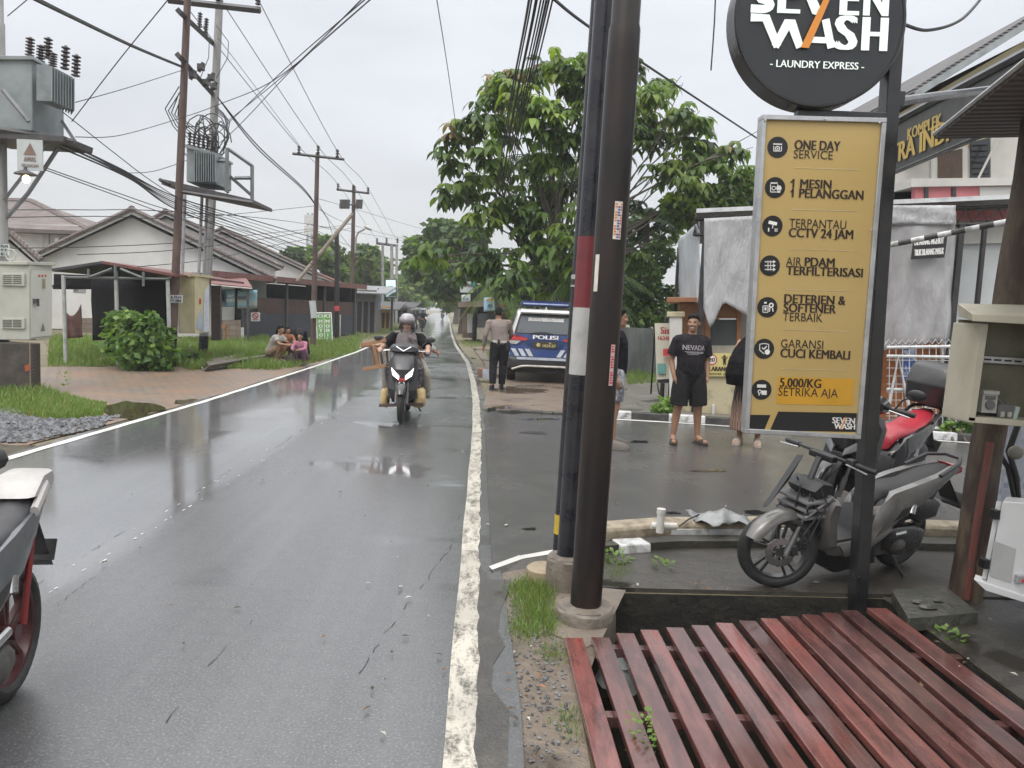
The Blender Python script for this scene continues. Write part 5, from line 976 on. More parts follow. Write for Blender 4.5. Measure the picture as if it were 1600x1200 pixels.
# H-frame with second transformer ---------------------------------
def pole(name, lab, b, t, Y0, Y1, r0, r1, m, ext=1.0, group=None):
    A, B = at(b[0], b[1], Y0), at(t[0], t[1], Y1); A.z = 0; th_ = thing(name, lab, 'utility pole', A, 0, group); B = A + (B - A) * ext; mb = MB(); mb.tube([A - V(0, 0, .1), A.lerp(B, .5), B], [r0, (r0 + r1) / 2, r1], 14); mb.build('shaft', m, th_, True); return th_, A, B
h1, H0, H1 = pole('utility_pole', 'brown steel pole of the twin pole frame with a stencilled plate', (268, 572), (293, 0), 18.0, 18.0, .095, .075, mbrown, 1.08)
mb = MB(); mb.tube([H0, H0.lerp(H1, .09)], .099, 14); mb.build('tar_base', MATS['black_gloss_paint'], h1, True)
pl1 = part(h1, [(264, 473), (285, 473), (285, 461), (264, 461)], 17.86, .02, MATS['warn_white'], 'stencil_plate'); mb = MB(); letters(mb, 'A PLN', at(266, 466.5, 17.85), at(283, 466.5, 17.85), V(0, 0, .06), 0, .03); letters(mb, 'PT 084', at(266, 472, 17.85), at(283, 472, 17.85), V(0, 0, .06), 0, .03); mb.build('lettering', MATS['notice_black'], pl1, True)
h2, Q0, Q1 = pole('utility_pole', 'grey concrete pole of the twin pole frame behind the cream cabinet', (317, 553), (343, 0), 21.6, 21.6, .125, .095, mconp, 1.06)
mb = MB(); mb.tube([Q0, Q0.lerp(Q1, .055)], .13, 14); mb.build('tar_base', MATS['black_gloss_paint'], h2, True)
tubes(h2, [[at(263, 0, 20), at(407, 16, 20)]], .085, mdk, 'crossarm', 4)
for x, y in ((275, 0), (341, 2), (403, 8)):
    mb = MB(); insul(mb, at(x, y, 20), (0, 0, 1), .30, .07, 4); mb.build('insulator', mins, h2, True)
tubes(h2, [[at(279, 17, 17.4), at(337, 72, 22.2)], [at(278, 86, 17.4), at(338, 154, 22.2)]], .075, mdk, 'frame_beam', 4)
for x, y0, y1, Yq in ((312, 47, 19, 19.6), (322, 55, 28, 20.4)):
    mb = MB(); p, q = at(x - 1, y0, Yq), at(x + 1, y1, Yq); insul(mb, p, q - p, (q - p).length, .06, 7); mb.build('insulator', mins, h2, True)
for x, y, Yq in ((297, 124, 18.6), (310, 112, 19.2), (318, 136, 19.8), (326, 128, 20.6), (330, 142, 21)):
    mb = MB(); p = at(x, y, Yq); q = at(x + 8, y - 14, Yq); mb.tube([p, q], .05, 8); mb.box(p.lerp(q, .5), (.12, .2, .12)); mb.build('switch_fuse', mdk, h2, True)
tt_ = thing('pole_transformer', 'grey finned transformer mounted on a platform between the twin poles', 'transformer', at(312, 290, 19.5)); part(tt_, [(291, 284), (338, 288), (338, 240), (291, 227)], 18.9, 1.1, mtg, 'tank', .02)
for k in range(10): x = 303 + k * 3.6; part(tt_, [(x, 284), (x + 1.2, 284), (x + 1.2, 236 + k * .4), (x, 235 + k * .4)], 18.72, .2, mtg, 'radiator_fin')
part(tt_, [(289, 230), (338, 243), (338, 239), (289, 225)], 18.8, 1.2, mtg, 'tank_lid')
for k in range(6):
    mb = MB(); p = at(296 + k * 7, 228 + k * 1.5, 19.2 + .1 * k); insul(mb, p, V(.05, 0, 1), .34, .055, 5); mb.build('bushing', mins, tt_, True)
mb = MB()
for k in range(16):
    c = at(random.uniform(298, 345), random.uniform(205, 232), random.uniform(18.6, 21)); r_ = random.uniform(.16, .45); a0 = random.uniform(0, 6.28); w = V(math.cos(a0), math.sin(a0), 0)
    mb.tube([c + w * (r_ * math.cos(t)) + V(0, 0, r_ * 1.3 * math.sin(t)) for t in [6.28 * j / 14 * random.uniform(.7, 1) for j in range(15)]], .014, 5)
mb.build('looped_cable', MATS['cable_black'], tt_, True)
part(tt_, [(252, 288), (396, 318), (396, 312), (252, 279)], 18.6, 1.6, mdk, 'platform', .01); tubes(tt_, [[at(250, 281, 17.9), at(290, 300, 20)], [at(285, 300, 18), at(395, 317, 18)], [at(330, 250, 20.6), at(394, 306, 19.2)], [at(325, 272, 20.6), at(356, 300, 19.5)]], .045, mdk, 'beam', 4)
tubes(tt_, [[at(354, 300, 18.6), at(355, 231, 18.6)], [at(394, 317, 19), at(394, 258, 19)], [at(357, 233, 18.6), at(394, 259, 19)], [at(367, 278, 18.8), at(392, 278, 19)], [at(338, 251, 19), at(355, 252, 18.6)]], .045, MATS['brace_grey'], 'railing', 4)
mb = MB()
for k in range(7): s_ = at(290 + k * 8, 255, 19.5); mb.tube([at(280 + 4 * (k % 2), 135 + k * 5, 18), at(258 + k * 5, 170 + k * 3, 18.2 + k * .1), at(270 + k * 5, 196, 18.6), at(286 + k * 7, 215, 19)], .012, 5)
for k in range(4): mb.tube([at(336, 165 + k * 3, 21.3), at(350 + k * 3, 178 + k * 4, 21), at(358 - k * 2, 215 + k * 5, 20.6), at(340, 245, 20)], .014, 5)
for x0, x1, x2 in ((338, 357, 338), (318, 327, 313)): mb.tube([at(x0, 40, 20.5), at(x1, 65, 20.3), at(x1 - 1, 90, 20.2), at(x2, 122, 20)], .01, 5)
mb.build('jumper_cable', MATS['cable_black'], h2, True)
for x0, x1, Yq in ((289, 282, 18.6), (316, 310, 19.6), (324, 318, 20.2), (336, 328, 20.4)): tubes(h2, [[at(x0, 300, Yq), at(x1, 440 if x1 > 300 else 521, Yq)]], .04, M('conduit_grey', (.34, .35, .36), .5), 'conduit', 8)
c2b = thing('cream_cabinet', 'cream roadside cabinet with white poster side between the twin poles', 'cabinet', at(305, 522, 18.4)); mcr = M('old_cream', (.52, .47, .29), .55, c2=(.42, .38, .24), sc=2.5)
mb = MB(); a_, b_, c_ = at(278, 521, 18.6), at(305, 521, 18.3), at(327, 520, 19.0); sh = at(305, 432, 18.3) - b_; mb.hexa([a_, b_, c_, a_ + V(.2, .9, 0), a_ + sh, b_ + sh, c_ + sh, a_ + V(.2, .9, 0) + sh]); mb.build('casing', mcr, c2b, True, bevel=.01)
mb = MB(); mb.hexa([p + q for q in (sh, sh + V(0, 0, .06)) for p in (a_ + V(-.06, 0, 0), b_ + V(0, -.06, 0), c_ + V(.08, 0, 0), a_ + V(.2, .95, 0))]); mb.build('lid', mcr, c2b, True)
n_ = (c_ - b_).cross(sh).normalized(); n_ = n_ if n_.y < 0 else -n_; mb = MB(); f2 = lambda u, v: b_.lerp(c_, u) + sh * v + n_ * .008
mb.poly([f2(.55, .02), f2(.98, .02), f2(.98, .90), f2(.60, .75)]); mb.poly([f2(.05, .1), f2(.5, .02), f2(.45, .45), f2(.2, .3)], 1); mb.poly([f2(.25, .52), f2(.4, .52), f2(.4, .62), f2(.25, .62)], 2); mb.build('poster', [M('poster_white', (.55, .57, .60), .5, c2=(.40, .45, .55), sc=5), M('poster_blue', (.38, .45, .55), .5), MATS['ink_red']], c2b, True)
# bush, plank, carport
def leafcloud(n, centers, radii, L, mats, wt, droop=.25, seed=0, cl=None, squash=1.0):
    r = np.random.default_rng(seed); C = np.array(centers); Rr = np.array(radii); pr_ = Rr ** 2 / (Rr ** 2).sum(); k = r.choice(len(C), n, p=pr_)
    d = r.normal(size=(n, 3)); d /= np.linalg.norm(d, axis=1)[:, None]; rad = Rr[k] * r.uniform(.45, 1.0, n) ** .6; P = C[k] + d * rad[:, None] * np.array([1, 1, squash])
    l = L * r.uniform(.5, 1.3, n); a = r.uniform(0, 6.283, n); e_ = r.uniform(-.9, .6, n) - droop; u = np.stack([np.cos(a) * np.cos(e_), np.sin(a) * np.cos(e_), np.sin(e_)], 1)
    w = np.cross(u, r.normal(size=(n, 3))); w /= np.linalg.norm(w, axis=1)[:, None] + 1e-9
    vs = np.stack([P, P + u * (l * .5)[:, None] + w * (l * .32)[:, None], P + u * l[:, None], P + u * (l * .5)[:, None] - w * (l * .32)[:, None]], 1).reshape(-1, 3)
    fs = (np.arange(n) * 4)[:, None] + np.arange(4)[None]; kk = r.choice(len(mats), len(C) * 3, p=wt); mi = np.where(r.random(n) < .65, kk[k * 3 + (d[:, 2] > 0)], r.choice(len(mats), n, p=wt)); return vs, fs, mi
LB = [leafm('leaf_bush', (.12, .22, .05), (.08, .16, .036), 1.5), leafm('leaf_bush_light', (.22, .33, .085), (.15, .25, .06), 1.5), leafm('leaf_bush_dark', (.04, .085, .025), (.06, .11, .03), 1.5)]
def circ(L, jit=.6, sd=1):
    r = random.Random(sd); C = []; Rr = []
    for x, y, rp_, Y in L: Yq = Y + r.uniform(-jit, jit); C.append(tuple(at(x, y, Yq))); Rr.append(rp_ / 1200 * Yq)
    return C, Rr
def plant(name, lab, cat, base, L, n, leaf, mats, wt, jit=.4, seed=1, stems=6, droop=.25, group=None):
    t = thing(name, lab, cat, base, 0, group); C, Rr = circ(L, jit, seed); vs, fs, mi = leafcloud(n, C, Rr, leaf, mats, wt, droop, seed); b = np.array(base); raw_mesh('foliage', vs - b, fs, mats, mi, t)
    mb = MB(); r = random.Random(seed)
    for i in range(stems): c = Vector(C[i % len(C)]); o = Vector(base) + V(r.uniform(-.15, .15), r.uniform(-.1, .1), 0); mb.tube([o, o.lerp(c, .5) + V(r.uniform(-.1, .1), 0, .05), c], [.02, .014, .006], 5)
    mb.build('stem', M('stem_brown', (.10, .075, .05), .8), t, True); return t
plant('shrub', 'bushy green shrub growing at the edge of the block paving', 'shrub', gp(218, 578), [(215, 545, 34, 17.1), (200, 525, 30, 17.3), (235, 530, 32, 17.1), (248, 555, 26, 16.9), (185, 505, 20, 17.3), (205, 498, 16, 17.2), (232, 503, 18, 17.3), (252, 522, 16, 17.1), (178, 540, 16, 17.3)], 3200, .17, LB, (.45, .3, .25), .3, 3, 10)
plant('creeper', 'low dark trailing creeper beside the foot of the brown steel pole', 'plant', gp(250, 575), [(240, 560, 14, 18.2), (255, 550, 12, 18.2), (262, 545, 10, 18.1), (225, 568, 12, 18.1), (280, 562, 12, 18.6), (300, 560, 10, 18.8)], 900, .14, LB, (.4, .2, .4), .2, 5, 4)
pk = MB(); A, B = gp(318, 580, .0), gp(414, 566, .0); pk.hexa([A, B, B + V(-.1, .5, 0), A + V(-.3, 1.0, 0), A + V(.1, .1, .13), B + V(0, .05, .17), B + V(-.1, .45, .17), A + V(-.3, .95, .13)]); tag(pk.build('timber_plank', M('old_timber', (.13, .115, .10), .7, c2=(.07, .06, .05), sc=4, stretch=(1, 5, 5), bump=.5), bevel=.02), 'weathered grey timber plank lying at the verge beside the squatting children', 'plank')
mb = MB(); q = gp(300, 560, .05); mb.tube([gp(297, 540, .6), gp(299, 548, .4), gp(306, 565, .06), gp(318, 577, .02)], .014, 6); tag(mb.build('earth_wire', M('wire_pale', (.30, .29, .26), .6)), 'pale loose wire hanging from the cream cabinet down to the timber plank', 'wire')
cp = thing('carport', 'open carport with dark corrugated gable roof and slim white posts', 'carport', gp(180, 545)); mcr2 = wavem('carport_sheet', (.06, .06, .065), (.035, .035, .04), 'Y', 4, .6, .5); mredr = wavem('carport_red', (.20, .075, .065), (.14, .06, .055), 'X', 4, .55, .5)
Yp0, Yp1 = 17.6, 22.6; L_, K_, R_ = at(80, 424, Yp0), at(160, 412, Yp0), at(272, 432, Yp0); bk = V(0, 5, .0); tk = V(0, 0, .06)
mb = MB(); mb.hexa([L_, K_, K_ + bk, L_ + bk, L_ + tk, K_ + tk, K_ + bk + tk, L_ + bk + tk]); mb.build('roof_sheet', mcr2, cp, True); mb = MB(); mb.hexa([K_, R_, R_ + bk, K_ + bk, K_ + tk, R_ + tk, R_ + bk + tk, K_ + bk + tk]); mb.build('roof_sheet', mredr, cp, True)
mwp = M('white_post', (.40, .42, .40), .6, c2=(.25, .26, .25), sc=5)
for x, y, Yq, top in ((99, 571, 17.65, 430), (181, 552, 17.7, 424), (262, 550, 17.7, 434)): 
    A = at(x + 4, y, Yq); A.z = 0; MB().tube([A, at(x, top, Yq)], .045, 8).build('post', mwp, cp, True)
tubes(cp, [[at(97, 433, Yp0 + .05), at(264, 436, Yp0 + .05)], [at(140, 433, Yp0), at(175, 420, Yp0)], [at(222, 434, Yp0), at(188, 420, Yp0)], [at(138, 433, Yp0), at(138, 420, Yp0)], [at(180, 434, Yp0), at(180, 414, Yp0)], [at(224, 447, Yp0), at(224, 425, Yp0)]], .03, M('truss_grey', (.16, .18, .18), .6), 'truss', 4)
mwd_ = M('dark_tarp_and_shade', (.007, .007, .009), .9, spec=.15, c2=(.014, .014, .015), sc=1.5, bump=.2)
cloth(cp, [at(84, 452, 22), at(268, 452, 22), at(268, 434, 22), at(84, 428, 22)], mwd_, 12, 3, .05, 4); cloth(cp, [at(146, 532, 21.5), at(268, 528, 21.5), at(268, 436, 21.5), at(142, 436, 21.5)], mwd_, 16, 6, .08, 3); part(cp, [(160, 530), (176, 530), (176, 512), (160, 513)], 20.5, .6, mwd_, 'crate', .02)  # upper dark band added for the shade under the roof, above the black tarp
part(cp, [(330, 532), (344, 532), (344, 446), (330, 446)], 21, .1, M('plank_dark', (.075, .05, .045), .7, c2=(.05, .035, .03)), 'screen')
bt_ = thing('brown_tarp', 'torn brown tarpaulin hanging beside the left carport post', 'tarpaulin', at(115, 530, 19.5)); cloth(bt_, [at(102, 529, 19.5), at(130, 527, 19.5), at(127, 474, 19.5), at(100, 484, 19.5)], M('brown_tarp_m', (.10, .045, .04), .7, c2=(.07, .035, .03)), 10, 10, .06, 4, name='sheet', drape=lambda u, v: V(0, 0, -.22 * v * math.sin(u * 3.1)))
# houses ---------------------------------------------------------
mwhite = M('white_plaster', (.66, .66, .64), .75, c2=(.54, .54, .52), sc=.7, bump=.08); mtile = wavem('red_brown_tiles', (.14, .108, .10), (.20, .175, .168), 'X', 3.0, .7, .7, 0, 1.2, .04, (.29, .275, .265)); mbg = M('bargeboard_white', (.48, .48, .46), .6, c2=(.36, .36, .345), sc=2)
def gable(name, lab, Lx, Kx, Rx, by, Y, D, ov=.5, dv=1.5, mt=None):
    th_ = thing(name, lab, 'house', at((Lx[0] + Rx[0]) / 2, by, Y)); mb = MB(); B0 = at(Lx[0], by, Y); B0.z = 0; B1 = at(Rx[0], by, Y); B1.z = 0
    ap = at(*Kx, Y); l_, r_ = at(*Lx, Y), at(*Rx, Y); dn_ = V(0, 0, -.12)
    vd = V(ap.x - dv, ap.y, 0).normalized(); mb.prism([B0, B1, r_ + dn_, ap + dn_ * 1.2, l_ + dn_], vd * D); mb.build('wall', mwhite, th_, True)
    f = vd * -ov; bk_ = vd * (D + .3); eL = l_ + (l_ - ap) * .06; eR = r_ + (r_ - ap) * .06; tk_ = V(0, 0, .16)
    for e_, nm in ((eL, 'roof'), (eR, 'roof')):
        mb = MB(); mb.hexa([e_ + f, ap + f, ap + bk_, e_ + bk_, e_ + f + tk_, ap + f + tk_, ap + bk_ + tk_, e_ + bk_ + tk_]); rr = mb.build(nm, mt or mtile, th_, True)
        mb = MB(); g_ = vd * (-ov - .03) + V(0, 0, -.06); mb.hexa([e_ + g_, ap + g_, ap + g_ + V(0, .028, 0), e_ + g_ + V(0, .028, 0), e_ + g_ + V(0, 0, .17), ap + g_ + V(0, 0, .17), ap + g_ + V(0, .028, .17), e_ + g_ + V(0, .028, .17)]); mb.build('bargeboard', mbg, rr, True)
        mb = MB(); g2 = tk_ + vd * (-ov - .06); mb.tube([e_ + g2, ap + g2], .10, 6); mb.build('verge_tiles', mt or mtile, rr, True)
    mb = MB(); mb.tube([ap + tk_ + f * 1.2, ap + tk_ + bk_], .14, 8); mb.build('ridge', mt or mtile, th_, True)
    return th_
g1 = gable('house', 'white gabled house behind the carport with brown tiled roof', (36, 413), (205, 334), (416, 436), 525, 34, 9)
part(g1, [(343, 530), (376, 530), (376, 512), (343, 512)], 29.2, .4, mwhite, 'porch_wall'); part(g1, [(343, 530), (375, 530), (375, 500), (343, 500)], 29.1, .1, brickm('stone_base', (.30, .24, .19), (.25, .20, .16), (.18, .15, .12), 1, .5, .2, .8, .02, .5, (1.5708, 0, 0)), 'stone_base'); part(g1, [(124, 520), (146, 520), (146, 497), (124, 497)], 29.6, .1, MATS['stone_base'], 'stone_base')
part(g1, [(80, 449), (120, 451), (120, 447), (80, 445)], 29.2, .8, MATS['plank_dark'], 'canopy'); part(g1, [(114, 458), (124, 458), (124, 449), (114, 449)], 29.3, .5, mbg, 'air_conditioner', .02)
gable('house', 'second white gabled house behind the twin pole frame', (170, 385), (258, 336), (430, 417), 525, 42, 9); gable('house', 'third white gabled house standing right of the twin pole frame', (300, 385), (346, 361), (492, 430), 525, 50, 10)
gable('house', 'small reddish roofed house far back above the dark workshop', (455, 445), (480, 424), (530, 445), 525, 58, 8, mt=wavem('red_sheet', (.26, .10, .09), (.20, .085, .08), 'X', 3, .6))
h0 = thing('house', 'two storey white house with hipped tiled roof behind the cabinet', 'house', gp(60, 500)); part(h0, [(-120, 520), (135, 522), (135, 352), (-120, 346)], 38, 8, mwhite, 'wall')
mb = MB(); Yq = 37.3; rl, rr_ = at(-160, 350, Yq), at(146, 361, Yq); k0, k1 = at(-80, 312, 42), at(48, 314, 42); bl, br = rl + V(0, 9.5, 0), rr_ + V(0, 9.5, 0); lw_ = V(0, 0, -.18)
mb.add([rl, rr_, k1, k0, br, bl, rl + lw_, rr_ + lw_, br + lw_, bl + lw_], [(0, 1, 2, 3), (1, 4, 2), (4, 5, 3, 2), (5, 0, 3), (6, 7, 1, 0), (7, 8, 4, 1), (9, 8, 7, 6)]); rf_ = mb.build('roof', wavem('hip_tiles', (.14, .108, .10), (.20, .175, .168), 'Z', 7, .7, .8, 0, 1.2, .06, (.24, .225, .22)), h0, True)
mb = MB(); mb.tube([rr_, k1, k0], .16, 6); mb.build('ridge', mtile, rf_, True)
mb = MB(); hx(mb, [(85, 384), (104, 384), (104, 371), (85, 371)], 37.5, .4); mb.build('air_conditioner', mbg, h0, True, bevel=.02); mb = MB(); mb.lathe([(.22, 0), (.18, -.03), (.02, -.03)], at(98, 377, 37.46), (0, 1, 0), 14); mb.build('fan', mdk, h0, True); part(h0, [(66, 415), (76, 415), (76, 354), (66, 354)], 37.9, .2, mbg, 'downpipe')
gable('house', 'low white gable peeping over the grey green cabinet at far left', (-60, 420), (14, 371), (60, 412), 520, 26, 4, .3)
# dark workshop with banners --------------------------------------
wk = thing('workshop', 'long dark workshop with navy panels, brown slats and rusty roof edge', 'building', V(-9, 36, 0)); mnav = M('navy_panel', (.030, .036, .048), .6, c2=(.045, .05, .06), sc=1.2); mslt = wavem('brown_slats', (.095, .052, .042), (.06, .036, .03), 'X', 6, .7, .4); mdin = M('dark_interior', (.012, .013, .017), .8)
w0, w1 = V(-10.6, 31.5, 0), V(-7.0, 44.5, 0); 
def wp(u, z, d=0.0): p = w0.lerp(w1, u); return p + V(-.96, .27, 0) * d + V(0, 0, z)
def wbox(u0, u1, z0, z1, d0, d1, m, name): 
    mb = MB(); mb.hexa([wp(u0, z0, d0), wp(u1, z0, d0), wp(u1, z0, d1), wp(u0, z0, d1), wp(u0, z1, d0), wp(u1, z1, d0), wp(u1, z1, d1), wp(u0, z1, d1)]); return mb.build(name, m, wk, True)
# facade seen nearly square-on: a front returning to the left as well
f0, f1 = at(376, 527, 32.2), at(556, 519, 41.0); f0.z = f1.z = 0; fd = (f1 - f0); fn = V(-fd.y, fd.x, 0).normalized(); fn = fn if fn.y > 0 else -fn
def wf(u0, u1, z0, z1, d0, d1, m, name, par=None):
    mb = MB(); g_ = lambda u, z, d: f0.lerp(f1, u) + V(0, 0, z) + fn * d; mb.hexa([g_(u0, z0, d0), g_(u1, z0, d0), g_(u1, z0, d1), g_(u0, z0, d1), g_(u0, z1, d0), g_(u1, z1, d0), g_(u1, z1, d1), g_(u0, z1, d1)]); return mb.build(name, m, par or wk, True)
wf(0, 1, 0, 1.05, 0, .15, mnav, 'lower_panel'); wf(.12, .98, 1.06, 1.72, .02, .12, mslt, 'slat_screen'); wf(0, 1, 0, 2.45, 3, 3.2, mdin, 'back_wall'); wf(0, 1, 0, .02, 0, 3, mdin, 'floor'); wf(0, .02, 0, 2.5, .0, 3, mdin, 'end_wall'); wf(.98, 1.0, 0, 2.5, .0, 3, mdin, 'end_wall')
wf(-.25, 1.02, 2.42, 2.66, -.5, -.4, M('rust_fascia', (.17, .075, .062), .6, c2=(.12, .06, .05), sc=2, stretch=(3, 3, 1)), 'fascia'); wf(-.25, 1.02, 2.5, 2.56, -.4, 3.3, mcr2, 'roof')
for u in (.0, .33, .66, .97): wf(u, u + .012, 0, 2.5, -.06, .02, mdk, 'post')
wf(-.15, .0, 0, 2.4, .3, 3, mwhite, 'side_wall')
sg2 = thing('round_ban_plate', 'small white plate with a red ring on the navy workshop panel', 'sign', at(399, 502, 31.7)); part(sg2, [(392, 502), (406, 502), (406, 488), (392, 488)], 31.7, .03, MATS['print_white'], 'plate'); mb = MB(); c = at(399, 493.5, 31.69); mb.loft([[c + V(math.cos(t) * q, 0, math.sin(t) * q) for t in [6.2832 * i / 20 for i in range(20)]] for q in (.085, .125)], 0, False, False); mb.poly([c + V(-.09, 0, .05), c + V(-.07, 0, .08), c + V(.09, 0, -.05), c + V(.07, 0, -.08)]); hx(mb, [(394, 500), (404, 500), (404, 499), (394, 499)], 31.69, .004); mb.build('ring', MATS['ink_red'], sg2, True)
def banner(lab, L, Y, cols, words=(), name='banner'):
    t = thing(name, lab, 'banner', at((L[0][0] + L[1][0]) / 2, L[0][1], Y)); P = [at(x, y, Y) for x, y in L]; b_ = cloth(t, P, cols[0], 10, 5, .03, random.randint(1, 99), name='sheet', thick=.006); bl_ = lambda u, v, d=-.06: P[0].lerp(P[1], u).lerp(P[3].lerp(P[2], u), v) + V(0, d, 0); mb = MB()
    for (u0, u1, v0, v1, m) in words:
        if isinstance(m, str): letters(mb, m, bl_(u0, v0), bl_(u1, v0), bl_(u0, v1) - bl_(u0, v0), 0, .03)
        else: mb.poly([bl_(u0, v0, -.05), bl_(u1, v0, -.05), bl_(u1 - .05, v1, -.05), bl_(u0 + .04, v1, -.05)], m)
    mb.build('print', cols[1:], t, True); return t
mbl = M('banner_teal', (.16, .33, .42), .5, c2=(.30, .42, .46), sc=2); bnw = MATS['print_white']; bnk = M('banner_dark', (.06, .10, .14), .5)
banner('faded blue banner with a white cartoon laundry motif under the red eave', [(343, 480), (367, 479), (367, 452), (343, 452)], 29.0, [mbl, bnw, bnk], [(.05, .5, .1, .9, 1), (.12, .4, .3, .8, 2), (.55, .95, .55, .7, 'SIAP'), (.5, .95, .28, .45, 'CUCI')])
banner('blue and tan banner with dark capitals beside the pale porch wall', [(371, 482), (402, 482), (402, 453), (371, 454)], 29.0, [M('banner_tan', (.34, .36, .30), .5, c2=(.18, .36, .45), sc=1.6, lo=.45, hi=.55), M('banner_ink', (.05, .06, .08), .5), mbl], [(.05, .6, .5, .68, 'BENGKEL'), (.05, .8, .15, .3, 1), (.1, .9, .78, .9, 1)])
rd = thing('lean_to_roof', 'low red sheet lean-to roof above the faded blue banners', 'roof', at(330, 450, 29)); mb = MB(); a_, b_, c_, d_ = at(268, 440, 28.5), at(394, 451, 28.5), at(385, 437, 31.5), at(262, 428, 31.5); mb.hexa([a_, b_, c_, d_, a_ + V(0, 0, .06), b_ + V(0, 0, .06), c_ + V(0, 0, .06), d_ + V(0, 0, .06)]); mb.build('sheet', mredr, rd, True); tubes(rd, [[a_, b_]], .03, mbg, 'gutter')
for x, yb in ((345, 527), (388, 524)): A = at(x, yb, 28.6); A.z = 0; MB().tube([A, at(x - 1, 448, 28.6)], .05, 6).build('post', mdk, rd, True)
bn = thing('bench', 'small wooden bench against the pale porch wall', 'bench', at(347, 526, 28)); part(bn, [(340, 512), (352, 512), (352, 508), (340, 508)], 28, .3, mwood, 'seat')
for x in (341, 350): part(bn, [(x, 528), (x + 1.4, 528), (x + 1.4, 512), (x, 512)], 28.05, .2, mwood, 'leg')
# car-wash sign
gs = thing('wash_sign', 'green white framed CUCI MOTOR MOBIL board standing on the grass', 'sign', gp(507, 534)); Yg = 31.8; mgr = M('sign_green', (.12, .30, .07), .5, c2=(.10, .26, .06), sc=2, bump=.03); Fg = lambda x, y, d=0: at(x, y, Yg + (534 - y) / 45 * .25 + d)
mb = MB(); mb.hexa([Fg(496, 534), Fg(519.5, 533), Fg(519.5, 533, .04), Fg(496, 534, .04), Fg(493.5, 489), Fg(517.5, 489), Fg(517.5, 489, .04), Fg(493.5, 489, .04)]); mb.build('board', mgr, gs, True)
mb = MB(); fr_ = [Fg(496, 534, -.01), Fg(519.5, 533, -.01), Fg(517.5, 489, -.01), Fg(493.5, 489, -.01)]
for i in range(4): mb.tube([fr_[i], fr_[(i + 1) % 4]], .02, 4, sm=False)
mb.build('frame', MATS['print_white'], gs, True); mb = MB()
letters(mb, 'CUCI', Fg(496.5, 496, -.02), Fg(516, 496, -.02), V(0, 0, .13), 0, .05)
for i, ch in enumerate('MOTOR'): y = 505 + i * 7; letters(mb, ch, Fg(497.6 + i * .3, y, -.02), Fg(503.8 + i * .3, y, -.02), V(0, 0, .14), 0, .05)
for i, ch in enumerate('MOBIL'): y = 505 + i * 7; letters(mb, ch, Fg((508.5 if ch != 'I' else 510.5) + i * .3, y, -.02), Fg((515 if ch != 'I' else 512) + i * .3, y, -.02), V(0, 0, .14), 0, .05)
mb.poly([Fg(506, 498, -.02), Fg(506.8, 498, -.02), Fg(508, 533, -.02), Fg(507.2, 533, -.02)]); mb.build('lettering', MATS['print_white'], gs, True)
for x in (497, 518): MB().tube([Fg(x, 489, .05), gp(x + 2, 531) + V(0, .9, 0)], .025, 6).build('leg', mdk, gs, True)
# further poles ----------------------------------------------------
p2, a2_, b2_ = pole('utility_pole', 'brown steel pole with three insulators and slanting strut left of the green sign', (489, 541), (496, 240), 29.2, 29.2, .11, .075, mbrown, 1.0); tubes(p2, [[at(457, 240, 29.1), at(538, 249, 29.1)]], .05, mdk, 'crossarm', 4)
for x, y in ((467, 240), (497, 240), (527, 246)): mb = MB(); insul(mb, at(x, y, 29.1), (0, 0, 1), .30, .07, 3); mb.build('insulator', mins, p2, True)
tubes(p2, [[at(551, 334, 31), at(464, 440, 29.6)]], .075, M('strut_tan', (.24, .20, .16), .6), 'strut', 8); tubes(p2, [[at(488, 470, 29), at(491, 497, 29)]], .118, MATS['warn_white'], 'notice', 10)
p3, a3_, b3_ = pole('utility_pole', 'brown pole with small pole transformer and street lamp arm above the shops', (549, 516), (553, 291), 41.0, 41.0, .12, .09, mbrown, 1.0); tubes(p3, [[at(526, 296, 40.9), at(577, 302, 40.9)]], .06, mdk, 'crossarm', 4)
for x, y in ((528, 296), (552, 298), (575, 302)): mb = MB(); insul(mb, at(x, y, 40.9), (0, 0, 1), .32, .08, 3); mb.build('insulator', mins, p3, True)
for x in (533, 538, 543, 558, 563): tubes(p3, [[at(x, 326, 40.8), at(x + 1, 312, 40.8)]], .10, mdk, 'fuse', 8)
tubes(p3, [[at(530, 322, 40.8), at(567, 318, 40.8)]], .04, mdk, 'crossarm', 4)
lp_ = thing('street_lamp', 'curved grey street lamp arm with pale lamp head on the far brown pole', 'lamp', at(556, 390, 40.7)); tubes(lp_, [[at(555, 395, 40.8), at(556, 372, 40.8), at(560, 363, 40.8), at(570, 358, 40.8)]], .05, mconp, 'arm', 8); MB().ell(at(575, 356, 40.7), (.24, .14, .10), Matrix.Rotation(.45, 3, 'Y'), 12).build('lamp_head', mbg, lp_, True)
p4, _, _ = pole('utility_pole', 'fat black pole with red and white foot right of the green sign', (527, 527), (526, 362), 34.5, 34.5, .11, .10, MATS['cable_black'], 1.0); part(p4, [(523, 486), (530, 486), (530, 478), (523, 478)], 34.35, .05, MATS['ink_red'], 'red_plate')
sp4 = thing('notice_post', 'thin white post with small grey plate just right of the green sign', 'sign', gp(531, 528)); A = gp(531, 528); MB().tube([A, A + V(0, 0, 1.1)], .03, 6).build('post', mbg, sp4, True); part(sp4, [(525, 502), (530, 502), (530, 488), (525, 488)], A.y - .05, .03, MATS['warn_white'], 'plate')
p5, _, _ = pole('utility_pole', 'distant twin pole frame beside the lit billboard', (613, 507), (612, 383), 66, 66, .15, .13, mconp, 1.0); tubes(p5, [[at(588, 380, 66), at(622, 384, 66)]], .11, mdk, 'crossarm', 4); tubes(p5, [[at(619, 507, 66), at(620, 383, 66)], [at(598, 505, 66), at(598, 382, 66)]], .12, mconp, 'shaft')
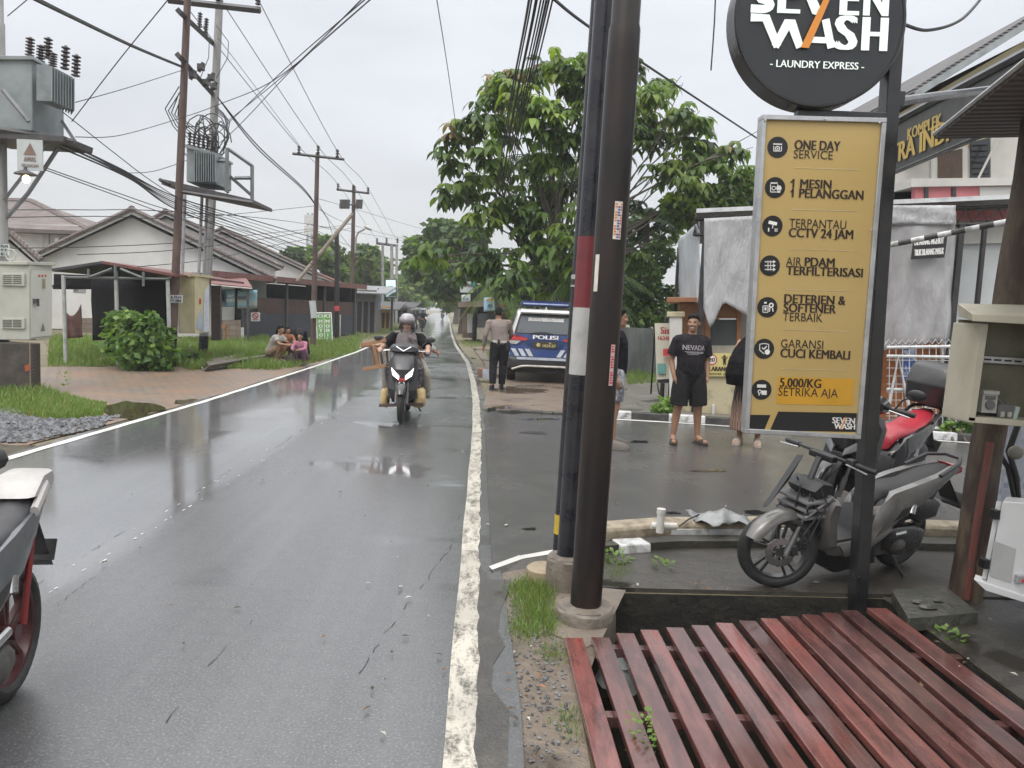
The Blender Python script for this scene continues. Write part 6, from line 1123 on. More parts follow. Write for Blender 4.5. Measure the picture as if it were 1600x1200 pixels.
for x in (589, 604, 621): mb = MB(); insul(mb, at(x, 380, 66), (0, 0, 1), .45, .12, 3); mb.build('insulator', mins, p5, True)
bbd = thing('billboard', 'small lit portrait billboard with pale blue picture over the road edge', 'billboard', at(611, 490, 50)); part(bbd, [(602, 466), (620, 466), (619, 436), (602, 436)], 50, .25, mdk, 'cabinet', .01)
mb = MB(); mb.poly([at(x, y, 49.98) for x, y in ((603, 464), (618.5, 464), (618, 437.5), (603, 437.5))]); mb.build('screen', M('screen_lit', (.6, .75, .78), .4, c2=(.50, .70, .75), bump=0, emit=(.60, .80, .84), es=.55), bbd, True); mb = MB(); mb.poly([at(x, y, 49.96) for x, y in ((606, 463.5), (618.4, 463.5), (618.3, 456), (613, 458))]); mb.poly([at(x, y, 49.96) for x, y in ((606, 449), (614, 449), (614, 447), (606, 447))]); mb.build('picture', M('picture_green', (.12, .22, .14), .5), bbd, True); tubes(bbd, [[at(613, 466, 50.1), V(at(613, 466, 50.1).x, 50.1, 0)]], .09, mdk, 'post')
tw = thing('lattice_tower', 'grey lattice radio tower far behind the brown pole', 'tower', at(484, 430, 210)); mb = MB(); z0, z1 = 0, at(484, 333, 210).z; cx = at(484, 380, 210).x
for sx_ in (-1, 1):
    for sy_ in (-1, 1): mb.tube([V(cx + sx_ * .9, 210 + sy_ * .9, z0), V(cx + sx_ * .55, 210 + sy_ * .55, z1)], .14, 4)
for k in range(14): z = z1 * k / 14; zz = z1 * (k + 1) / 14; mb.tube([V(cx - .8, 209.3, z), V(cx + .8, 209.3, zz)], .09, 4); mb.tube([V(cx + .8, 209.3, z), V(cx - .8, 209.3, zz)], .09, 4); mb.tube([V(cx - .8, 209.3, z), V(cx + .8, 209.3, z)], .09, 4)
mb.build('lattice', M('tower_grey', (.30, .31, .33), .6), tw, True)
for z in (z1 * .93, z1 * .82): MB().box((cx, 209, z), (2.6, .4, 2.2)).build('antenna', mbg, tw, True)
# row of shops further along the left --------------------------------
def shop(lab, x0, x1, yt, yb, Y, d, mw, mr, ra=14, name='shop'):
    t = thing(name, lab, 'shop', at((x0 + x1) / 2, yb, Y)); A = at(x0, yb, Y); B = at(x1, yb, Y); h = at(x0, yt, Y).z; A.z = B.z = 0; mb = MB(); mb.hexa([A, B, B + V(-.4, d, 0), A + V(-.4, d, 0), A + V(0, 0, h), B + V(0, 0, h), B + V(-.4, d, h), A + V(-.4, d, h)]); mb.build('wall', mw, t, True)
    mb = MB(); o_ = V(.8, -.6, -.05); mb.hexa([A + V(-.2, -.8, h - .25), B + V(.7, -.8, h - .25), B + V(.6, d, h + .3), A + V(-.4, d, h + .3), A + V(-.2, -.8, h - .18), B + V(.7, -.8, h - .18), B + V(.6, d, h + .37), A + V(-.4, d, h + .37)]); mb.build('roof', mr, t, True)
    n_ = 3
    for k in range(n_):
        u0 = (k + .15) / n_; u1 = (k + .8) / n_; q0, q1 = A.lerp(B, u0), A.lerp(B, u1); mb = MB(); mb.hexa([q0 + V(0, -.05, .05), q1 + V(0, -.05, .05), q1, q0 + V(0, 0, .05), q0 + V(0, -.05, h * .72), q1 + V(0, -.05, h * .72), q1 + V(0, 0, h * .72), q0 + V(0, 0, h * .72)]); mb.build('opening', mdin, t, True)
    return t
mshg = M('shop_grey', (.17, .16, .15), .7, c2=(.11, .105, .10), sc=1)
shop('grey shop with pale curled awning next to the dark workshop', 556, 586, 452, 518, 45, 5, mshg, mzn); shop('yellow walled stall under the lit billboard', 588, 609, 478, 512, 54, 5, M('stall_yellow', (.46, .27, .07), .6, c2=(.36, .20, .05), sc=1), mdk); shop('low brown shop beyond the yellow stall', 610, 636, 476, 506, 72, 8, mshg, mcr2); shop('faint row of shopfronts further down the left of the road', 636, 655, 480, 500, 98, 14, M('shop_pale', (.28, .27, .25), .7), mzn)
bl2 = thing('hanging_sign', 'narrow pale blue sign hanging at the end of the grey awning', 'sign', at(591, 484, 47)); part(bl2, [(587, 484), (595, 484), (595, 458), (587, 458)], 47, .1, M('sign_pale_blue', (.30, .45, .58), .5, c2=(.5, .55, .6), sc=3), 'board'); tubes(bl2, [[at(591, 458, 47), at(591, 450, 47)]], .03, mdk, 'hanger')
# right roadside stall --------------------------------------------
stl = thing('roadside_stall', 'small roadside stall with rusty roof and glass case left of the policeman', 'stall', at(770, 528, 38)); part(stl, [(722, 528), (800, 530), (800, 478), (722, 476)], 39.5, 2.5, M('stall_wall', (.20, .15, .12), .7, c2=(.11, .085, .07), sc=2), 'wall'); part(stl, [(716, 480), (800, 478), (800, 466), (716, 472)], 37.6, 4.5, M('stall_rust', (.22, .17, .13), .7, c2=(.13, .10, .08), sc=1.5), 'roof'); part(stl, [(745, 530), (775, 530), (775, 512), (745, 512)], 37.8, .8, M('stall_counter', (.34, .32, .26), .6), 'counter'); part(stl, [(746, 511), (774, 511), (774, 490), (746, 490)], 38, .6, glassm('stall_glass', (.05, .06, .06)), 'glass_case'); part(stl, [(730, 520), (740, 520), (740, 490), (730, 490)], 39.3, .15, mwhite, 'white_panel')
banner('colourful blue and orange food banner on the stall above the policeman', [(756, 487), (792, 483), (792, 462), (756, 465)], 37.2, [M('banner_sky', (.30, .48, .66), .5, c2=(.45, .55, .65), sc=2), M('ban_orange', (.60, .28, .06), .5), M('ban_navy', (.06, .10, .28), .5), MATS['ink_red']], [(.1, .9, .75, .9, 0), (.15, .4, .25, .5, 1), (.45, .95, .15, .4, 2), (.45, .9, .5, .68, 'WARUNG')])
banner('small white notice under the grey framed sign near the black road pole', [(721, 472), (735, 471), (735, 460), (721, 461)], 37.0, [MATS['warn_white'], bnk], [(.2, .8, .2, .5, 'KOPI')])
ps = thing('framed_sign', 'white framed rectangular sign on the black road pole', 'sign', at(732, 457, 38.6)); part(ps, [(719, 457), (741, 457), (741, 440), (719, 440)], 38.8, .06, MATS['warn_white'], 'board'); mb = MB(); letters(mb, 'PARKIR', at(722, 448, 38.78), at(737, 448, 38.78), V(0, 0, .14), 0, .03); mb.build('lettering', MATS['warn_brown'], ps, True)
p6, _, _ = pole('utility_pole', 'black twin road pole with green box left of the policeman', (741, 533), (744, 396), 38.8, 38.8, .12, .10, MATS['black_gloss_paint'], 1.0); tubes(p6, [[V(at(747, 533, 39.2).x, 39.2, 0), at(749, 400, 39.2)]], .09, MATS['black_gloss_paint'], 'shaft'); part(p6, [(736, 448), (743, 448), (743, 434), (736, 434)], 38.5, .2, M('box_green', (.04, .20, .17), .5), 'green_box', .02); tubes(p6, [[at(738, 443, 38.6), at(750, 444, 38.6)]], .03, mbg, 'arm')
gm = thing('meat_box', 'small brown crate and pale card at the road edge beside the policeman', 'crate', gp(756, 592)) ; part(gm, [(746, 590), (762, 590), (762, 576), (746, 576)], 17.4, .3, M('crate_brown', (.20, .11, .08), .7), 'crate', .01); part(gm, [(754, 592), (766, 592), (766, 577), (754, 577)], 17.3, .02, M('card_blue', (.40, .44, .50), .6), 'card')
# ================================================================ trees
TL_ = [leafm('leaf_dark', (.040, .080, .024), (.062, .108, .03), .8), leafm('leaf_green', (.095, .165, .036), (.14, .21, .048), .8, .5), leafm('leaf_light', (.17, .25, .05), (.22, .29, .06), .8, .5), leafm('leaf_young', (.20, .17, .06), (.24, .15, .07), .8), leafm('leaf_bright', (.21, .33, .06), (.26, .36, .08), .8)]
mbark = M('bark_grey', (.12, .105, .09), .85, c2=(.07, .06, .05), sc=6, bump=.6, bsc=18, bd=.03, stretch=(1, 1, .4))
def whorls(P, L, k, mi, seed=0, droop=(.7, 1.15)):
    r = np.random.default_rng(seed); n = len(P); N = n * k; base = np.repeat(P, k, 0); a = np.repeat(r.uniform(0, 6.28, n), k) + np.tile(np.arange(k) * 6.283 / k, n) + r.normal(0, .25, N); l = L * r.uniform(.6, 1.2, N); e_ = r.uniform(.0, .45, N); dp = r.uniform(*droop, N); wd = l * r.uniform(.19, .25, N)
    h = np.stack([np.cos(a), np.sin(a), 0 * a], 1); s = np.stack([-np.sin(a), np.cos(a), 0 * a], 1); base = base + h * (.04) ; V_ = []
    for t, w in ((0, .12), (.35, .95), (.7, .85), (1, .08)):
        c = base + h * (l * t * (1 - .25 * t))[:, None] + np.stack([0 * a, 0 * a, (e_ * t - dp * t * t) * l], 1); sg = np.stack([0 * a, 0 * a, -.25 * wd * w], 1); V_ += [c + s * (wd * w)[:, None] + sg, c - s * (wd * w)[:, None] + sg]
    vs = np.stack(V_, 1).reshape(-1, 3); b = (np.arange(N) * 8)[:, None]; fs = np.concatenate([b + np.array([[0, 1, 3, 2]]), b + np.array([[2, 3, 5, 4]]), b + np.array([[4, 5, 7, 6]])], 0); m = np.repeat(mi, k); return vs, fs, np.concatenate([m, m, m])
def bigtree():
    base = gp(872, 560); base.z = 0; Yq = 24.0; base = V(at(868, 520, Yq).x, Yq, 0); t = thing('broadleaf_tree', 'large spreading tree with drooping whorled leaves behind the steel poles', 'tree', base); r = random.Random(4)
    L = [(702, 248, 26), (722, 214, 30), (748, 184, 26), (772, 150, 30), (795, 122, 30), (838, 112, 30), (868, 96, 24), (905, 108, 36), (762, 240, 34), (704, 300, 22), (738, 290, 32), (790, 200, 36), (848, 180, 46), (900, 200, 50), (950, 150, 44), (1010, 150, 34), (1042, 132, 22), (990, 215, 42), (1058, 205, 30), (1092, 192, 26), (1102, 240, 36), (1152, 228, 20), (1142, 280, 32), (1085, 290, 36), (1168, 268, 16), (1040, 260, 30), (755, 345, 34), (800, 320, 40), (850, 300, 46), (830, 390, 46), (765, 400, 34), (905, 350, 44), (700, 385, 30), (672, 400, 26), (655, 410, 22), (800, 440, 36), (735, 425, 34), (870, 440, 40), (905, 280, 44), (1000, 330, 26), (1060, 320, 24), (1110, 315, 24), (850, 245, 40), (930, 100, 26), (985, 110, 22), (815, 150, 30), (1160, 310, 16), (905, 150, 34), (1075, 245, 28), (1125, 255, 26), (1060, 170, 24), (1020, 205, 28), (955, 205, 34), (1000, 180, 30), (790, 270, 32), (880, 395, 36), (950, 420, 34), (1000, 400, 26), (835, 345, 36)]
    PT = []; mi = []; C = []
    for x, y, rp_ in L:
        dist = abs(x - 880) / 300; Yc_ = Yq + r.uniform(-2.6, 2.6) * (1 - .5 * dist) - (1.5 if y > 330 else 0); c = at(x, y, Yc_); R_ = rp_ / 1200 * Yc_; C.append(c); n = max(int(rp_ * rp_ / (46 if y < 330 else 76)), 4); tone = r.random()
        for _ in range(n):
            d = V(r.gauss(0, 1), r.gauss(0, 1), r.gauss(0, .8)).normalized() * R_ * r.uniform(.35, 1.0); PT.append(tuple(c + d)); q = r.random(); top = d.z > 0
            if (x, y) in ((848, 180), (850, 245)) and q < .35: mi.append(4)
            elif tone < .35: mi.append(0 if q < .55 else 1)
            elif tone < .8: mi.append(1 if q < .6 else (2 if q < .8 else 0))
            else: mi.append(2 if q < .5 else 1)
            if y < 240 and top and q > .90: mi[-1] = 3
    vs, fs, m = whorls(np.array(PT), .37, 8, np.array(mi), 5); vs -= np.array(base); raw_mesh('crown', vs, fs, TL_, m, t)
    mb = MB(); lmb = MB(); top = V(base.x - .1, base.y, 2.6); mb.tube([base - V(0, 0, .2), base + V(.05, 0, 1.2), top, top + V(.2, .2, 1.5)], [.30, .24, .20, .16], 12)
    for i, c in enumerate(C):
        s0 = base.lerp(top, .6 + .4 * r.random()) if i % 3 else top + V(.15, .1, 1.2 * r.random()); v_ = c - s0; m1 = s0 + v_ * .35 + V(r.uniform(-.3, .3), r.uniform(-.3, .3), .35); m2 = s0 + v_ * .7 + V(r.uniform(-.25, .25), r.uniform(-.2, .2), .25); mb.tube([s0, m1, m2, c], [.06, .04, .022, .009], 6)
        for _ in range(4): e_ = c + V(r.gauss(0, .3), r.gauss(0, .3), r.gauss(0, .25)); mb.tube([m2.lerp(c, r.random()), e_], [.02, .008], 4)
    mb.build('trunk', mbark, t, True); return t
bigtree()
def tree(lab, base, L, n, leaf, mats, wt, jit=1.5, seed=1, tr=.16, name='background_tree', group=None):
    t = thing(name, lab, 'tree', base, 0, group); C, Rr = circ(L, jit, seed); vs, fs, mi = leafcloud(n, C, Rr, leaf, mats, wt, .3, seed, squash=.85); raw_mesh('crown', vs - np.array(base), fs, mats, mi, t); mb = MB(); b = Vector(base); r = random.Random(seed); zt_ = min(c[2] for c in C); tp_ = V(b.x, b.y, max(zt_, 1.5)); mb.tube([b - V(0, 0, .2), b.lerp(tp_, .5) + V(.1, 0, 0), tp_], [tr, tr * .8, tr * .65], 8)
    for c in C: c = Vector(c); mb.tube([b.lerp(tp_, r.uniform(.6, 1)), tp_.lerp(c, .5) + V(0, 0, .3), c], [tr * .4, tr * .25, tr * .08], 5)
    mb.build('trunk', mbark, t, True); return t
D3 = [TL_[0], TL_[1], TL_[2]]
tree('dark leaning roadside tree arching over the far right of the road', V(at(722, 500, 52).x, 52, 0), [(735, 420, 34, 50), (700, 400, 34, 52), (672, 395, 30, 54), (690, 440, 28, 52), (745, 460, 24, 50), (655, 385, 22, 56), (720, 370, 26, 52), (712, 455, 20, 53), (760, 440, 26, 50), (655, 425, 18, 56), (735, 370, 26, 52), (690, 360, 24, 53)], 9500, .55, D3, (.62, .3, .08), 2, 11, .3)
tree('second dark roadside tree further along on the right', V(at(712, 495, 85).x, 85, 0), [(690, 455, 20, 85), (668, 440, 20, 84), (705, 440, 22, 86), (650, 425, 18, 88), (720, 462, 18, 82), (676, 420, 22, 86), (640, 415, 14, 88), (700, 472, 14, 85)], 3500, .75, D3, (.6, .32, .08), 4, 12, .35)
tree('pale hazy tree closing the far end of the road on the right', V(at(718, 490, 150).x, 150, 0), [(712, 472, 12, 150), (722, 455, 13, 150), (715, 450, 12, 152)], 1500, 1.2, D3, (.4, .4, .2), 5, 13, .5)
tree('rounded mid green tree behind the shops on the left', V(at(572, 500, 70).x, 70, 0), [(570, 400, 24, 70), (552, 420, 22, 70), (590, 415, 22, 70), (575, 440, 26, 70), (545, 440, 18, 70), (598, 440, 18, 70), (560, 460, 20, 70), (590, 465, 20, 70)], 4200, .6, D3, (.3, .5, .2), 3, 14, .3)
tree('loose grey green tree above the small reddish roof', V(at(520, 500, 62).x, 62, 0), [(512, 385, 16, 62), (500, 400, 18, 62), (525, 400, 14, 62), (518, 420, 16, 62), (505, 375, 10, 62), (530, 425, 12, 62)], 1500, .55, D3, (.5, .4, .1), 2, 15, .2)
tree('small dark tree behind the third gabled house', V(at(468, 500, 66).x, 66, 0), [(465, 400, 16, 66), (455, 395, 12, 66), (480, 405, 14, 66), (490, 395, 12, 66), (470, 415, 14, 66)], 1300, .55, D3, (.6, .35, .05), 2, 16, .2)
tree('light green tree beyond the yellow stall on the left', V(at(640, 495, 105).x, 105, 0), [(635, 450, 16, 105), (648, 460, 14, 105), (625, 440, 14, 105), (655, 470, 12, 105), (640, 475, 12, 105), (630, 465, 12, 105)], 1800, .8, D3, (.25, .5, .25), 4, 17, .3)
tree('far pale tree at the left side of the road end', V(at(662, 490, 170).x, 170, 0), [(660, 465, 10, 170), (668, 472, 9, 170), (654, 472, 9, 170), (664, 455, 9, 170)], 900, 1.3, D3, (.3, .5, .2), 6, 18, .5)
tree('dark fine leaved tree behind the grey yard wall', V(at(1010, 540, 25).x, 26, 0), [(1000, 430, 36, 25), (1035, 470, 34, 25), (990, 480, 30, 25), (1025, 400, 30, 26), (970, 400, 28, 26), (1010, 500, 24, 24.5), (985, 360, 26, 27), (1040, 360, 26, 27), (960, 460, 26, 26), (1050, 500, 20, 24)], 6500, .20, LB, (.25, .2, .55), .8, 21, .2)
tree('leafy tree rising behind the kiosk roof', V(at(1110, 540, 24).x, 24, 0), [(1100, 310, 26, 24), (1060, 320, 24, 24), (1140, 315, 24, 24), (1175, 305, 18, 24), (1085, 340, 20, 24), (1160, 290, 22, 24)], 3000, .26, D3, (.35, .5, .15), .8, 22, .18)
tree('mid green tree filling the gap behind the police car', V(at(850, 540, 36).x, 36, 0), [(830, 440, 36, 36), (870, 460, 34, 36), (800, 450, 28, 36), (900, 440, 34, 36), (850, 490, 26, 36), (920, 490, 28, 36), (885, 505, 24, 36), (810, 485, 20, 38)], 5200, .34, D3, (.45, .42, .13), 1.2, 23, .22)
def palm(lab, c, base, n, L, seed, mats=(0, 1), lo=-.5):
    t = thing('palm_tree', lab, 'tree', base); r = random.Random(seed); vs = []; fs = []; mi = []; mb = MB()
    for i in range(n):
        a = r.uniform(0, 6.28); e_ = r.uniform(lo, 1.1); l = L * r.uniform(.7, 1.1); pts = []
        for k in range(9): s = k / 8; pts.append(c + V(math.cos(a) * l * s * math.cos(e_ * (1 - .3 * s)), math.sin(a) * l * s * math.cos(e_ * (1 - .3 * s)), l * (math.sin(e_) * s - .65 * s * s)))
        mb.tube(pts, [.02 - .0018 * k for k in range(9)], 4, 1)
        for k in range(1, 26):
            s = k / 26; j = min(int(s * 8), 7); p = pts[j].lerp(pts[j + 1], s * 8 - j); d = (pts[j + 1] - pts[j]).normalized(); sd_ = d.cross(V(0, 0, 1)).normalized()
            for q in (-1, 1):
                ll = l * .30 * math.sin(math.pi * min(.15 + s * .8, 1)) ** .7; u = (sd_ * q * .8 + d * .6 - V(0, 0, .45)).normalized() * ll; w = d * .022; k0 = len(vs); vs += [tuple(p - w - Vector(base)), tuple(p + w - Vector(base)), tuple(p + u - Vector(base))]; fs.append((k0, k0 + 1, k0 + 2)); mi.append(0)
    raw_mesh('frond', vs, fs, [TL_[mats[0]]], mi, t); mb.tube([Vector(base), Vector(base).lerp(c, .5) + V(.15, 0, 0), c], [.16, .13, .11], 10, 0); mb.build('trunk', [mbark, TL_[mats[1]]], t, True); return t
palm('dark feathery palm inside the crown of the large tree', at(862, 262, 26), V(at(862, 262, 26).x, 26, 0), 16, 2.4, 3); palm('palm with upright fronds above the kiosk roof', at(1010, 345, 27), V(at(1010, 345, 27).x, 27, 0), 15, 1.9, 5, (0, 1), .1); palm('low dark fan of palm fronds behind the banded pole', at(905, 430, 22), V(at(905, 430, 22).x, 22, 0), 15, 2.3, 8, (0, 1)); palm('bright narrow palm clump behind the stall', at(775, 440, 30), V(at(775, 440, 30).x, 30, 0), 14, 1.8, 9, (1, 1))
plant('hedge_plant', 'bright green hedge plant behind the kiosk fence at right', 'shrub', gp(1500, 690), [(1485, 668, 14, 11.6), (1505, 668, 14, 11.4), (1520, 670, 12, 11.3), (1470, 672, 8, 11.8)], 800, .08, LB, (.4, .4, .2), .2, 31, 4)
plant('weed_clump', 'clump of weeds growing at the foot of the white pillar', 'plant', gp(1035, 650), [(1030, 640, 12, 12.2), (1042, 630, 12, 12.4), (1048, 645, 10, 12.2)], 500, .09, LB, (.4, .45, .15), .15, 32, 4)
# ================================================================ overhead lines
mwire = M('wire_black', (.02, .02, .022), .6, bump=0)
def wire(lab, pts, r, group, cat='cable', n=5):
    P = [at(*p) for p in pts]; k = 10; Q = []
    for i in range(len(P) - 1):
        p0 = P[max(i - 1, 0)]; p1 = P[i]; p2_ = P[i + 1]; p3_ = P[min(i + 2, len(P) - 1)]
        for j in range(k):
            s = j / k; Q.append(.5 * ((2 * p1) + (p2_ - p0) * s + (2 * p0 - 5 * p1 + 4 * p2_ - p3_) * s * s + (3 * p1 - p0 - 3 * p2_ + p3_) * s ** 3))
    Q.append(P[-1]); mb = MB(); mb.tube(Q, r, n); return tag(mb.build('overhead_wire', mwire), lab, cat, group)
for k in range(9): 
    dx = -17 + k * 4.4 + random.uniform(-1.5, 1.5); wire('black telecom cable in the bundle hanging in front of the large tree', [(868 + dx * 1.6, -170, 5.4), (844 + dx, 0, 8), (806 + dx * .75, 180, 14), (778 + dx * .5, 325, 24), (748 + dx * .25, 398, 38.6)], .010 + .004 * (k % 3 == 0), 'telecom cables in front of the large tree')
HV = 'bare line running from the twin pole frame to the brown pole with three insulators'
for a, b, c, d in (((278, -6, 20), (467, 229, 29.1), (528, 288, 40.9), (588, 374, 66)), ((342, -4, 20), (497, 229, 29.1), (552, 290, 40.9), (604, 374, 66)), ((405, 2, 20), (527, 236, 29.1), (575, 294, 40.9), (621, 378, 66))): wire(HV, [a, b, c, d], .011, 'bare power lines')
wire('thick twisted aerial cable crossing from the top left to the brown steel pole', [(40, -10, 9), (110, 25, 11), (210, 73, 14.5), (284, 104, 17.9)], .03, None)
for k in range(2): wire('twin insulated cable dropping from the twin pole frame to the pole with strut', [(340, 152, 21.4), (400 + k * 3, 230 - k * 2, 24), (470 + k * 3, 293, 27), (494, 322, 29.1)], .018, 'twin insulated cables')
SKY = 'thin overhead wire crossing the open grey sky beside the twin pole frame'
for pts in ([(262, 0, 11), (185, 95, 12), (112, 190, 12.7)], [(118, 160, 12.8), (200, 137, 15), (284, 110, 18)], [(118, 214, 12.6), (190, 211, 15), (290, 182, 18), (345, 162, 17), (430, 124, 14), (584, -5, 9)], [(574, -4, 9), (445, 108, 14), (345, 204, 19), (300, 250, 20)], [(582, -4, 9), (460, 105, 14), (342, 224, 19), (250, 265, 19), (190, 270, 18)], [(568, -4, 9), (450, 112, 14), (355, 190, 19)], [(98, 175, 12.8), (180, 240, 14), (240, 285, 15), (300, 320, 17), (390, 360, 24)], [(12, 25, 13), (42, 0, 12)], [(682, -4, 12), (700, 110, 16), (716, 222, 22)], [(340, 60, 21), (366, 92, 22), (467, 226, 29)]): wire(SKY, pts, .008, 'thin overhead wires')
BUN = 'dark low voltage cable in the bundle running from the near transformer past the twin poles'
for k in range(7): y = k * 3.2; wire(BUN, [(95 + (k % 3) * 4, 219 + k * 2, 12.6), (185 + k * 3, 262 + y * .9, 15), (276, 308 + y, 18), (400, 345 + y * 1.6, 23), (492, 372 + y * 2.2, 29)], .009 + .006 * (k % 3 == 0), 'low voltage cable bundle')
TEL = 'faint telecom line strung low across the white gabled house'
for pts in ([(-10, 328, 15), (140, 328, 17), (270, 331, 18), (480, 350, 29), (640, 378, 60)], [(-10, 340, 15), (150, 338, 17), (300, 340, 20), (490, 322, 29)], [(-10, 388, 15), (130, 386, 17), (270, 380, 18.2), (345, 372, 22), (530, 353, 38), (552, 348, 41)], [(120, 398, 17), (270, 391, 18.2), (400, 375, 24), (490, 360, 29)], [(215, 417, 17), (330, 405, 21), (420, 385, 26), (490, 372, 29)], [(60, 258, 12.8), (180, 300, 15), (270, 330, 18), (400, 366, 24), (490, 392, 29)], [(70, 265, 12.8), (180, 305, 15), (276, 340, 18), (400, 378, 24), (490, 400, 29)]): wire(TEL, pts, .009, 'telecom lines over the house')
POL = 'thin line leaving the brown pole with strut towards the far poles'
for pts in ([(496, 310, 29.2), (552, 326, 41), (660, 358, 55), (760, 386, 39)], [(494, 325, 29.2), (552, 352, 41), (640, 375, 60)], [(494, 310, 29), (515, 345, 32), (560, 400, 45), (600, 440, 60)], [(494, 318, 29), (510, 340, 31), (540, 392, 38), (600, 425, 64)], [(494, 360, 29), (550, 385, 41), (598, 396, 66)], [(494, 370, 29), (550, 400, 41), (600, 410, 66)], [(494, 395, 29), (550, 420, 41), (606, 425, 66)], [(552, 355, 41), (528, 360, 35), (494, 352, 29)]): wire(POL, pts, .010, 'lines leaving the strut pole')
wire('black service line sloping from the steel poles down behind the price panel', [(860, -6, 5.4), (925, 45, 6.6), (1060, 135, 9), (1192, 222, 12.5)], .012, None)
wire('loose wire end hanging straight down beside the round light box', [(1118, -4, 8), (1116, 40, 8), (1111, 110, 8)], .008, None)
wire('purple grey cable sagging from the top of the sign post to the right', [(1412, 38, 4.5), (1450, 47, 4.7), (1500, 32, 5), (1536, -6, 5.4)], .010, None)
# ================================================================ PEOPLE
from mathutils.bvhtree import BVHTree
def fuse(mb, voxel, smooth=2):
    """one continuous surface out of overlapping closed volumes"""
    me = bpy.data.meshes.new('tmp'); me.from_pydata([tuple(p) for p in mb.v], [], mb.f); bm = bmesh.new(); bm.from_mesh(me); bmesh.ops.remove_doubles(bm, verts=bm.verts, dist=1e-5); bmesh.ops.recalc_face_normals(bm, faces=bm.faces); bm.to_mesh(me); bm.free()
    ob = bpy.data.objects.new('tmp', me); COL.objects.link(ob); m = ob.modifiers.new('r', 'REMESH'); m.mode = 'VOXEL'; m.voxel_size = voxel; m.use_smooth_shade = True
    s_ = ob.modifiers.new('s', 'SMOOTH'); s_.factor = .5; s_.iterations = smooth
    dg = bpy.context.evaluated_depsgraph_get(); dg.update(); out = bpy.data.meshes.new_from_object(ob.evaluated_get(dg)); bpy.data.objects.remove(ob); return out
def fused(mb, name, mats, parent, voxel, cls=None, smooth=2):
    me = fuse(mb, voxel, smooth); me.name = name; me.materials.clear()
    for q in (mats if isinstance(mats, (list, tuple)) else [mats]): me.materials.append(q)
    n = len(me.polygons); me.polygons.foreach_set('use_smooth', [True] * n)
    if cls is not None:
        c = np.zeros(n * 3); me.polygons.foreach_get('center', c); me.polygons.foreach_set('material_index', np.asarray(cls(c.reshape(-1, 3)), dtype=np.int32))
    o = bpy.data.objects.new(name, me); COL.objects.link(o); o.parent = parent; return o
SKIN = M('skin', (.33, .185, .115), .5, c2=(.27, .145, .09), sc=9, bump=.05, bsc=200); LIP = M('lips', (.26, .12, .09), .45, bump=0); EYE = M('eye_dark', (.02, .014, .012), .25, bump=0); TEETH = M('teeth', (.70, .66, .60), .3, bump=0); HAIRM = M('hair_black', (.007, .006, .006), .65, c2=(.016, .014, .013), sc=40, bump=.5, bsc=120, bd=.004, spec=.12); NAIL = SKIN
def cloth_m(name, c, c2=None, sc=10): return M(name, tuple(q * .8 for q in c), .9, c2=tuple(q * .8 for q in c2) if c2 else None, sc=sc, bump=.6, bsc=11, bd=.04, spec=.12)
STAND = dict(pel=(0, 0, .93), che=(0, .01, 1.20), nek=(0, .02, 1.42), hed=(0, -.01, 1.565), sh=(.182, .02, 1.352), el=(.26, .04, 1.09), wr=(.26, -.04, .87), hip=(.095, 0, .90), kn=(.11, -.015, .49), an=(.12, .02, .085), toe=(.14, -.15, .03))
def pose(**k):
    P = {}
    src = dict(STAND); src.update({a: b for a, b in k.items() if a in STAND})
    for n, v in src.items():
        if n in ('pel', 'che', 'nek', 'hed'): P[n] = Vector(v)
        else: P[n + 'L'] = Vector(v); P[n + 'R'] = V(-v[0], v[1], v[2])
    for a, b in k.items():
        if a not in STAND: P[a] = Vector(b)
    return P
def torso(mb, P, g=0.0, t0=-.12, t1=1.0, belly=0.0, wsc=1.0):
    lat = (P['shL'] - P['shR']).normalized(); pel, che, nek = P['pel'], P['che'], P['nek']; spec = [(-.12, .125, .095), (0, .160, .112), (.22, .150, .108), (.45, .158, .115), (.68, .178, .122), (.82, .168, .105), (.92, .115, .085), (1.0, .06, .062)]; rings = []
    for t, w, d in spec:
        if t < t0 - 1e-6 or t > t1 + 1e-6: continue
        if t <= .5: c = pel + (che - pel) * (t / .5)
        else: c = che + (nek - che) * ((t - .5) / .5)
        ax = (che - pel).normalized().lerp((nek - che).normalized(), min(max(t, 0), 1)).normalized(); f = lat.cross(ax).normalized(); l2 = ax.cross(f).normalized() * -1
        b = belly * math.exp(-((t - .28) / .2) ** 2); sg = 1 if f.y < 0 else -1
        rings.append([c + lat * math.cos(a) * (w * wsc + g) + f * math.sin(a) * (d + g) + (f * b if math.sin(a) > 0 else V(0, 0, 0)) * math.sin(a) for a in [2 * math.pi * j / 20 for j in range(20)]])
    mb.loft(rings); return rings
def hand(mb, w, d, n, curl=.5, s=1.0):
    d = d.normalized(); n = (n - d * n.dot(d)).normalized(); l = d.cross(n); mb.cap(w, .026 * s, w + d * .05 * s, .032 * s); R = Matrix((l, n, d)).transposed(); mb.ell(w + d * .055 * s, (.040 * s, .017 * s, .05 * s), R, 10)
    for i, (o, L) in enumerate(((-.028, .062), (-.010, .072), (.010, .068), (.027, .054))):
        b = w + d * .092 * s + l * o * s; d1 = (d * math.cos(curl * .6) + n * math.sin(curl * .6)); d2 = (d * math.cos(curl * 1.6) + n * math.sin(curl * 1.6)); m_ = b + d1 * L * .5 * s; mb.cap(b, .0095 * s, m_, .009 * s, 8); mb.cap(m_, .009 * s, m_ + d2 * L * .5 * s, .0075 * s, 8)
    b = w + d * .03 * s - l * .033 * s; mb.cap(b, .012 * s, b + (d * .7 - l * .6 + n * .3).normalized() * .05 * s, .0095 * s, 8)
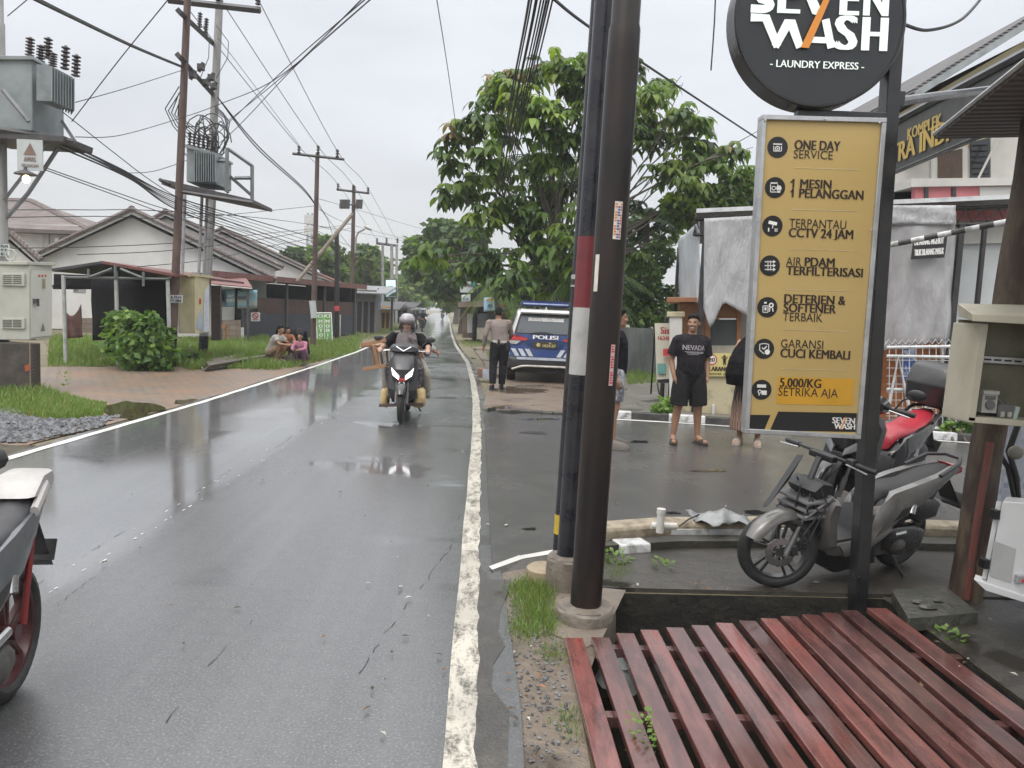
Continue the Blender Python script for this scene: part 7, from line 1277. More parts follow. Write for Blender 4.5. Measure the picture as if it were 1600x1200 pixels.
def headmx(P, yaw=0, tilt=0): return Matrix.Rotation(yaw, 3, 'Z') @ Matrix.Rotation(tilt, 3, 'X')
def body(t, P, vox=.010, yaw=0, tilt=0, s=1.0, curl=.6, hands=True, name='body', skin=None, thin=1.0, feet=True):
    mb = MB(); H = P['hed']; R = headmx(P, yaw, tilt); h = lambda x, y, z: H + R @ V(x, y, z)
    mb.ell(h(0, .008, .022), (.074, .094, .098), R, 14); mb.ell(h(0, -.022, -.045), (.056, .066, .068), R, 12); mb.ell(h(0, -.065, -.085), (.026, .022, .022), R, 8)
    mb.cap(h(0, -.088, .015), .010, h(0, -.104, -.022), .014, 8); mb.ell(h(.018, -.086, -.03), (.012, .012, .010), R, 8); mb.ell(h(-.018, -.086, -.03), (.012, .012, .010), R, 8)
    for q in (-1, 1): mb.ell(h(q * .074, .015, -.005), (.012, .022, .033), R, 8); mb.ell(h(q * .034, -.072, -.018), (.026, .022, .022), R, 8); mb.ell(h(q * .032, -.082, .028), (.026, .014, .010), R, 8)
    mb.ell(h(0, -.082, -.058), (.026, .014, .012), R, 8)
    mb.cap(P['nek'] - V(0, 0, .03), .060, h(0, .015, -.06), .050); torso(mb, P, 0)
    for q in 'LR': mb.cap(P['nek'] - V(0, 0, .035), .05, P['sh' + q] + V(0, 0, -.002), .05)
    for q in 'LR':
        mb.cap(P['sh' + q], .056 * thin, P['el' + q], .042 * thin); mb.cap(P['el' + q], .042 * thin, P['wr' + q], .028 * thin)
        if hands: d = (P['wr' + q] - P['el' + q]); d = P.get('hd' + q, d); n = P.get('hn' + q, V(-1 if q == 'L' else 1, -.3, 0)); hand(mb, P['wr' + q], d, n, curl)
        mb.cap(P['hip' + q], .088 * thin, P['kn' + q], .056 * thin); sk = P['kn' + q].lerp(P['an' + q], .3) + (V(0, .018, 0)); mb.cap(P['kn' + q], .054 * thin, sk, .054 * thin); mb.cap(sk, .054 * thin, P['an' + q], .034 * thin)
        if feet: mb.cap(P['an' + q] + V(0, .02, -.035), .036, P['toe' + q] + V(0, .0, .012), .032); mb.cap(P['an' + q], .036, P['toe' + q].lerp(P['an' + q], .5), .036)
    Ri = R.inverted()
    def cls(c):
        l = (c - np.array(H)) @ np.array(Ri).T; m = np.zeros(len(l), int); fr_ = l[:, 1] < -.055
        for q in (-1, 1):
            m[fr_ & (((l[:, 0] - q * .033) / .012) ** 2 + ((l[:, 2] - .008) / .005) ** 2 < 1)] = 2; m[fr_ & (np.abs(l[:, 0] - q * .034) < .016) & (np.abs(l[:, 2] - .034) < .0035)] = 2
        my = -.057 + 9 * l[:, 0] ** 2; m[fr_ & (np.abs(l[:, 0]) < .025) & (np.abs(l[:, 2] - my) < .0055)] = 1
        if P.get('smile'): m[fr_ & (np.abs(l[:, 0]) < .018) & (np.abs(l[:, 2] - my - .001) < .0032)] = 3
        return m
    return fused(mb, name, [skin or SKIN, LIP, EYE, TEETH], t, vox, cls)
def hair(t, P, yaw=0, tilt=0, vox=.010, length=0, mat=None, bun=False, front=.072):
    mb = MB(); R = headmx(P, yaw, tilt); H = P['hed']; rr = random.Random(3); rings = []
    for i in range(9):
        a = math.pi / 2 * i / 8; ring = []
        for j in range(22):
            b = 2 * math.pi * j / 22; fr_ = -math.sin(b); drop = (.05 if fr_ < -.2 else .0) ; z0 = front * max(0, -(-fr_)) if False else 0
            low = .072 if math.sin(b) < -.35 else (-.055 if math.sin(b) > .1 else .012)
            z = low + (.125 - low) * math.sin(a); k = math.cos(a) ** .62; wob = 1 + rr.uniform(-.02, .02); ring.append(H + R @ V(.081 * math.cos(b) * k * wob, .012 + .101 * math.sin(b) * k * wob, z + rr.uniform(-.003, .003)))
        rings.append(ring)
    mb.loft(rings, 0, True, True)
    if length: 
        mb.loft([[H + R @ V(.075 * math.cos(b) * (1 + .1 * k), .055 + .045 * math.sin(b) + .02 * k, .03 - length * k / 4) for b in [6.283 * j / 14 for j in range(14)]] for k in range(5)])
    return fused(mb, 'hair', mat or HAIRM, t, vox, None, 1)
def sleeve(mb, P, q, u0, u1, r0, r1, lo='sh', hi='el'):
    a, b = P[lo + q], P[hi + q]; mb.tube([a.lerp(b, u0), a.lerp(b, (u0 + u1) / 2), a.lerp(b, u1)], [r0, (r0 + r1) / 2, r1], 14)
def shirt(t, P, mat, vox=.011, long=False, g=.022, hem=-.10, belly=0.0, name='shirt', sl=.62, sr=(.074, .078)):
    mb = MB(); torso(mb, P, g, -.12, 1.0, belly); 
    for q in 'LR':
        mb.cap(P['nek'] - V(0, 0, .045), .048 + g * .8, P['sh' + q] + V(0, 0, -.006), .048 + g * .7)
        if long: sleeve(mb, P, q, 0, 1, .067, .052); mb.ell(P['el' + q], (.051, .051, .051), None, 10); sleeve(mb, P, q, 0, .97, .051, .040, 'el', 'wr')
        else: sleeve(mb, P, q, 0, sl, *sr)
    return fused(mb, name, mat, t, vox, None, 2)
def trousers(t, P, mat, vox=.011, u=1.0, g=.02, flare=.0, name='trousers'):
    mb = MB(); lat = (P['hipL'] - P['hipR']).normalized(); c = P['pel']; mb.ell(c + V(0, 0, -.03), (.172, .13, .135), None, 16)
    for q in 'LR':
        mb.cap(P['hip' + q], .095 + g, P['kn' + q].lerp(P['hip' + q], .5), .078 + g); up_ = min(u, 1); mb.tube([P['hip' + q], P['hip' + q].lerp(P['kn' + q], .5 * up_), P['hip' + q].lerp(P['kn' + q], up_)], [.092 + g, .08 + g + flare * .6, .060 + g + flare], 14)
        if u > 1: mb.ell(P['kn' + q], [.060 + g] * 3, None, 10); e_ = P['kn' + q].lerp(P['an' + q], u - 1); mb.tube([P['kn' + q], P['kn' + q].lerp(e_, .4) + V(0, .012, 0), e_], [.060 + g, .058 + g, .044 + g], 14)
    return fused(mb, name, mat, t, vox, None, 2)
def shoes(t, P, mat, name='shoe', sole=True, open_=False):
    for q in 'LR':
        a, b = P['an' + q], P['toe' + q]; d = (b - a); d.z = 0; d = d.normalized(); z = b.z - .03; mb = MB(); s = V(-d.y, d.x, 0); h0 = a - d * .06; rings = []
        for u, w, h in ((0, .036, .022 if open_ else .105), (.07, .046, .024 if open_ else .115), (.14, .048, .024 if open_ else .10), (.17, .052, .075 if open_ else .092), (.215, .052, .075 if open_ else .084), (.235, .048, .02 if open_ else .074), (.275, .026, .018 if open_ else .045)):
            c = V(h0.x, h0.y, z) + d * u; rings.append([c + s * w + V(0, 0, 0), c + s * w * .9 + V(0, 0, h * .75), c + s * w * .4 + V(0, 0, h), c - s * w * .4 + V(0, 0, h), c - s * w * .9 + V(0, 0, h * .75), c - s * w])
        mb.loft(rings); mb.build(name, mat, t, ang=50)
def decal(t, host, mb, mat, name='print', dirv=(0, 1, 0), lift=.003):
    bv = BVHTree.FromPolygons([v.co for v in host.data.vertices], [list(p.vertices) for p in host.data.polygons]); D = Vector(dirv)
    for i, p in enumerate(mb.v):
        h = bv.ray_cast(p - D * 1.0, D); mb.v[i] = (h[0] - D * lift) if h[0] is not None else p
    return mb.build(name, mat, host)
def person(lab, loc, rz, cat='person', s=1.0): t = thing('person', lab, cat, loc, rz); t.scale = (s, s, s); return t
# --- man in the middle
P = pose(an=(.165, .03, .085), kn=(.135, -.015, .49), toe=(.21, -.14, .03), el=(.245, .06, 1.09), wr=(.225, -.03, .88), hd=(0, 0, 0)); P['hdL'] = V(-.35, -.15, -1); P['hdR'] = V(.35, -.15, -1); P['smile'] = True
t = person('smiling man in dark printed t-shirt and long dark shorts, hands in pockets', gp(1071, 693, .01), math.radians(6), s=.985)
body(t, P, .0075, yaw=-.55, tilt=.02); hair(t, P, -.55, .02, .008); sh_ = shirt(t, P, cloth_m('charcoal_tee', (.030, .027, .031), (.022, .02, .023)), .009, belly=.035, g=.028, sl=.78, sr=(.072, .080)); trousers(t, P, cloth_m('dark_shorts', (.030, .031, .033), (.022, .023, .024)), .010, .97, .022, .034, 'shorts'); shoes(t, P, M('sandal_dark', (.03, .026, .024), .5), 'sandal', open_=True)
mb = MB(); letters(mb, 'NEVADA', (-.155, -.3, 1.225), (.135, -.3, 1.225), (0, 0, .062), 0, .02)
for z, x0, x1, h in ((1.20, -.13, .12, .006), (1.185, -.11, .11, .009), (1.168, -.10, .05, .005)): mb.add([V(x0 + (x1 - x0) * k / 8, -.3, z + o) for o in (0, h) for k in range(9)], [(k, k + 1, k + 10, k + 9) for k in range(8)])
decal(t, sh_, mb, M('tee_print', (.34, .32, .34), .7, c2=(.20, .19, .20), sc=30, bump=0))
# --- man at the poles, in profile
P = pose(an=(.12, .0, .085), toe=(.14, -.17, .03), el=(.25, .10, 1.09), wr=(.24, .0, .86)); t = person('man in black t-shirt and pale patterned shorts seen in profile beside the poles', gp(955, 699, .01), math.radians(82), s=1.0)
body(t, P, .009, yaw=.1); hair(t, P, .1, 0, .009); sh_ = shirt(t, P, cloth_m('black_tee', (.012, .012, .017), (.02, .02, .026)), .010, belly=.02); trousers(t, P, M('camo_shorts', (.36, .36, .38), .85, c2=(.12, .12, .14), sc=9, lo=.45, hi=.55, bump=.2), .011, .80, .02, .02, 'shorts'); shoes(t, P, M('clog_grey', (.13, .115, .10), .6), 'clog')
mb = MB()
for k in range(7): z = 1.02 + k * .025; mb.add([V(-.09 + .02 * (k % 3), -.3, z), V(.06 + .02 * (k % 2), -.3, z), V(.06, -.3, z + .013), V(-.08, -.3, z + .013)], [(0, 1, 2, 3)])
decal(t, sh_, mb, M('tee_purple', (.22, .14, .30), .7, bump=0))
# --- woman in black mantle behind the sign
P = pose(an=(.115, .02, .085), toe=(.14, -.16, .03), el=(.27, -.10, 1.08), wr=(.12, -.22, 1.0)); t = person('woman in black mantle and lacy patterned skirt half hidden by the price panel', gp(1168, 695, .01), math.radians(-25), s=.97)
body(t, P, .011)
mb = MB(); H = P['hed']; mb.loft([[V(math.cos(a) * w, oy + math.sin(a) * d, z) for a in [6.283 * j / 28 for j in range(28)]] for z, w, d, oy in ((.80, .33, .27, -.02), (.95, .35, .30, -.04), (1.12, .32, .27, -.03), (1.28, .26, .19, 0), (1.40, .19, .13, .02), (1.46, .11, .10, .02), (1.53, .105, .115, .025), (1.62, .098, .112, .025), (1.68, .05, .06, .02))]); fused(mb, 'mantle', cloth_m('mantle_black', (.010, .010, .012), (.018, .018, .02)), t, .012)
mb = MB(); mb.loft([[V(math.cos(a) * w * (1 + .05 * math.sin(a * 7)), math.sin(a) * w * .8 * (1 + .05 * math.cos(a * 6)), z) for a in [6.283 * j / 48 for j in range(48)]] for z, w in ((.20, .25), (.34, .245), (.5, .24), (.7, .22), (.85, .20), (.95, .17))]); 
def lacem():
    m, n, b = _new('lace_skirt'); v = n.nodes.new('ShaderNodeTexCoord').outputs['Object']; sx = n.nodes.new('ShaderNodeSeparateXYZ'); n.links.new(v, sx.inputs[0]); w = n.nodes.new('ShaderNodeTexVoronoi'); w.inputs['Scale'].default_value = 16; n.links.new(v, w.inputs[0]); k = n.nodes.new('ShaderNodeTexWave'); k.inputs['Scale'].default_value = 9; k.inputs['Distortion'].default_value = 6; n.links.new(v, k.inputs[0])
    lo_ = n.nodes.new('ShaderNodeMapRange'); lo_.inputs['From Min'].default_value = .62; lo_.inputs['From Max'].default_value = .36; n.links.new(sx.outputs[2], lo_.inputs[0]); tone = _mix(n, lo_.outputs[0], (.018, .014, .016), (.28, .18, .13)); n.links.new(_mix(n, _ramp(n, k.outputs[0], [(.55, 0.0), (.75, .75)]).outputs[0], tone, _mix(n, lo_.outputs[0], (.20, .13, .09), (.05, .03, .03))), b.inputs['Base Color']); b.inputs['Roughness'].default_value = .9; return m
fused(mb, 'skirt', lacem(), t, .012); shoes(t, P, M('shoe_beige', (.42, .34, .28), .6), 'shoe')
# --- policeman walking away
P = pose(pel=(.0, .0, .93), che=(.03, -.03, 1.20), nek=(.05, -.07, 1.41), hed=(.06, -.10, 1.55), sh=(.2, -.05, 1.365)); P.update(shL=V(.25, -.04, 1.36), shR=V(-.15, -.06, 1.375), elL=V(.31, .04, 1.10), wrL=V(.34, -.05, .86), elR=V(-.22, -.18, 1.12), wrR=V(-.20, -.36, 1.05), hipL=V(.10, .0, .9), hipR=V(-.09, 0, .9), knL=V(.13, .02, .49), anL=V(.13, .14, .11), toeL=V(.15, -.02, .03), knR=V(-.07, -.06, .50), anR=V(-.06, -.05, .085), toeR=V(-.05, -.22, .03))
t = person('policeman in pinkish tan long sleeved shirt and black trousers walking to the police car', gp(779, 608, .005), math.radians(180), s=1.0)
body(t, P, .012, yaw=-.25, tilt=.15); hair(t, P, -.25, .15, .012); shirt(t, P, cloth_m('tan_uniform', (.29, .245, .225), (.23, .195, .18), 4), .012, True, .016); trousers(t, P, cloth_m('black_trousers', (.018, .019, .022), (.028, .029, .032)), .012, 1.97, .024); shoes(t, P, M('boot_black', (.015, .015, .015), .35, coat=.3), 'boot')
mb = MB(); mb.loft([[V(math.cos(a) * .183, math.sin(a) * .14 + 0, z) for a in [6.283 * j / 24 for j in range(24)]] for z in (.955, 1.0)]); mb.build('belt', M('belt_white', (.48, .45, .42), .5), t); mb = MB(); mb.box((.04, .15, .95), (.05, .03, .14)); mb.box((-.15, .08, .9), (.05, .07, .2)); mb.build('pouch', MATS['boot_black'], t, bevel=.008)
# ================================================================ SCOOTERS
mtyre = M('tyre_rubber', (.018, .018, .018), .7, c2=(.035, .034, .033), sc=14, bump=.3, bsc=60); mrim = M('rim_black', (.03, .03, .032), .35, c2=(.05, .05, .05), coat=.2); msteel2 = M('bright_steel', (.50, .50, .50), .25, .9, bump=.05); mplast = M('black_plastic', (.022, .022, .024), .42, c2=(.035, .035, .036), sc=10, bump=.12, bsc=80); mseat = M('seat_black', (.018, .018, .019), .55, c2=(.03, .03, .03), bump=.2, bsc=120); meng = M('engine_metal', (.11, .105, .095), .55, .4, c2=(.05, .048, .045), sc=12, bump=.4); mred_l = M('tail_red', (.45, .02, .025), .2, coat=.6, bump=0)
def wheel(t, c, r, w, name, rimm, disc_=True, yd=1, steer=0.0, spokes=5):
    wb = MB(); prof = []
    n = 40; Rm = Matrix.Translation(Vector(c)) @ Matrix.Rotation(steer, 4, 'Z')
    rings = []
    for j in range(n):
        a = 6.2832 * j / n; ring = []
        for k in range(12): b = 6.2832 * k / 12; rr = r - .048 + .048 * math.cos(b) * (1.0 if math.cos(b) > 0 else .6); y = w / 2 * math.sin(b); ring.append(V(math.cos(a) * rr, y, math.sin(a) * rr))
        rings.append(ring)
    rings.append(rings[0]); wb.loft(rings, 0, True, False); wb.xf(Rm); wh = wb.build(name, mtyre, t)
    rb_ = MB(); rr = r - .075
    for a0, a1, y in ((rr - .008, rr + .012, w * .34),):
        rings = [[V(math.cos(6.2832 * j / n) * q, yy, math.sin(6.2832 * j / n) * q) for j in range(n)] for q, yy in ((a1, -w * .36), (a0, -w * .33), (a0, w * .33), (a1, w * .36), (a1 + .006, w * .30), (a1 + .006, -w * .30))]; rings.append(rings[0]); rb_.loft(rings, 0, True, False)
    rb_.tube([V(0, -w * .55, 0), V(0, w * .55, 0)], .032, 14)
    for k in range(spokes):
        a = 6.2832 * k / spokes + .3
        for da in (-.16, .16): rb_.hexa([p for p in (V(math.cos(a + da * 2) * .03, -.012, math.sin(a + da * 2) * .03), V(math.cos(a + da) * rr, -.009, math.sin(a + da) * rr), V(math.cos(a + da) * rr, .009, math.sin(a + da) * rr), V(math.cos(a + da * 2) * .03, .012, math.sin(a + da * 2) * .03), V(math.cos(a + da * 2 + .5) * .03, -.012, math.sin(a + da * 2 + .5) * .03), V(math.cos(a + da + .09) * rr, -.009, math.sin(a + da + .09) * rr), V(math.cos(a + da + .09) * rr, .009, math.sin(a + da + .09) * rr), V(math.cos(a + da * 2 + .5) * .03, .012, math.sin(a + da * 2 + .5) * .03))])
    rb_.xf(Rm); rb_.build('rim', rimm, wh)
    if disc_:
        d = MB(); rings = [[V(math.cos(6.2832 * j / 36) * (q + (.006 * (j % 3 == 0) if q > .08 else 0)), yy, math.sin(6.2832 * j / 36) * (q + (.006 * (j % 3 == 0) if q > .08 else 0))) for j in range(36)] for q, yy in ((.055, yd * .052), (.098, yd * .052), (.098, yd * .056), (.055, yd * .056))]; rings.append(rings[0]); d.loft(rings, 0, False, False)
        for k in range(5): a = k * 1.2566; d.hexa([V(math.cos(a + q) * rr2, yd * yy, math.sin(a + q) * rr2) for yy in (.050, .054) for q, rr2 in ((-.25, .03), (-.1, .06), (.1, .06), (.25, .03))])
        d.xf(Rm); d.build('brake_disc', msteel2, wh)
        b = MB(); b.box(V(-.085, yd * .055, .03), (.05, .04, .075), Matrix.Rotation(.3, 3, 'Y')); b.xf(Rm); b.build('caliper', mplast, wh, bevel=.008)
    return wh
def arcpoly(c, r0, r1, a0, a1, n=12):
    f = lambda r, i: (c[0] + r * math.cos(math.radians(a0 + (a1 - a0) * i / n)), c[1] + r * math.sin(math.radians(a0 + (a1 - a0) * i / n))); return [f(r1, i) for i in range(n + 1)] + [f(r0, n - i) for i in range(n + 1)]
def fender(t, c, r, w, a0, a1, m, name):
    mb = MB(); n = 14; rings = []
    for i in range(n + 1):
        a = math.radians(a0 + (a1 - a0) * i / n); k = .35 + .65 * math.sin(math.pi * min(i / n * .85 + .15, 1)) ** .5 if i in (0, 1) else 1
        ring = [V(c[0] + math.cos(a) * (r + dr), y * w * k, c[1] + math.sin(a) * (r + dr)) for y, dr in ((-.5, -.045), (-.46, -.008), (-.25, .012), (0, .018), (.25, .012), (.46, -.008), (.5, -.045), (.4, -.02), (0, .006), (-.4, -.02))]; rings.append(ring)
    mb.loft(rings); return mb.build(name, m, t, ang=60)
def scooter(lab, loc, rz, lean, body_m, panel_m, seat_m, cat='scooter', cowl=True, group=None, steer=0.0, lit=False, rimm=None, box=False, mirrors=True, name='scooter', tailm=None, flap=False):
    t = thing(name, lab, cat, loc, 0, group, (lean, 0, rz)); rimm = rimm or mrim; fx_ = (1.26, .27)
    wheel(t, (1.26, 0, .27), .27, .085, 'front_wheel', rimm, True, 1, steer); wheel(t, (0, 0, .27), .27, .10, 'rear_wheel', rimm, False)
    mb = MB()
    for y in (-.075, .075): mb.tube([(1.26, y, .27), (1.20, y, .42)], .022, 10); mb.tube([(1.20, y, .42), (1.10, y, .70)], .016, 10)
    mb.tube([(1.12, -.08, .64), (1.12, .08, .64)], .02, 8); mb.tube([(1.12, 0, .64), (1.02, 0, .98)], .022, 10); mb.build('fork', M('fork_grey', (.16, .16, .16), .35, .6), t)
    fender(t, fx_, .305, .13, 30 if cowl else 25, 158, panel_m, 'front_fender')
    if cowl:
        mb = MB(); mb.side([(1.00, 1.00), (1.10, .96), (1.25, .74), (1.22, .60), (1.10, .52), (1.00, .70), (.95, .90)], .30, 0, 0, .8); mb.build('front_cowl', body_m, t)
        for s_ in (-1, 1):
            h = MB(); h.loft([[V(1.262, s_ * .045, .655), V(1.285, s_ * .045, .60), V(1.235, s_ * .135, .665), V(1.205, s_ * .155, .765)], [V(1.24, s_ * .04, .65), V(1.26, s_ * .04, .59), V(1.21, s_ * .13, .65), V(1.18, s_ * .15, .75)]], 0, False); h.build('headlight', M('headlamp_lit' if lit else 'headlamp', (.8, .8, .82) if lit else (.16, .17, .18), .15, bump=0, coat=.6, emit=(1, 1, 1.0) if lit else None, es=1.8), t)
        mb = MB(); mb.box((1.262, 0, .60), (.03, .11, .04)); mb.build('marker_lamp', mred_l if lit else mplast, t, bevel=.008)
        mb = MB(); mb.side([(1.05, .93), (1.13, .44), (1.00, .27), (.92, .27), (.99, .50), (.93, .93)], .40, 0, 0, .85); mb.build('leg_shield', mplast if not lit else body_m, t)
    else:   # stripped front: bare inner frame and brackets
        mb = MB(); mb.side([(1.01, .72), (1.05, .60), (1.02, .44), (.96, .29), (.885, .29), (.93, .47), (.93, .70)], .36, 0, 0, .9); mb.build('leg_shield', panel_m, t)
        mb = MB(); mb.side([(1.03, .62), (1.12, .50), (1.10, .40), (1.01, .31), (.97, .42), (1.0, .55)], .22); mb.build('inner_guard', mplast, t)
        mb = MB()
        for z in (.60, .66, .545): mb.hexa([V(1.20, -.13, z), V(.98, -.16, z + .02), V(.98, .16, z + .02), V(1.20, .13, z), V(1.20, -.13, z + .022), V(.98, -.16, z + .045), V(.98, .16, z + .045), V(1.20, .13, z + .022)])
        for s_ in (-1, 1): mb.tube([(1.20, s_ * .12, .56), (1.0, s_ * .15, .72)], .014, 6)
        mb.build('bracket', M('bracket_grey', (.16, .16, .165), .5), t, bevel=.004)
        mb = MB(); mb.side([(.99, .72), (1.12, .70), (1.16, .76), (1.08, .82), (.97, .80)], .24); mb.build('dash_box', mplast, t)
        mb = MB(); mb.hexa([V(1.42, -.05, .60), V(1.22, -.10, .78), V(1.22, -.04, .80), V(1.42, -.01, .61), V(1.40, -.05, .63), V(1.12, -.10, .97), V(1.12, -.04, .99), V(1.40, -.01, .64)]); mb.build('loose_cowl', mplast, t, bevel=.008)
        mb = MB(); rr = random.Random(2)
        for k in range(9): a = V(rr.uniform(1.04, 1.16), rr.uniform(-.1, .12), rr.uniform(.7, .82)); mb.tube([a, a + V(rr.uniform(-.05, .08), rr.uniform(0, .06), -.1), a + V(rr.uniform(-.08, .1), rr.uniform(-.02, .06), -rr.uniform(.2, .4))], .006, 5)
        mb.tube([(1.10, .09, .60), (1.02, .13, .45), (1.10, .10, .33), (1.20, .08, .34)], .008, 6); mb.build('wiring', MATS['cable_black'], t)
    mb = MB(); mb.side([(.95, .34), (.52, .345), (.46, .25), (.55, .21), (.92, .24)], .32, 0, 0, .92); mb.build('floorboard', mplast if cowl else panel_m, t)
    if not cowl: mb = MB(); mb.side([(.93, .26), (.40, .28), (.36, .12), (.80, .09), (.90, .14)], .26); mb.build('belly_pan', MATS['footer_black'], t)
    if not cowl: mb = MB(); mb.side([(.93, .352), (.50, .358), (.50, .346), (.93, .34)], .26); mb.build('foot_mat', mplast, t)
    mb = MB(); mb.side([(.58, .34), (.52, .52), (.44, .64), (.40, .66), (.42, .45), (.50, .33)], .26); mb.build('inner_panel', mplast, t)
    for s_ in (-1, 1):
        mb = MB(); q = lambda x, y, z: V(x, s_ * y, z)
        up_ = [(.56, .10, .36), (.50, .13, .56), (.36, .145, .69), (.10, .15, .75), (-.15, .14, .80), (-.40, .09, .845)]; lo_ = [(.52, .15, .29), (.40, .165, .38), (.28, .165, .47), (.05, .16, .58), (-.15, .14, .68), (-.42, .08, .79)]
        mid = [((a[0] + b[0]) / 2, max(a[1], b[1]) + .018, (a[2] + b[2]) / 2) for a, b in zip(up_, lo_)]; inn = [(a[0], max(a[1] - .05, .02), a[2]) for a in up_]; inl = [(a[0], max(a[1] - .05, .02), a[2]) for a in lo_]
        mb.loft([[q(*u), q(*m_), q(*l), q(*il), q(*iu)] for u, m_, l, il, iu in zip(up_, mid, lo_, inl, inn)]); mb.build('side_panel', body_m, t, ang=50)
        mb = MB(); mb.loft([[q(*p) for p in r_] for r_ in (((.86, .155, .335), (.84, .175, .30), (.80, .17, .235), (.80, .12, .24)), ((.60, .155, .34), (.58, .178, .31), (.60, .17, .24), (.60, .12, .24)), ((.34, .165, .44), (.36, .182, .40), (.44, .172, .33), (.40, .12, .36)))]); mb.build('trim_panel', panel_m, t, ang=50)
        mb = MB(); mb.loft([[q(*p) for p in r_] for r_ in (((.46, .152, .52), (.44, .17, .50), (.40, .172, .45), (.42, .12, .48)), ((.30, .16, .60), (.28, .178, .57), (.24, .176, .51), (.28, .12, .55)), ((.10, .158, .66), (.08, .17, .645), (.08, .165, .62), (.1, .12, .64)))]); mb.build('inset_panel', mplast, t, ang=50)
    mb = MB(); P_ = [(.50, .66, .085), (.42, .735, .11), (.25, .755, .125), (.08, .765, .13), (-.04, .80, .13), (-.20, .845, .115), (-.34, .865, .085), (-.40, .86, .05)]
    mb.loft([[V(x, w * math.cos(a), z - .035 + (.055 if math.sin(a) > 0 else .05) * math.sin(a)) for a in [6.2832 * j / 16 for j in range(16)]] for x, z, w in P_]); mb.build('seat', seat_m, t, ang=60)
    mb = MB(); mb.side([(-.38, .85), (-.48, .835), (-.50, .78), (-.42, .76)], .15); mb.build('tail_light', mred_l, t)
    mb = MB(); mb.tube([(-.12, .145, .80), (-.34, .13, .885), (-.46, .06, .90), (-.46, -.06, .90), (-.34, -.13, .885), (-.12, -.145, .80)], .016 if not tailm else .028, 8); mb.build('grab_rail', tailm or mplast, t)
    if not flap: mb = MB(); mb.side([(.42, .33), (.36, .40), (.05, .40), (-.08, .34), (-.08, .20), (.02, .16), (.36, .22)], .10, .11, 0, .9); mb.side([(.12, .60), (-.10, .62), (-.22, .55), (-.20, .44), (.0, .41), (.14, .46)], .10, .10, 0, .85); mb.build('gearbox_cover', mplast if cowl else M('cvt_black', (.014, .014, .015), .3, c2=(.03, .03, .03), coat=.3, bump=.1), t)
    mb = MB(); mb.box((.34, .02, .27), (.22, .22, .18)); mb.tube([(.30, .06, .30), (.50, .06, .27)], .065, 12); mb.ell((.22, .14, .24), (.09, .05, .07), None, 10); 
    for k in range(5): mb.tube([(.36 + k * .024, .06, .29), (.372 + k * .024, .06, .288)], .082, 14)
    mb.build('engine', meng, t, bevel=.012)
    mb = MB(); mb.tube([(.18, .155, .36), (.30, .16, .355)], .022, 8); mb.tube([(.14, .155, .585), (.17, .17, .52)], .028, 10); mb.build('bolt', msteel2, t)
    mb = MB(); mb.tube([(.40, -.10, .2), (.2, -.15, .2), (.05, -.16, .25)], .022, 8); mb.tube([(.05, -.165, .25), (-.40, -.17, .36)], [.05, .06], 14); mb.build('exhaust', mplast, t)
    mb = MB(); mb.tube([(-.02, .11, .30), (-.12, .13, .70)], .02, 10); mb.build('shock_absorber', M('shock_red', (.20, .02, .02), .4) if flap else meng, t)
    mb = MB(); mb.hexa([V(-.36, -.07, .74), V(-.36, .07, .74), V(-.34, .07, .76), V(-.34, -.07, .76), V(-.60, -.08, .44), V(-.60, .08, .44), V(-.58, .08, .45), V(-.58, -.08, .45)]) if True else None; mb.build('rear_mudguard', mplast, t, bevel=.004)
    if flap: mb = MB(); mb.side([(-.12, .86), (-.30, .945), (-.47, .95), (-.50, .90), (-.44, .85), (-.25, .84)], .27); mb.build('tail_cover', tailm, t)
    fender(t, (0, .27), .30, .14, 60, 150, mplast, 'rear_fender'); mb = MB(); mb.box((-.555, 0, .53), (.012, .22, .11), Matrix.Rotation(-.6, 3, 'Y')); mb.build('number_plate', M('plate_black', (.02, .02, .02), .4), t)
    mb = MB(); mb.tube([(.97, -.10, 1.0), (.93, -.34, .99)], .014, 8); mb.tube([(.97, .10, 1.0), (.93, .34, .99)], .014, 8); mb.tube([(.97, -.1, 1.0), (.97, .1, 1.0)], .016, 8); mb.build('handlebar', M('bar_steel', (.05, .05, .05), .4, .5), t)
    for s_ in (-1, 1):
        mb = MB(); mb.tube([(.945, s_ * .24, .993), (.925, s_ * .37, .988)], .020, 10); mb.build('grip', mplast, t); mb = MB(); mb.tube([(1.0, s_ * .2, .99), (1.0, s_ * .36, .975)], .007, 6); mb.build('brake_lever', msteel2, t)
    if cowl: mb = MB(); mb.side([(.88, 1.03), (.98, 1.09), (1.10, 1.05), (1.12, .98), (1.0, .93), (.90, .96)], .36, 0, 0, .7); mb.build('handlebar_cover', body_m if not lit else mplast, t)
    else: mb = MB(); mb.box((.985, 0, .985), (.06, .2, .05)); mb.box((.95, .2, 1.0), (.06, .06, .055)); mb.build('handlebar_clamp', mplast, t, bevel=.01)
    if mirrors:
        for s_ in (-1, 1):
            mb = MB(); mb.tube([(.95, s_ * .22, 1.0), (.97, s_ * .27, 1.09), (.96, s_ * .33, 1.13)], .007, 6); mr_ = mb.build('mirror', mplast, t); mb = MB(); mb.ell((.955, s_ * .36, 1.15), (.022, .072, .042), None, 12); mb.build('mirror_glass', mplast, mr_)
    if not flap: mb = MB(); mb.tube([(.28, .12, .22), (.18, .22, .03)], .013, 8); mb.build('side_stand', mplast, t)
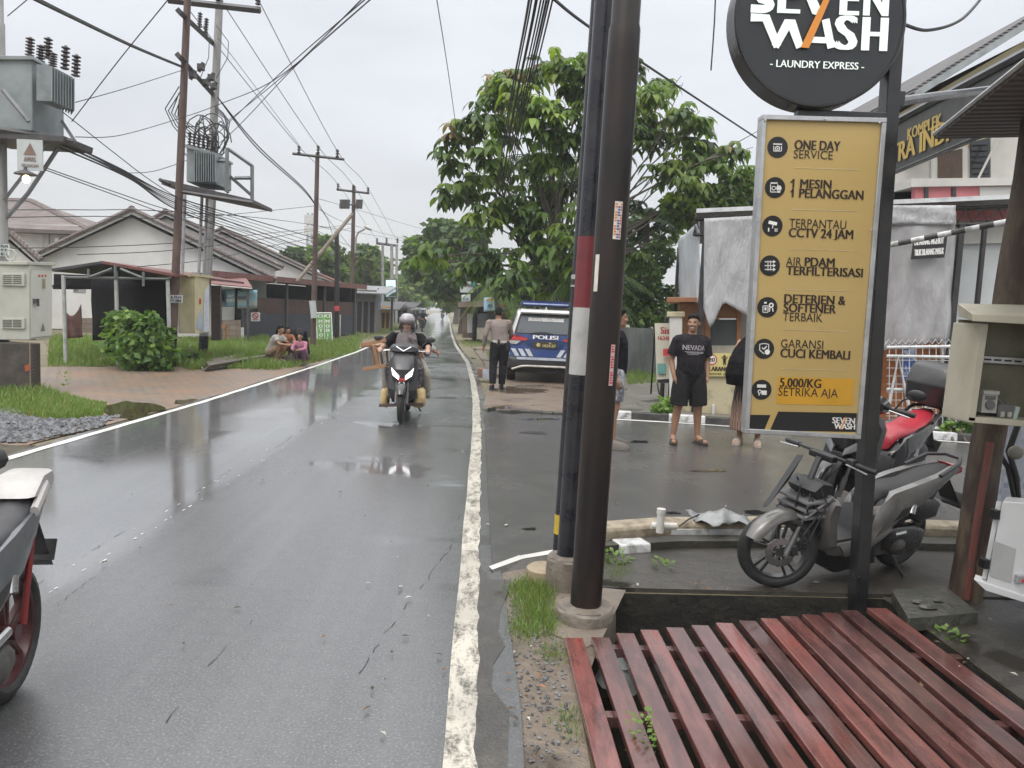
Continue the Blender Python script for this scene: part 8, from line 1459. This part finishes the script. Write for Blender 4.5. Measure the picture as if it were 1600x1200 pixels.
    if box:
        mb = MB(); rings = []
        for z, k in ((.93, .82), (.96, .92), (1.10, 1), (1.115, 1.03), (1.13, 1.0), (1.26, .92), (1.30, .72)): rings.append([V(-.42 + .22 * k * math.copysign(abs(math.cos(a)) ** .45, math.cos(a)), .22 * k * math.copysign(abs(math.sin(a)) ** .45, math.sin(a)), z) for a in [6.2832 * j / 32 for j in range(32)]])
        mb.loft(rings); mb.build('top_box', M('box_black', (.025, .026, .028), .35, c2=(.04, .04, .042), coat=.2, bump=.05), t, ang=50)
    return t
mgreyp = M('scooter_grey', (.19, .185, .175), .32, .3, c2=(.125, .12, .115), sc=4, coat=.4, bump=.03); mblkp = M('scooter_black', (.012, .012, .013), .18, c2=(.02, .02, .021), coat=.6, bump=.03)
F_ = gp(1205, 915, .0); hd_ = V(-.90, -.436, 0); rzG = math.atan2(hd_.y, hd_.x)
gsc = scooter('grey scooter with its front fairing stripped off, parked on the drain ledge', (F_.x - hd_.x * 1.13, F_.y - hd_.y * 1.13, -.004), rzG, math.radians(-7), mgreyp, mgreyp, mseat, cowl=False, steer=-.5, mirrors=False); gsc.scale = (.9,) * 3
for ch in gsc.children:
    if 'wheel' not in ch.name:
        for v in ch.data.vertices:
            if v.co.z > .27: v.co.z = .27 + (v.co.z - .27) * .90 - (.04 if 'seat' in ch.name else 0)
hd2 = V(-.77, -.63, 0); bsc = scooter('black scooter with bright red seat and black top box parked behind the grey scooter', (3.72, 6.72, .008), math.atan2(hd2.y, hd2.x), math.radians(-8), mblkp, mblkp, M('seat_red', (.42, .028, .045), .42, c2=(.34, .02, .035), sc=3, bump=.15, bsc=90, coat=.15), steer=.3, box=True)
lsc = scooter('white tailed scooter with red shock absorber passing at the left edge', (-1.83, 2.95, 0), math.atan2(-.99, .15), 0, M('scooter_steel', (.13, .14, .15), .35, .3, coat=.3), mplast, M('seat_charcoal', (.045, .045, .05), .5), rimm=M('rim_red', (.055, .014, .014), .4), tailm=M('white_plastic', (.40, .385, .37), .4, bump=.05), flap=True)
for ch in lsc.children:
    if 'wheel' not in ch.name:
        for v in ch.data.vertices:
            if v.co.z > .27: v.co.z = .27 + (v.co.z - .27) * .87
            if v.co.x < 0: v.co.x *= .60
            v.co.y *= .62
rloc = gp(626, 661, .0); RZ = math.radians(-88); mrg = M('scooter_matte_grey', (.05, .05, .053), .35, .2, c2=(.04, .04, .043), coat=.2)
fwd_ = V(math.cos(RZ), math.sin(RZ), 0); RB = V(rloc.x, rloc.y, 0) - fwd_ * 1.26
rsc = scooter('dark grey scooter with lit headlights ridden towards the camera', RB, RZ, 0, mrg, mblkp, mseat, lit=True)
mb = MB(); mb.tube([(1.115, -.10, 1.05), (1.135, 0, .99), (1.115, .10, 1.05)], .006, 6); mb.build('running_lamp', M('lamp_white_lit', (.9, .9, .95), .3, bump=0, emit=(1, 1, 1), es=1.2), rsc)
# riders: person frame faces -Y, scooter frame faces +X
def seat_person(lab, sc_loc, sc_rz, xs, s=1.0):   # xs: seat position along the scooter
    p = Vector(sc_loc) + Matrix.Rotation(sc_rz, 3, 'Z') @ V(xs, 0, 0); return person(lab, p, sc_rz + math.pi / 2, s=s)
def ridepose(**k): 
    d = dict(pel=(0, .02, .82), che=(0, -.02, 1.03), nek=(0, -.05, 1.21), hed=(0, -.09, 1.34), sh=(.18, -.04, 1.17), el=(.32, -.24, 1.03), wr=(.33, -.50, 1.01), hip=(.10, .0, .80), kn=(.20, -.38, .70), an=(.15, -.42, .40), toe=(.16, -.58, .36)); d.update(k); return pose(**d)
P = ridepose(); P['hnL'] = V(0, 0, -1); P['hnR'] = V(0, 0, -1); t = seat_person('woman rider in grey helmet and mauve headscarf steering the lit scooter', RB, RZ, .42)
body(t, P, .010, curl=.9, skin=M('skin_pale', (.40, .25, .18), .5, c2=(.34, .20, .14), sc=9, bump=.03)); shirt(t, P, cloth_m('black_top', (.014, .014, .016)), .012, False, .02, sl=.95); trousers(t, P, M('dotted_trousers', (.04, .038, .042), .85, c2=(.20, .17, .17), sc=26, lo=.52, hi=.58, bump=.1), .012, 1.9, .03); shoes(t, P, MATS['sandal_dark'], 'sandal')
mscf = cloth_m('mauve_scarf', (.22, .19, .19), (.165, .145, .147), 6); H = P['hed']; mb = MB(); mb.loft([[V(math.cos(a) * w, oy + math.sin(a) * d, z) for a in [6.283 * j / 24 for j in range(24)]] for z, w, d, oy in ((.96, .10, .05, -.175), (1.03, .16, .10, -.12), (1.12, .18, .13, -.07), (1.19, .15, .12, -.055), (1.24, .09, .10, -.06), (1.28, .084, .096, -.065))]); fused(mb, 'headscarf', mscf, t, .010)
mb = MB(); mb.cap((.06, -.19, 1.16), .04, (.13, -.18, 1.10), .035); mb.ell((.10, -.2, 1.13), (.06, .03, .04), None, 10); mb.cap((.10, -.18, 1.10), .045, (.16, -.15, .97), .06); fused(mb, 'scarf_knot', mscf, t, .010)
mhel = M('helmet_grey', (.30, .30, .315), .28, c2=(.26, .26, .27), coat=.4, bump=0)
def helmet(t, H, m, vis=True, yaw=0):
    mb = MB(); n = 28; rings = []
    for i in range(13):
        a = math.pi * .5 * i / 12; ring = []
        for j in range(n):
            b = 6.2832 * j / n; f = math.sin(b); low = .035 if f < -.55 else (-.085 if f > -.35 else -.025); z = low + (.152 - low) * math.sin(a) ** .9; k = math.cos(a) ** .55; ring.append(H + V(.125 * math.cos(b) * k, .012 + .140 * f * k, z))
        rings.append(ring)
    mb.loft(rings); hm = mb.build('helmet', m, t, ang=60)
    mb = MB(); mb.loft([[H + V(.128 * math.cos(b), .012 + .146 * math.sin(b), z) for b in [math.radians(205 + 130 * j / 12) for j in range(13)]] for z in (.020, .034)], 0, True, False, False); o = mb.build('visor_edge', mplast, hm); o.modifiers.new('thickness', 'SOLIDIFY').thickness = .006
    mb = MB()
    for q in (-1, 1): mb.tube([H + V(q * .118, -.01, -.05), H + V(q * .07, -.045, -.125)], .010, 6)
    mb.build('strap', mplast, hm); return hm
helmet(t, P['hed'] + V(0, .0, .015), mhel); 
mb = MB(); mb.loft([[P['hed'] + V(.130 * math.cos(b), .012 + .150 * math.sin(b), z) for b in [math.radians(210 + 120 * j / 12) for j in range(13)]] for z in (.02, .11)], 0, True, False, False); o = mb.build('visor', M('visor_smoke', (.22, .20, .22), .08, bump=0, coat=.6), t); o.modifiers.new('thickness', 'SOLIDIFY').thickness = .003
P = ridepose(el=(.34, -.02, 1.0), wr=(.42, -.16, .95), kn=(.27, -.34, .62), an=(.30, -.22, .33), toe=(.32, -.38, .29)); t = seat_person('passenger in grey jacket and pale trousers sitting behind the helmeted woman', RB, RZ, .02); Pp = P
body(t, P, .012); shirt(t, P, cloth_m('jacket_grey', (.30, .29, .28), (.22, .215, .21), 5), .013, True, .025); trousers(t, P, cloth_m('cream_trousers', (.46, .43, .37), (.38, .35, .30), 5), .013, 1.95, .03); shoes(t, P, MATS['clog_grey'], 'clog'); helmet(t, P['hed'] + V(0, 0, .01), mblkp)
# load: stools, sacks and board
LT = M('stool_wood', (.30, .165, .085), .55, c2=(.21, .11, .055), sc=5, stretch=(1, 4, 1), bump=.2); Yr = 10.9
def sp(px, py, d=0): return at(px, py, Yr + d)
def beam(mb, a, b, w, h): a, b = Vector(a), Vector(b); mb.box((a + b) / 2, (w, h, (b - a).length), (b - a).to_track_quat('Z', 'Y').to_matrix())
t = thing('wooden_stool', 'brown wooden stool carried sideways on the right of the rider', 'stool', sp(590, 580, .2))
mb = MB(); beam(mb, sp(577, 540, .1), sp(604, 533, .5), .30, .03); mb.build('seat', LT, t, True, bevel=.004)
for a, b in (((564, 539, .0), (603, 531, -.05)), ((567, 577, .0), (604, 571, -.05)), ((565, 541, .4), (602, 536, .4)), ((584, 539, -.02), (592, 575, -.02))): mb = MB(); beam(mb, sp(*a), sp(*b), .04, .05); mb.build('leg' if a[1] != 539 or a[0] == 564 else 'brace', LT, t, True, bevel=.004)
t = thing('wooden_stool', 'second wooden stool stacked upright behind the first one beside the passenger', 'stool', sp(598, 560, .5))
for a, b, w in (((580, 535, .45), (588, 577, .45), .07), ((592, 531, .5), (598, 575, .5), .07), ((603, 528, .5), (606, 570, .5), .05)): mb = MB(); beam(mb, sp(*a), sp(*b), w, .03); mb.build('leg', LT, t, True, bevel=.004)
mb = MB(); beam(mb, sp(577, 536, .6), sp(608, 528, .6), .14, .03); mb.build('seat', LT, t, True, bevel=.004)
t = thing('wooden_stool', 'wooden stool end sticking out on the left shoulder side of the passenger', 'stool', sp(654, 540, .7))
for a, b in (((650, 526, .7), (656, 562, .7)), ((656, 524, .8), (661, 570, .8))): mb = MB(); beam(mb, sp(*a), sp(*b), .05, .04); mb.build('leg', LT, t, True, bevel=.004)
mb = MB(); beam(mb, sp(647, 528, .75), sp(660, 525, .75), .1, .03); mb.build('seat', LT, t, True, bevel=.004)
msk = M('sack_yellow', (.52, .40, .20), .6, c2=(.40, .29, .13), sc=9, bump=.7, bsc=22, bd=.03)
for x0, x1, lab in ((595, 608, 'yellow sack strapped low on the viewer-left side of the scooter'), (646, 665, 'yellow sack strapped low on the viewer-right side of the scooter')):
    a, b = sp(x0, 634, .1), sp(x1, 608, .1); mb = MB(); c = (a + b) / 2; rx, rz_ = abs(b.x - a.x) / 2, abs(b.z - a.z) / 2; mb.loft([[c + V(rx * k * math.copysign(abs(math.cos(q)) ** .6, math.cos(q)), .16 * k * math.copysign(abs(math.sin(q)) ** .6, math.sin(q)), z * rz_ * 1.05) for q in [6.2832 * j / 20 for j in range(20)]] for z, k in ((-1, .75), (-.9, .95), (-.3, 1.05), (.4, 1.0), (.85, .85), (1, .5))])
    for i, p in enumerate(mb.v): mb.v[i] = p + V(math.sin(p.z * 70 + p.y * 40) * .008, 0, math.sin(p.x * 60 + p.y * 31) * .008)
    tag(mb.build('sack', msk, ang=80), lab, 'sack')
mb = MB(); mb.hexa([sp(592, 636, -.1), sp(662, 634, -.1), sp(662, 634, .25), sp(592, 636, .25), sp(592, 631, -.1), sp(662, 629, -.1), sp(662, 629, .25), sp(592, 631, .25)]); tag(mb.build('carrying_board', M('board_brown', (.10, .07, .06), .7), bevel=.004), 'dark board laid across the scooter footwell under the yellow sacks', 'board')
t = thing('bundle', 'small blue wrapped bundle tied beside the passenger leg', 'bundle', sp(668, 556, .6)); mb = MB(); mb.ell(sp(667, 552, .5), (.05, .06, .05), None, 10); mb.build('wrap', M('bundle_blue', (.08, .11, .28), .5, bump=.5), t, True); MB().tube([sp(664, 552, .5), sp(674, 551, .5)], .012, 6).build('tie', mbg, t, True)
# far riders and small parked bike
def far_rider(lab, slab, px, py, rz, jm, hm_):
    g = gp(px, py); c = copy_tree(far_proto, None); c.location = g; c.rotation_euler = (0, 0, rz); tag(c, slab)
    P = ridepose(); q = seat_person(lab, g, rz, .40); body(q, P, .03, hands=False); shirt(q, P, jm, .03, True, .03); trousers(q, P, cloth_m('far_trousers', (.02, .02, .025)), .03, 1.95, .03); helmet(q, P['hed'], hm_); return q
far_proto = scooter('dark scooter riding away far down the road', gp(659, 517), math.radians(93), 0, mblkp, mplast, mseat, mirrors=True)
q0 = gp(659, 517); P = ridepose(); q = seat_person('far rider in dark jacket and helmet riding away down the road', q0, math.radians(93), .40); body(q, P, .03, hands=False); jm1 = cloth_m('far_jacket', (.03, .035, .05)); shirt(q, P, jm1, .03, True, .03); trousers(q, P, cloth_m('far_trousers', (.02, .02, .025)), .03, 1.95, .03); helmet(q, P['hed'], M('helmet_far', (.08, .12, .20), .3, bump=0))
far_rider('rider with dark helmet glimpsed just behind the helmeted woman', 'scooter mostly hidden behind the lit scooter on the left of the road', 641, 520, math.radians(92), cloth_m('far_jacket2', (.05, .05, .05)), M('helmet_far2', (.12, .12, .13), .3, bump=0))
far_rider('tiny rider coming towards the camera near the end of the road', 'tiny scooter near the far end of the road coming closer', 691, 499, math.radians(-85), cloth_m('far_jacket3', (.15, .05, .05)), M('helmet_far3', (.4, .4, .4), .3, bump=0))
scooter('small silver motorbike parked by the grey yard wall', (gp(1010, 583).x, gp(1010, 583).y, 0), math.radians(160), math.radians(-6), M('moto_silver', (.42, .43, .44), .35, .3), mplast, mseat)
# children -----------------------------------------------------------
def squat(): return dict(pel=(0, .20, .30), che=(0, .06, .55), nek=(0, -.06, .78), hed=(0, -.11, .93), sh=(.17, -.04, .73), el=(.22, -.22, .55), wr=(.12, -.42, .52), hip=(.09, .18, .29), kn=(.15, -.26, .52), an=(.11, -.02, .10), toe=(.12, -.19, .03))
P = pose(**squat()); t = person('girl with long dark hair in white t-shirt squatting at the verge', gp(432, 567, .0), math.radians(72), s=.93); body(t, P, .013, tilt=.1); hair(t, P, 0, .1, .014, .42); shirt(t, P, cloth_m('tee_white', (.52, .50, .46), (.42, .40, .37), 4), .013, False, .028); trousers(t, P, cloth_m('shorts_tan', (.42, .30, .22), (.36, .25, .18)), .013, .45, .02, 0, 'shorts'); shoes(t, P, M('slipper_pale', (.45, .38, .34), .6), 'slipper')
P = pose(**squat()); t = person('small girl in pink top and mauve trousers squatting beside the dark cloth', gp(470, 570, .0), math.radians(-8), s=.78); body(t, P, .013, tilt=-.15); hair(t, P, 0, -.15, .014, .25); shirt(t, P, cloth_m('top_pink', (.55, .24, .33), (.45, .18, .26), 4), .013, True, .02); trousers(t, P, cloth_m('trousers_mauve', (.20, .12, .17), (.15, .09, .13)), .013, 1.9, .02); shoes(t, P, MATS['boot_black'], 'shoe')
P = pose(**squat()); t = person('toddler in orange top crouching between the girl and the dark cloth', gp(448, 566, .0), math.radians(30), s=.72); t.location.z = .18; body(t, P, .014); hair(t, P, 0, 0, .014); shirt(t, P, cloth_m('top_orange', (.45, .20, .10), (.36, .15, .08), 4), .014, True, .02); trousers(t, P, cloth_m('toddler_trousers', (.12, .09, .09)), .014, 1.9, .02); mb = MB(); mb.box((0, .03, -.10), (.42, .5, .16)); mb.build('booster', MATS['old_timber'], t, bevel=.02).name = 'cushion'
t = thing('draped_cloth', 'dark flower patterned cloth draped over a stand beside the small girl', 'cloth', gp(466, 562))
def batik():
    m, n, b = _new('batik_cloth'); v = n.nodes.new('ShaderNodeTexCoord').outputs['Object']; w = n.nodes.new('ShaderNodeTexVoronoi'); w.inputs['Scale'].default_value = 8; n.links.new(v, w.inputs[0]); n.links.new(_ramp(n, w.outputs[0], [(.16, (.30, .20, .09)), (.26, (.03, .028, .03)), (1, (.014, .014, .017))]).outputs[0], b.inputs['Base Color']); b.inputs['Roughness'].default_value = .85; return m
mb = MB(); Yk = 21.6; mb.loft([[at(x, y, Yk + dy) for x, y, dy in ((a0 + math.sin(y) * 1.5, y, -.15 - .1 * math.sin(y * .7)), ((a0 + a1) / 2, y, -.32), (a1, y, -.1), (a1, y, .5), (a0, y, .5))] for y, a0, a1 in ((568, 449, 484), (550, 450, 482), (535, 451, 480), (522, 450, 478), (515, 452, 474), (512, 458, 468))]); mb.build('cloth', batik(), t, True, ang=70)
mb = MB(); hx(mb, [(475, 556), (484, 553), (479, 518), (474, 518)], Yk - .32, .05); mb.build('dark_flap', MATS['mantle_black'], t, True)
# ================================================================ POLICE CAR
YC = 17.45; cx0 = at(851, 560, YC).x; car = thing('police_car', 'blue and white police car seen from behind with blue roof light bar', 'car', (cx0, YC, .004), math.radians(-1.5))
mblue = M('police_blue', (.028, .065, .215), .25, c2=(.022, .052, .175), sc=2, coat=.6, bump=.01); mcw = M('car_white', (.66, .66, .66), .25, c2=(.58, .58, .58), coat=.6, bump=.01); mgl_ = glassm('car_glass', (.10, .115, .125), .06); mbp = M('bumper_black', (.022, .022, .024), .5, c2=(.035, .034, .033), sc=5, bump=.15)
def sec(y, hw0, z0, hw1, z1, r=.10, n=6):
    pts = []
    cs = [(hw1 - r, z1 - r, 0), (-(hw1 - r), z1 - r, 90), (-(hw0 - r), z0 + r, 180), (hw0 - r, z0 + r, 270)]
    for x, z, a0 in cs:
        for k in range(n): a = math.radians(a0 + 90 * k / (n - 1)); pts.append(V(x + r * math.cos(a), y, z + r * math.sin(a)))
    return pts
mb = MB(); mb.loft([sec(.04, .74, .42, .79, 1.08, .07), sec(.12, .82, .36, .845, 1.10, .09), sec(.6, .85, .32, .86, 1.10, .1), sec(2.6, .85, .30, .86, 1.08, .1), sec(3.1, .85, .30, .84, 1.05, .12), sec(3.9, .82, .32, .78, .96, .14), sec(4.3, .70, .38, .66, .80, .14)]); mb.build('body', mcw, car, ang=40)
mb = MB(); mb.loft([sec(.10, .80, 1.04, .62, 1.30, .05), sec(.16, .80, 1.04, .645, 1.50, .08), sec(.26, .80, 1.04, .655, 1.63, .10), sec(.7, .80, 1.04, .665, 1.68, .10), sec(1.8, .80, 1.04, .665, 1.69, .10), sec(2.5, .79, 1.03, .63, 1.60, .12), sec(3.1, .76, 1.02, .60, 1.16, .06)]); mb.build('cabin', mcw, car, ang=40)
q = lambda x, y, z: V(x, y, z)
def plate(pts, d, m, name, par=None, bevel=.008): mb = MB(); mb.prism([V(*p) for p in pts], d); return mb.build(name, m, par or car, bevel=bevel)
plate([(-.72, .035, 1.10), (.72, .035, 1.10), (.69, .06, 1.22), (.60, .13, 1.55), (.52, .155, 1.595), (-.52, .155, 1.595), (-.60, .13, 1.55), (-.69, .06, 1.22)], (0, .04, 0), mplast, 'window_surround', None, .01)
rw = plate([(-.66, .025, 1.125), (.66, .025, 1.125), (.645, .05, 1.24), (.565, .115, 1.50), (-.565, .115, 1.50), (-.645, .05, 1.24)], (0, .02, 0), mgl_, 'rear_window', None, .004)
plate([(-.60, .02, 1.60), (.60, .02, 1.60), (.58, .2, 1.66), (-.58, .2, 1.66)], (0, .03, -.03), mcw, 'spoiler')
mb = MB(); letters(mb, 'SATLANTAS POLRESTA PONTIANAK', (-.41, .083, 1.40), (.41, .083, 1.40), (0, .02, .075), 0, .05); mb.build('lettering', MATS['print_white'], rw)
plate([(-.80, .0, .56), (.80, .0, .56), (.815, .015, .90), (.80, .03, 1.07), (.70, .035, 1.10), (-.70, .035, 1.10), (-.80, .03, 1.07), (-.815, .015, .90)], (0, .06, 0), mblue, 'tailgate', None, .02)
plate([(-.34, -.01, .98), (.34, -.01, .98), (.44, -.008, .90), (.33, -.008, .80), (-.33, -.008, .80), (-.44, -.008, .90)], (0, .02, 0), M('blue_recess', (.020, .045, .15), .3, coat=.4, bump=0), 'plate_recess')
for s_ in (-1, 1):
    tl = MB(); tl.prism([V(s_ * .38, -.022, 1.00), V(s_ * .46, -.022, .955), V(s_ * .84, .0, .955), V(s_ * .85, .02, 1.08), V(s_ * .66, -.01, 1.075)], (0, .06, 0)); tl.build('tail_light', mred_l, car, bevel=.008); tl = MB(); tl.prism([V(s_ * .56, -.018, .945), V(s_ * .82, -.005, .945), V(s_ * .80, -.005, .875), V(s_ * .66, -.018, .865)], (0, .04, 0)); tl.build('reverse_light', M('lamp_clear', (.45, .46, .47), .15, bump=0, coat=.5), car, bevel=.006)
    for k in range(3): x = s_ * (.26 + k * .16); mb = MB(); mb.prism([V(x, -.014, .60), V(x + s_ * .10, -.014, .60), V(x + s_ * .20, -.010, .765), V(x + s_ * .10, -.010, .765)], (0, .01, 0)); mb.build('stripe', M('stripe_white', (.58, .62, .66), .4, bump=0), car)
    mb = MB(); mb.prism([V(s_ * .862, .7, 1.10), V(s_ * .862, 2.4, 1.10), V(s_ * .70, 2.3, 1.55), V(s_ * .70, .7, 1.58)], (s_ * .012, 0, 0)); mb.build('side_window', mgl_, car)
    mb = MB(); mb.ell((s_ * .96, 2.55, 1.14), (.11, .06, .08), None, 10); mb.build('side_mirror', mcw, car); mb = MB(); mb.tube([(s_ * .60, .35, 1.70), (s_ * .60, .5, 1.735), (s_ * .60, 2.0, 1.735), (s_ * .60, 2.2, 1.70)], .02, 6); mb.build('roof_rail', mplast, car)
    mb = MB(); mb.add([V(s_ * .866, .3, .8), V(s_ * .868, 3.0, .8), V(s_ * .868, 3.0, 1.0), V(s_ * .866, .3, 1.0)], [(0, 1, 2, 3)]); mb.build('side_band', mblue, car)
    for y in (.72, 3.35):
        wh_ = MB(); wh_.tube([(s_ * .64, y, .335), (s_ * .655, y, .335), (s_ * .84, y, .335), (s_ * .855, y, .335)], [.31, .335, .335, .31], 28); w__ = wh_.build('wheel', mtyre, car); mb = MB(); mb.tube([(s_ * .80, y, .335), (s_ * .862, y, .335)], [.22, .20], 20); mb.build('rim', msteel2, w__)
mb = MB(); mb.loft([sec(-.10, .70, .38, .74, .53, .05), sec(-.06, .80, .34, .82, .57, .06), sec(.10, .86, .31, .87, .62, .06), sec(.5, .865, .31, .868, .62, .06)]); mb.build('bumper', mbp, car)
mb = MB(); mb.tube([(-.74, -.075, .30), (-.52, -.115, .375), (-.40, -.118, .385), (.40, -.118, .385), (.52, -.115, .375), (.74, -.075, .30)], .026, 8); mb.build('skid_trim', M('skid_silver', (.50, .48, .44), .4, .3), car)
mb = MB(); mb.hexa([V(-.62, -.112, .525), V(.62, -.112, .525), V(.62, -.07, .525), V(-.62, -.07, .525), V(-.66, -.085, .58), V(.66, -.085, .58), V(.66, -.05, .58), V(-.66, -.05, .58)]); mb.build('bumper_strip', M('strip_grey', (.25, .28, .33), .4), car)
mb = MB(); mb.box((0, .5, .27), (1.3, .7, .10)); mb.tube([(.3, .0, .26), (.3, .6, .26)], .04, 10); mb.tube([(-.55, .72, .30), (.55, .72, .30)], .05, 8); mb.build('underbody', mbp, car)
np_ = plate([(-.27, -.022, .80), (.27, -.022, .80), (.27, -.018, .945), (-.27, -.018, .945)], (0, .012, 0), M('plate_olive', (.055, .048, .032), .4), 'number_plate', None, .004)
mb = MB(); letters(mb, '1024-27', (-.06, -.026, .825), (.24, -.026, .825), (0, .002, .058), 0, .03); letters(mb, 'XI', (.07, -.025, .895), (.13, -.025, .895), (0, .002, .035), 0, .03); mb.poly([V(-.16 + .055 * math.cos(a) * (1 if k % 2 else .7), -.0255, .87 + .055 * math.sin(a) * (1 if k % 2 else .7)) for k, a in enumerate([6.2832 * j / 10 for j in range(10)])]); mb.build('lettering', M('plate_gold', (.55, .48, .22), .45, bump=0), np_)
mb = MB(); letters(mb, 'POLISI', (-.29, -.014, 1.00), (.29, -.014, 1.00), (0, .012, .085), 0, .05); mb.build('lettering', MATS['print_white'], car)
mb = MB(); mb.prism([V(-.38, .03, 1.125), V(-.02, .04, 1.17), V(.16, .03, 1.125), V(.12, .03, 1.11), V(-.02, .035, 1.145), V(-.36, .028, 1.115)], (0, -.02, 0)); mb.build('wiper', mbp, car)
lb = MB(); lb.loft([sec(.62, .57, 1.755, .55, 1.86, .04), sec(.68, .60, 1.745, .58, 1.87, .045), sec(.98, .60, 1.745, .58, 1.87, .045), sec(1.04, .57, 1.755, .55, 1.86, .04)]); lb_ = lb.build('light_bar', M('bar_blue', (.018, .035, .15), .12, coat=.7, bump=0), car, ang=40); mb = MB(); mb.box((0, .83, 1.74), (1.1, .34, .03)); mb.build('light_bar_base', mbp, lb_); mb = MB(); mb.box((0, .615, 1.80), (1.06, .02, .03)); mb.build('lamp_strip', M('strip_pale', (.35, .42, .60), .3, bump=0), lb_)
mb = MB(); mb.loft([[V(-.0 + w, y, z) for w, y, z in ((-.025, .34, 1.66), (.025, .34, 1.66), (.0, .32, 1.75))], [V(w, y, z) for w, y, z in ((-.025, .48, 1.67), (.025, .48, 1.67), (.0, .46, 1.70))]]); mb.build('antenna_fin', mcw, car)
# ================================================================ damp air
hz = MB(); hz.box((0, 270, 14.1), (840, 700, 31.8)); hz_ = hz.build('haze', [], origin=(0, 0, 0)); tag(hz_, kind='stuff')
hm = bpy.data.materials.new('damp_air'); hm.use_nodes = True; hn = hm.node_tree; hn.nodes.clear(); vo = hn.nodes.new('ShaderNodeVolumePrincipled'); vo.inputs['Color'].default_value = (.93, .95, .97, 1); vo.inputs['Density'].default_value = .0011; oo = hn.nodes.new('ShaderNodeOutputMaterial'); hn.links.new(vo.outputs[0], oo.inputs['Volume']); hz_.data.materials.append(hm)
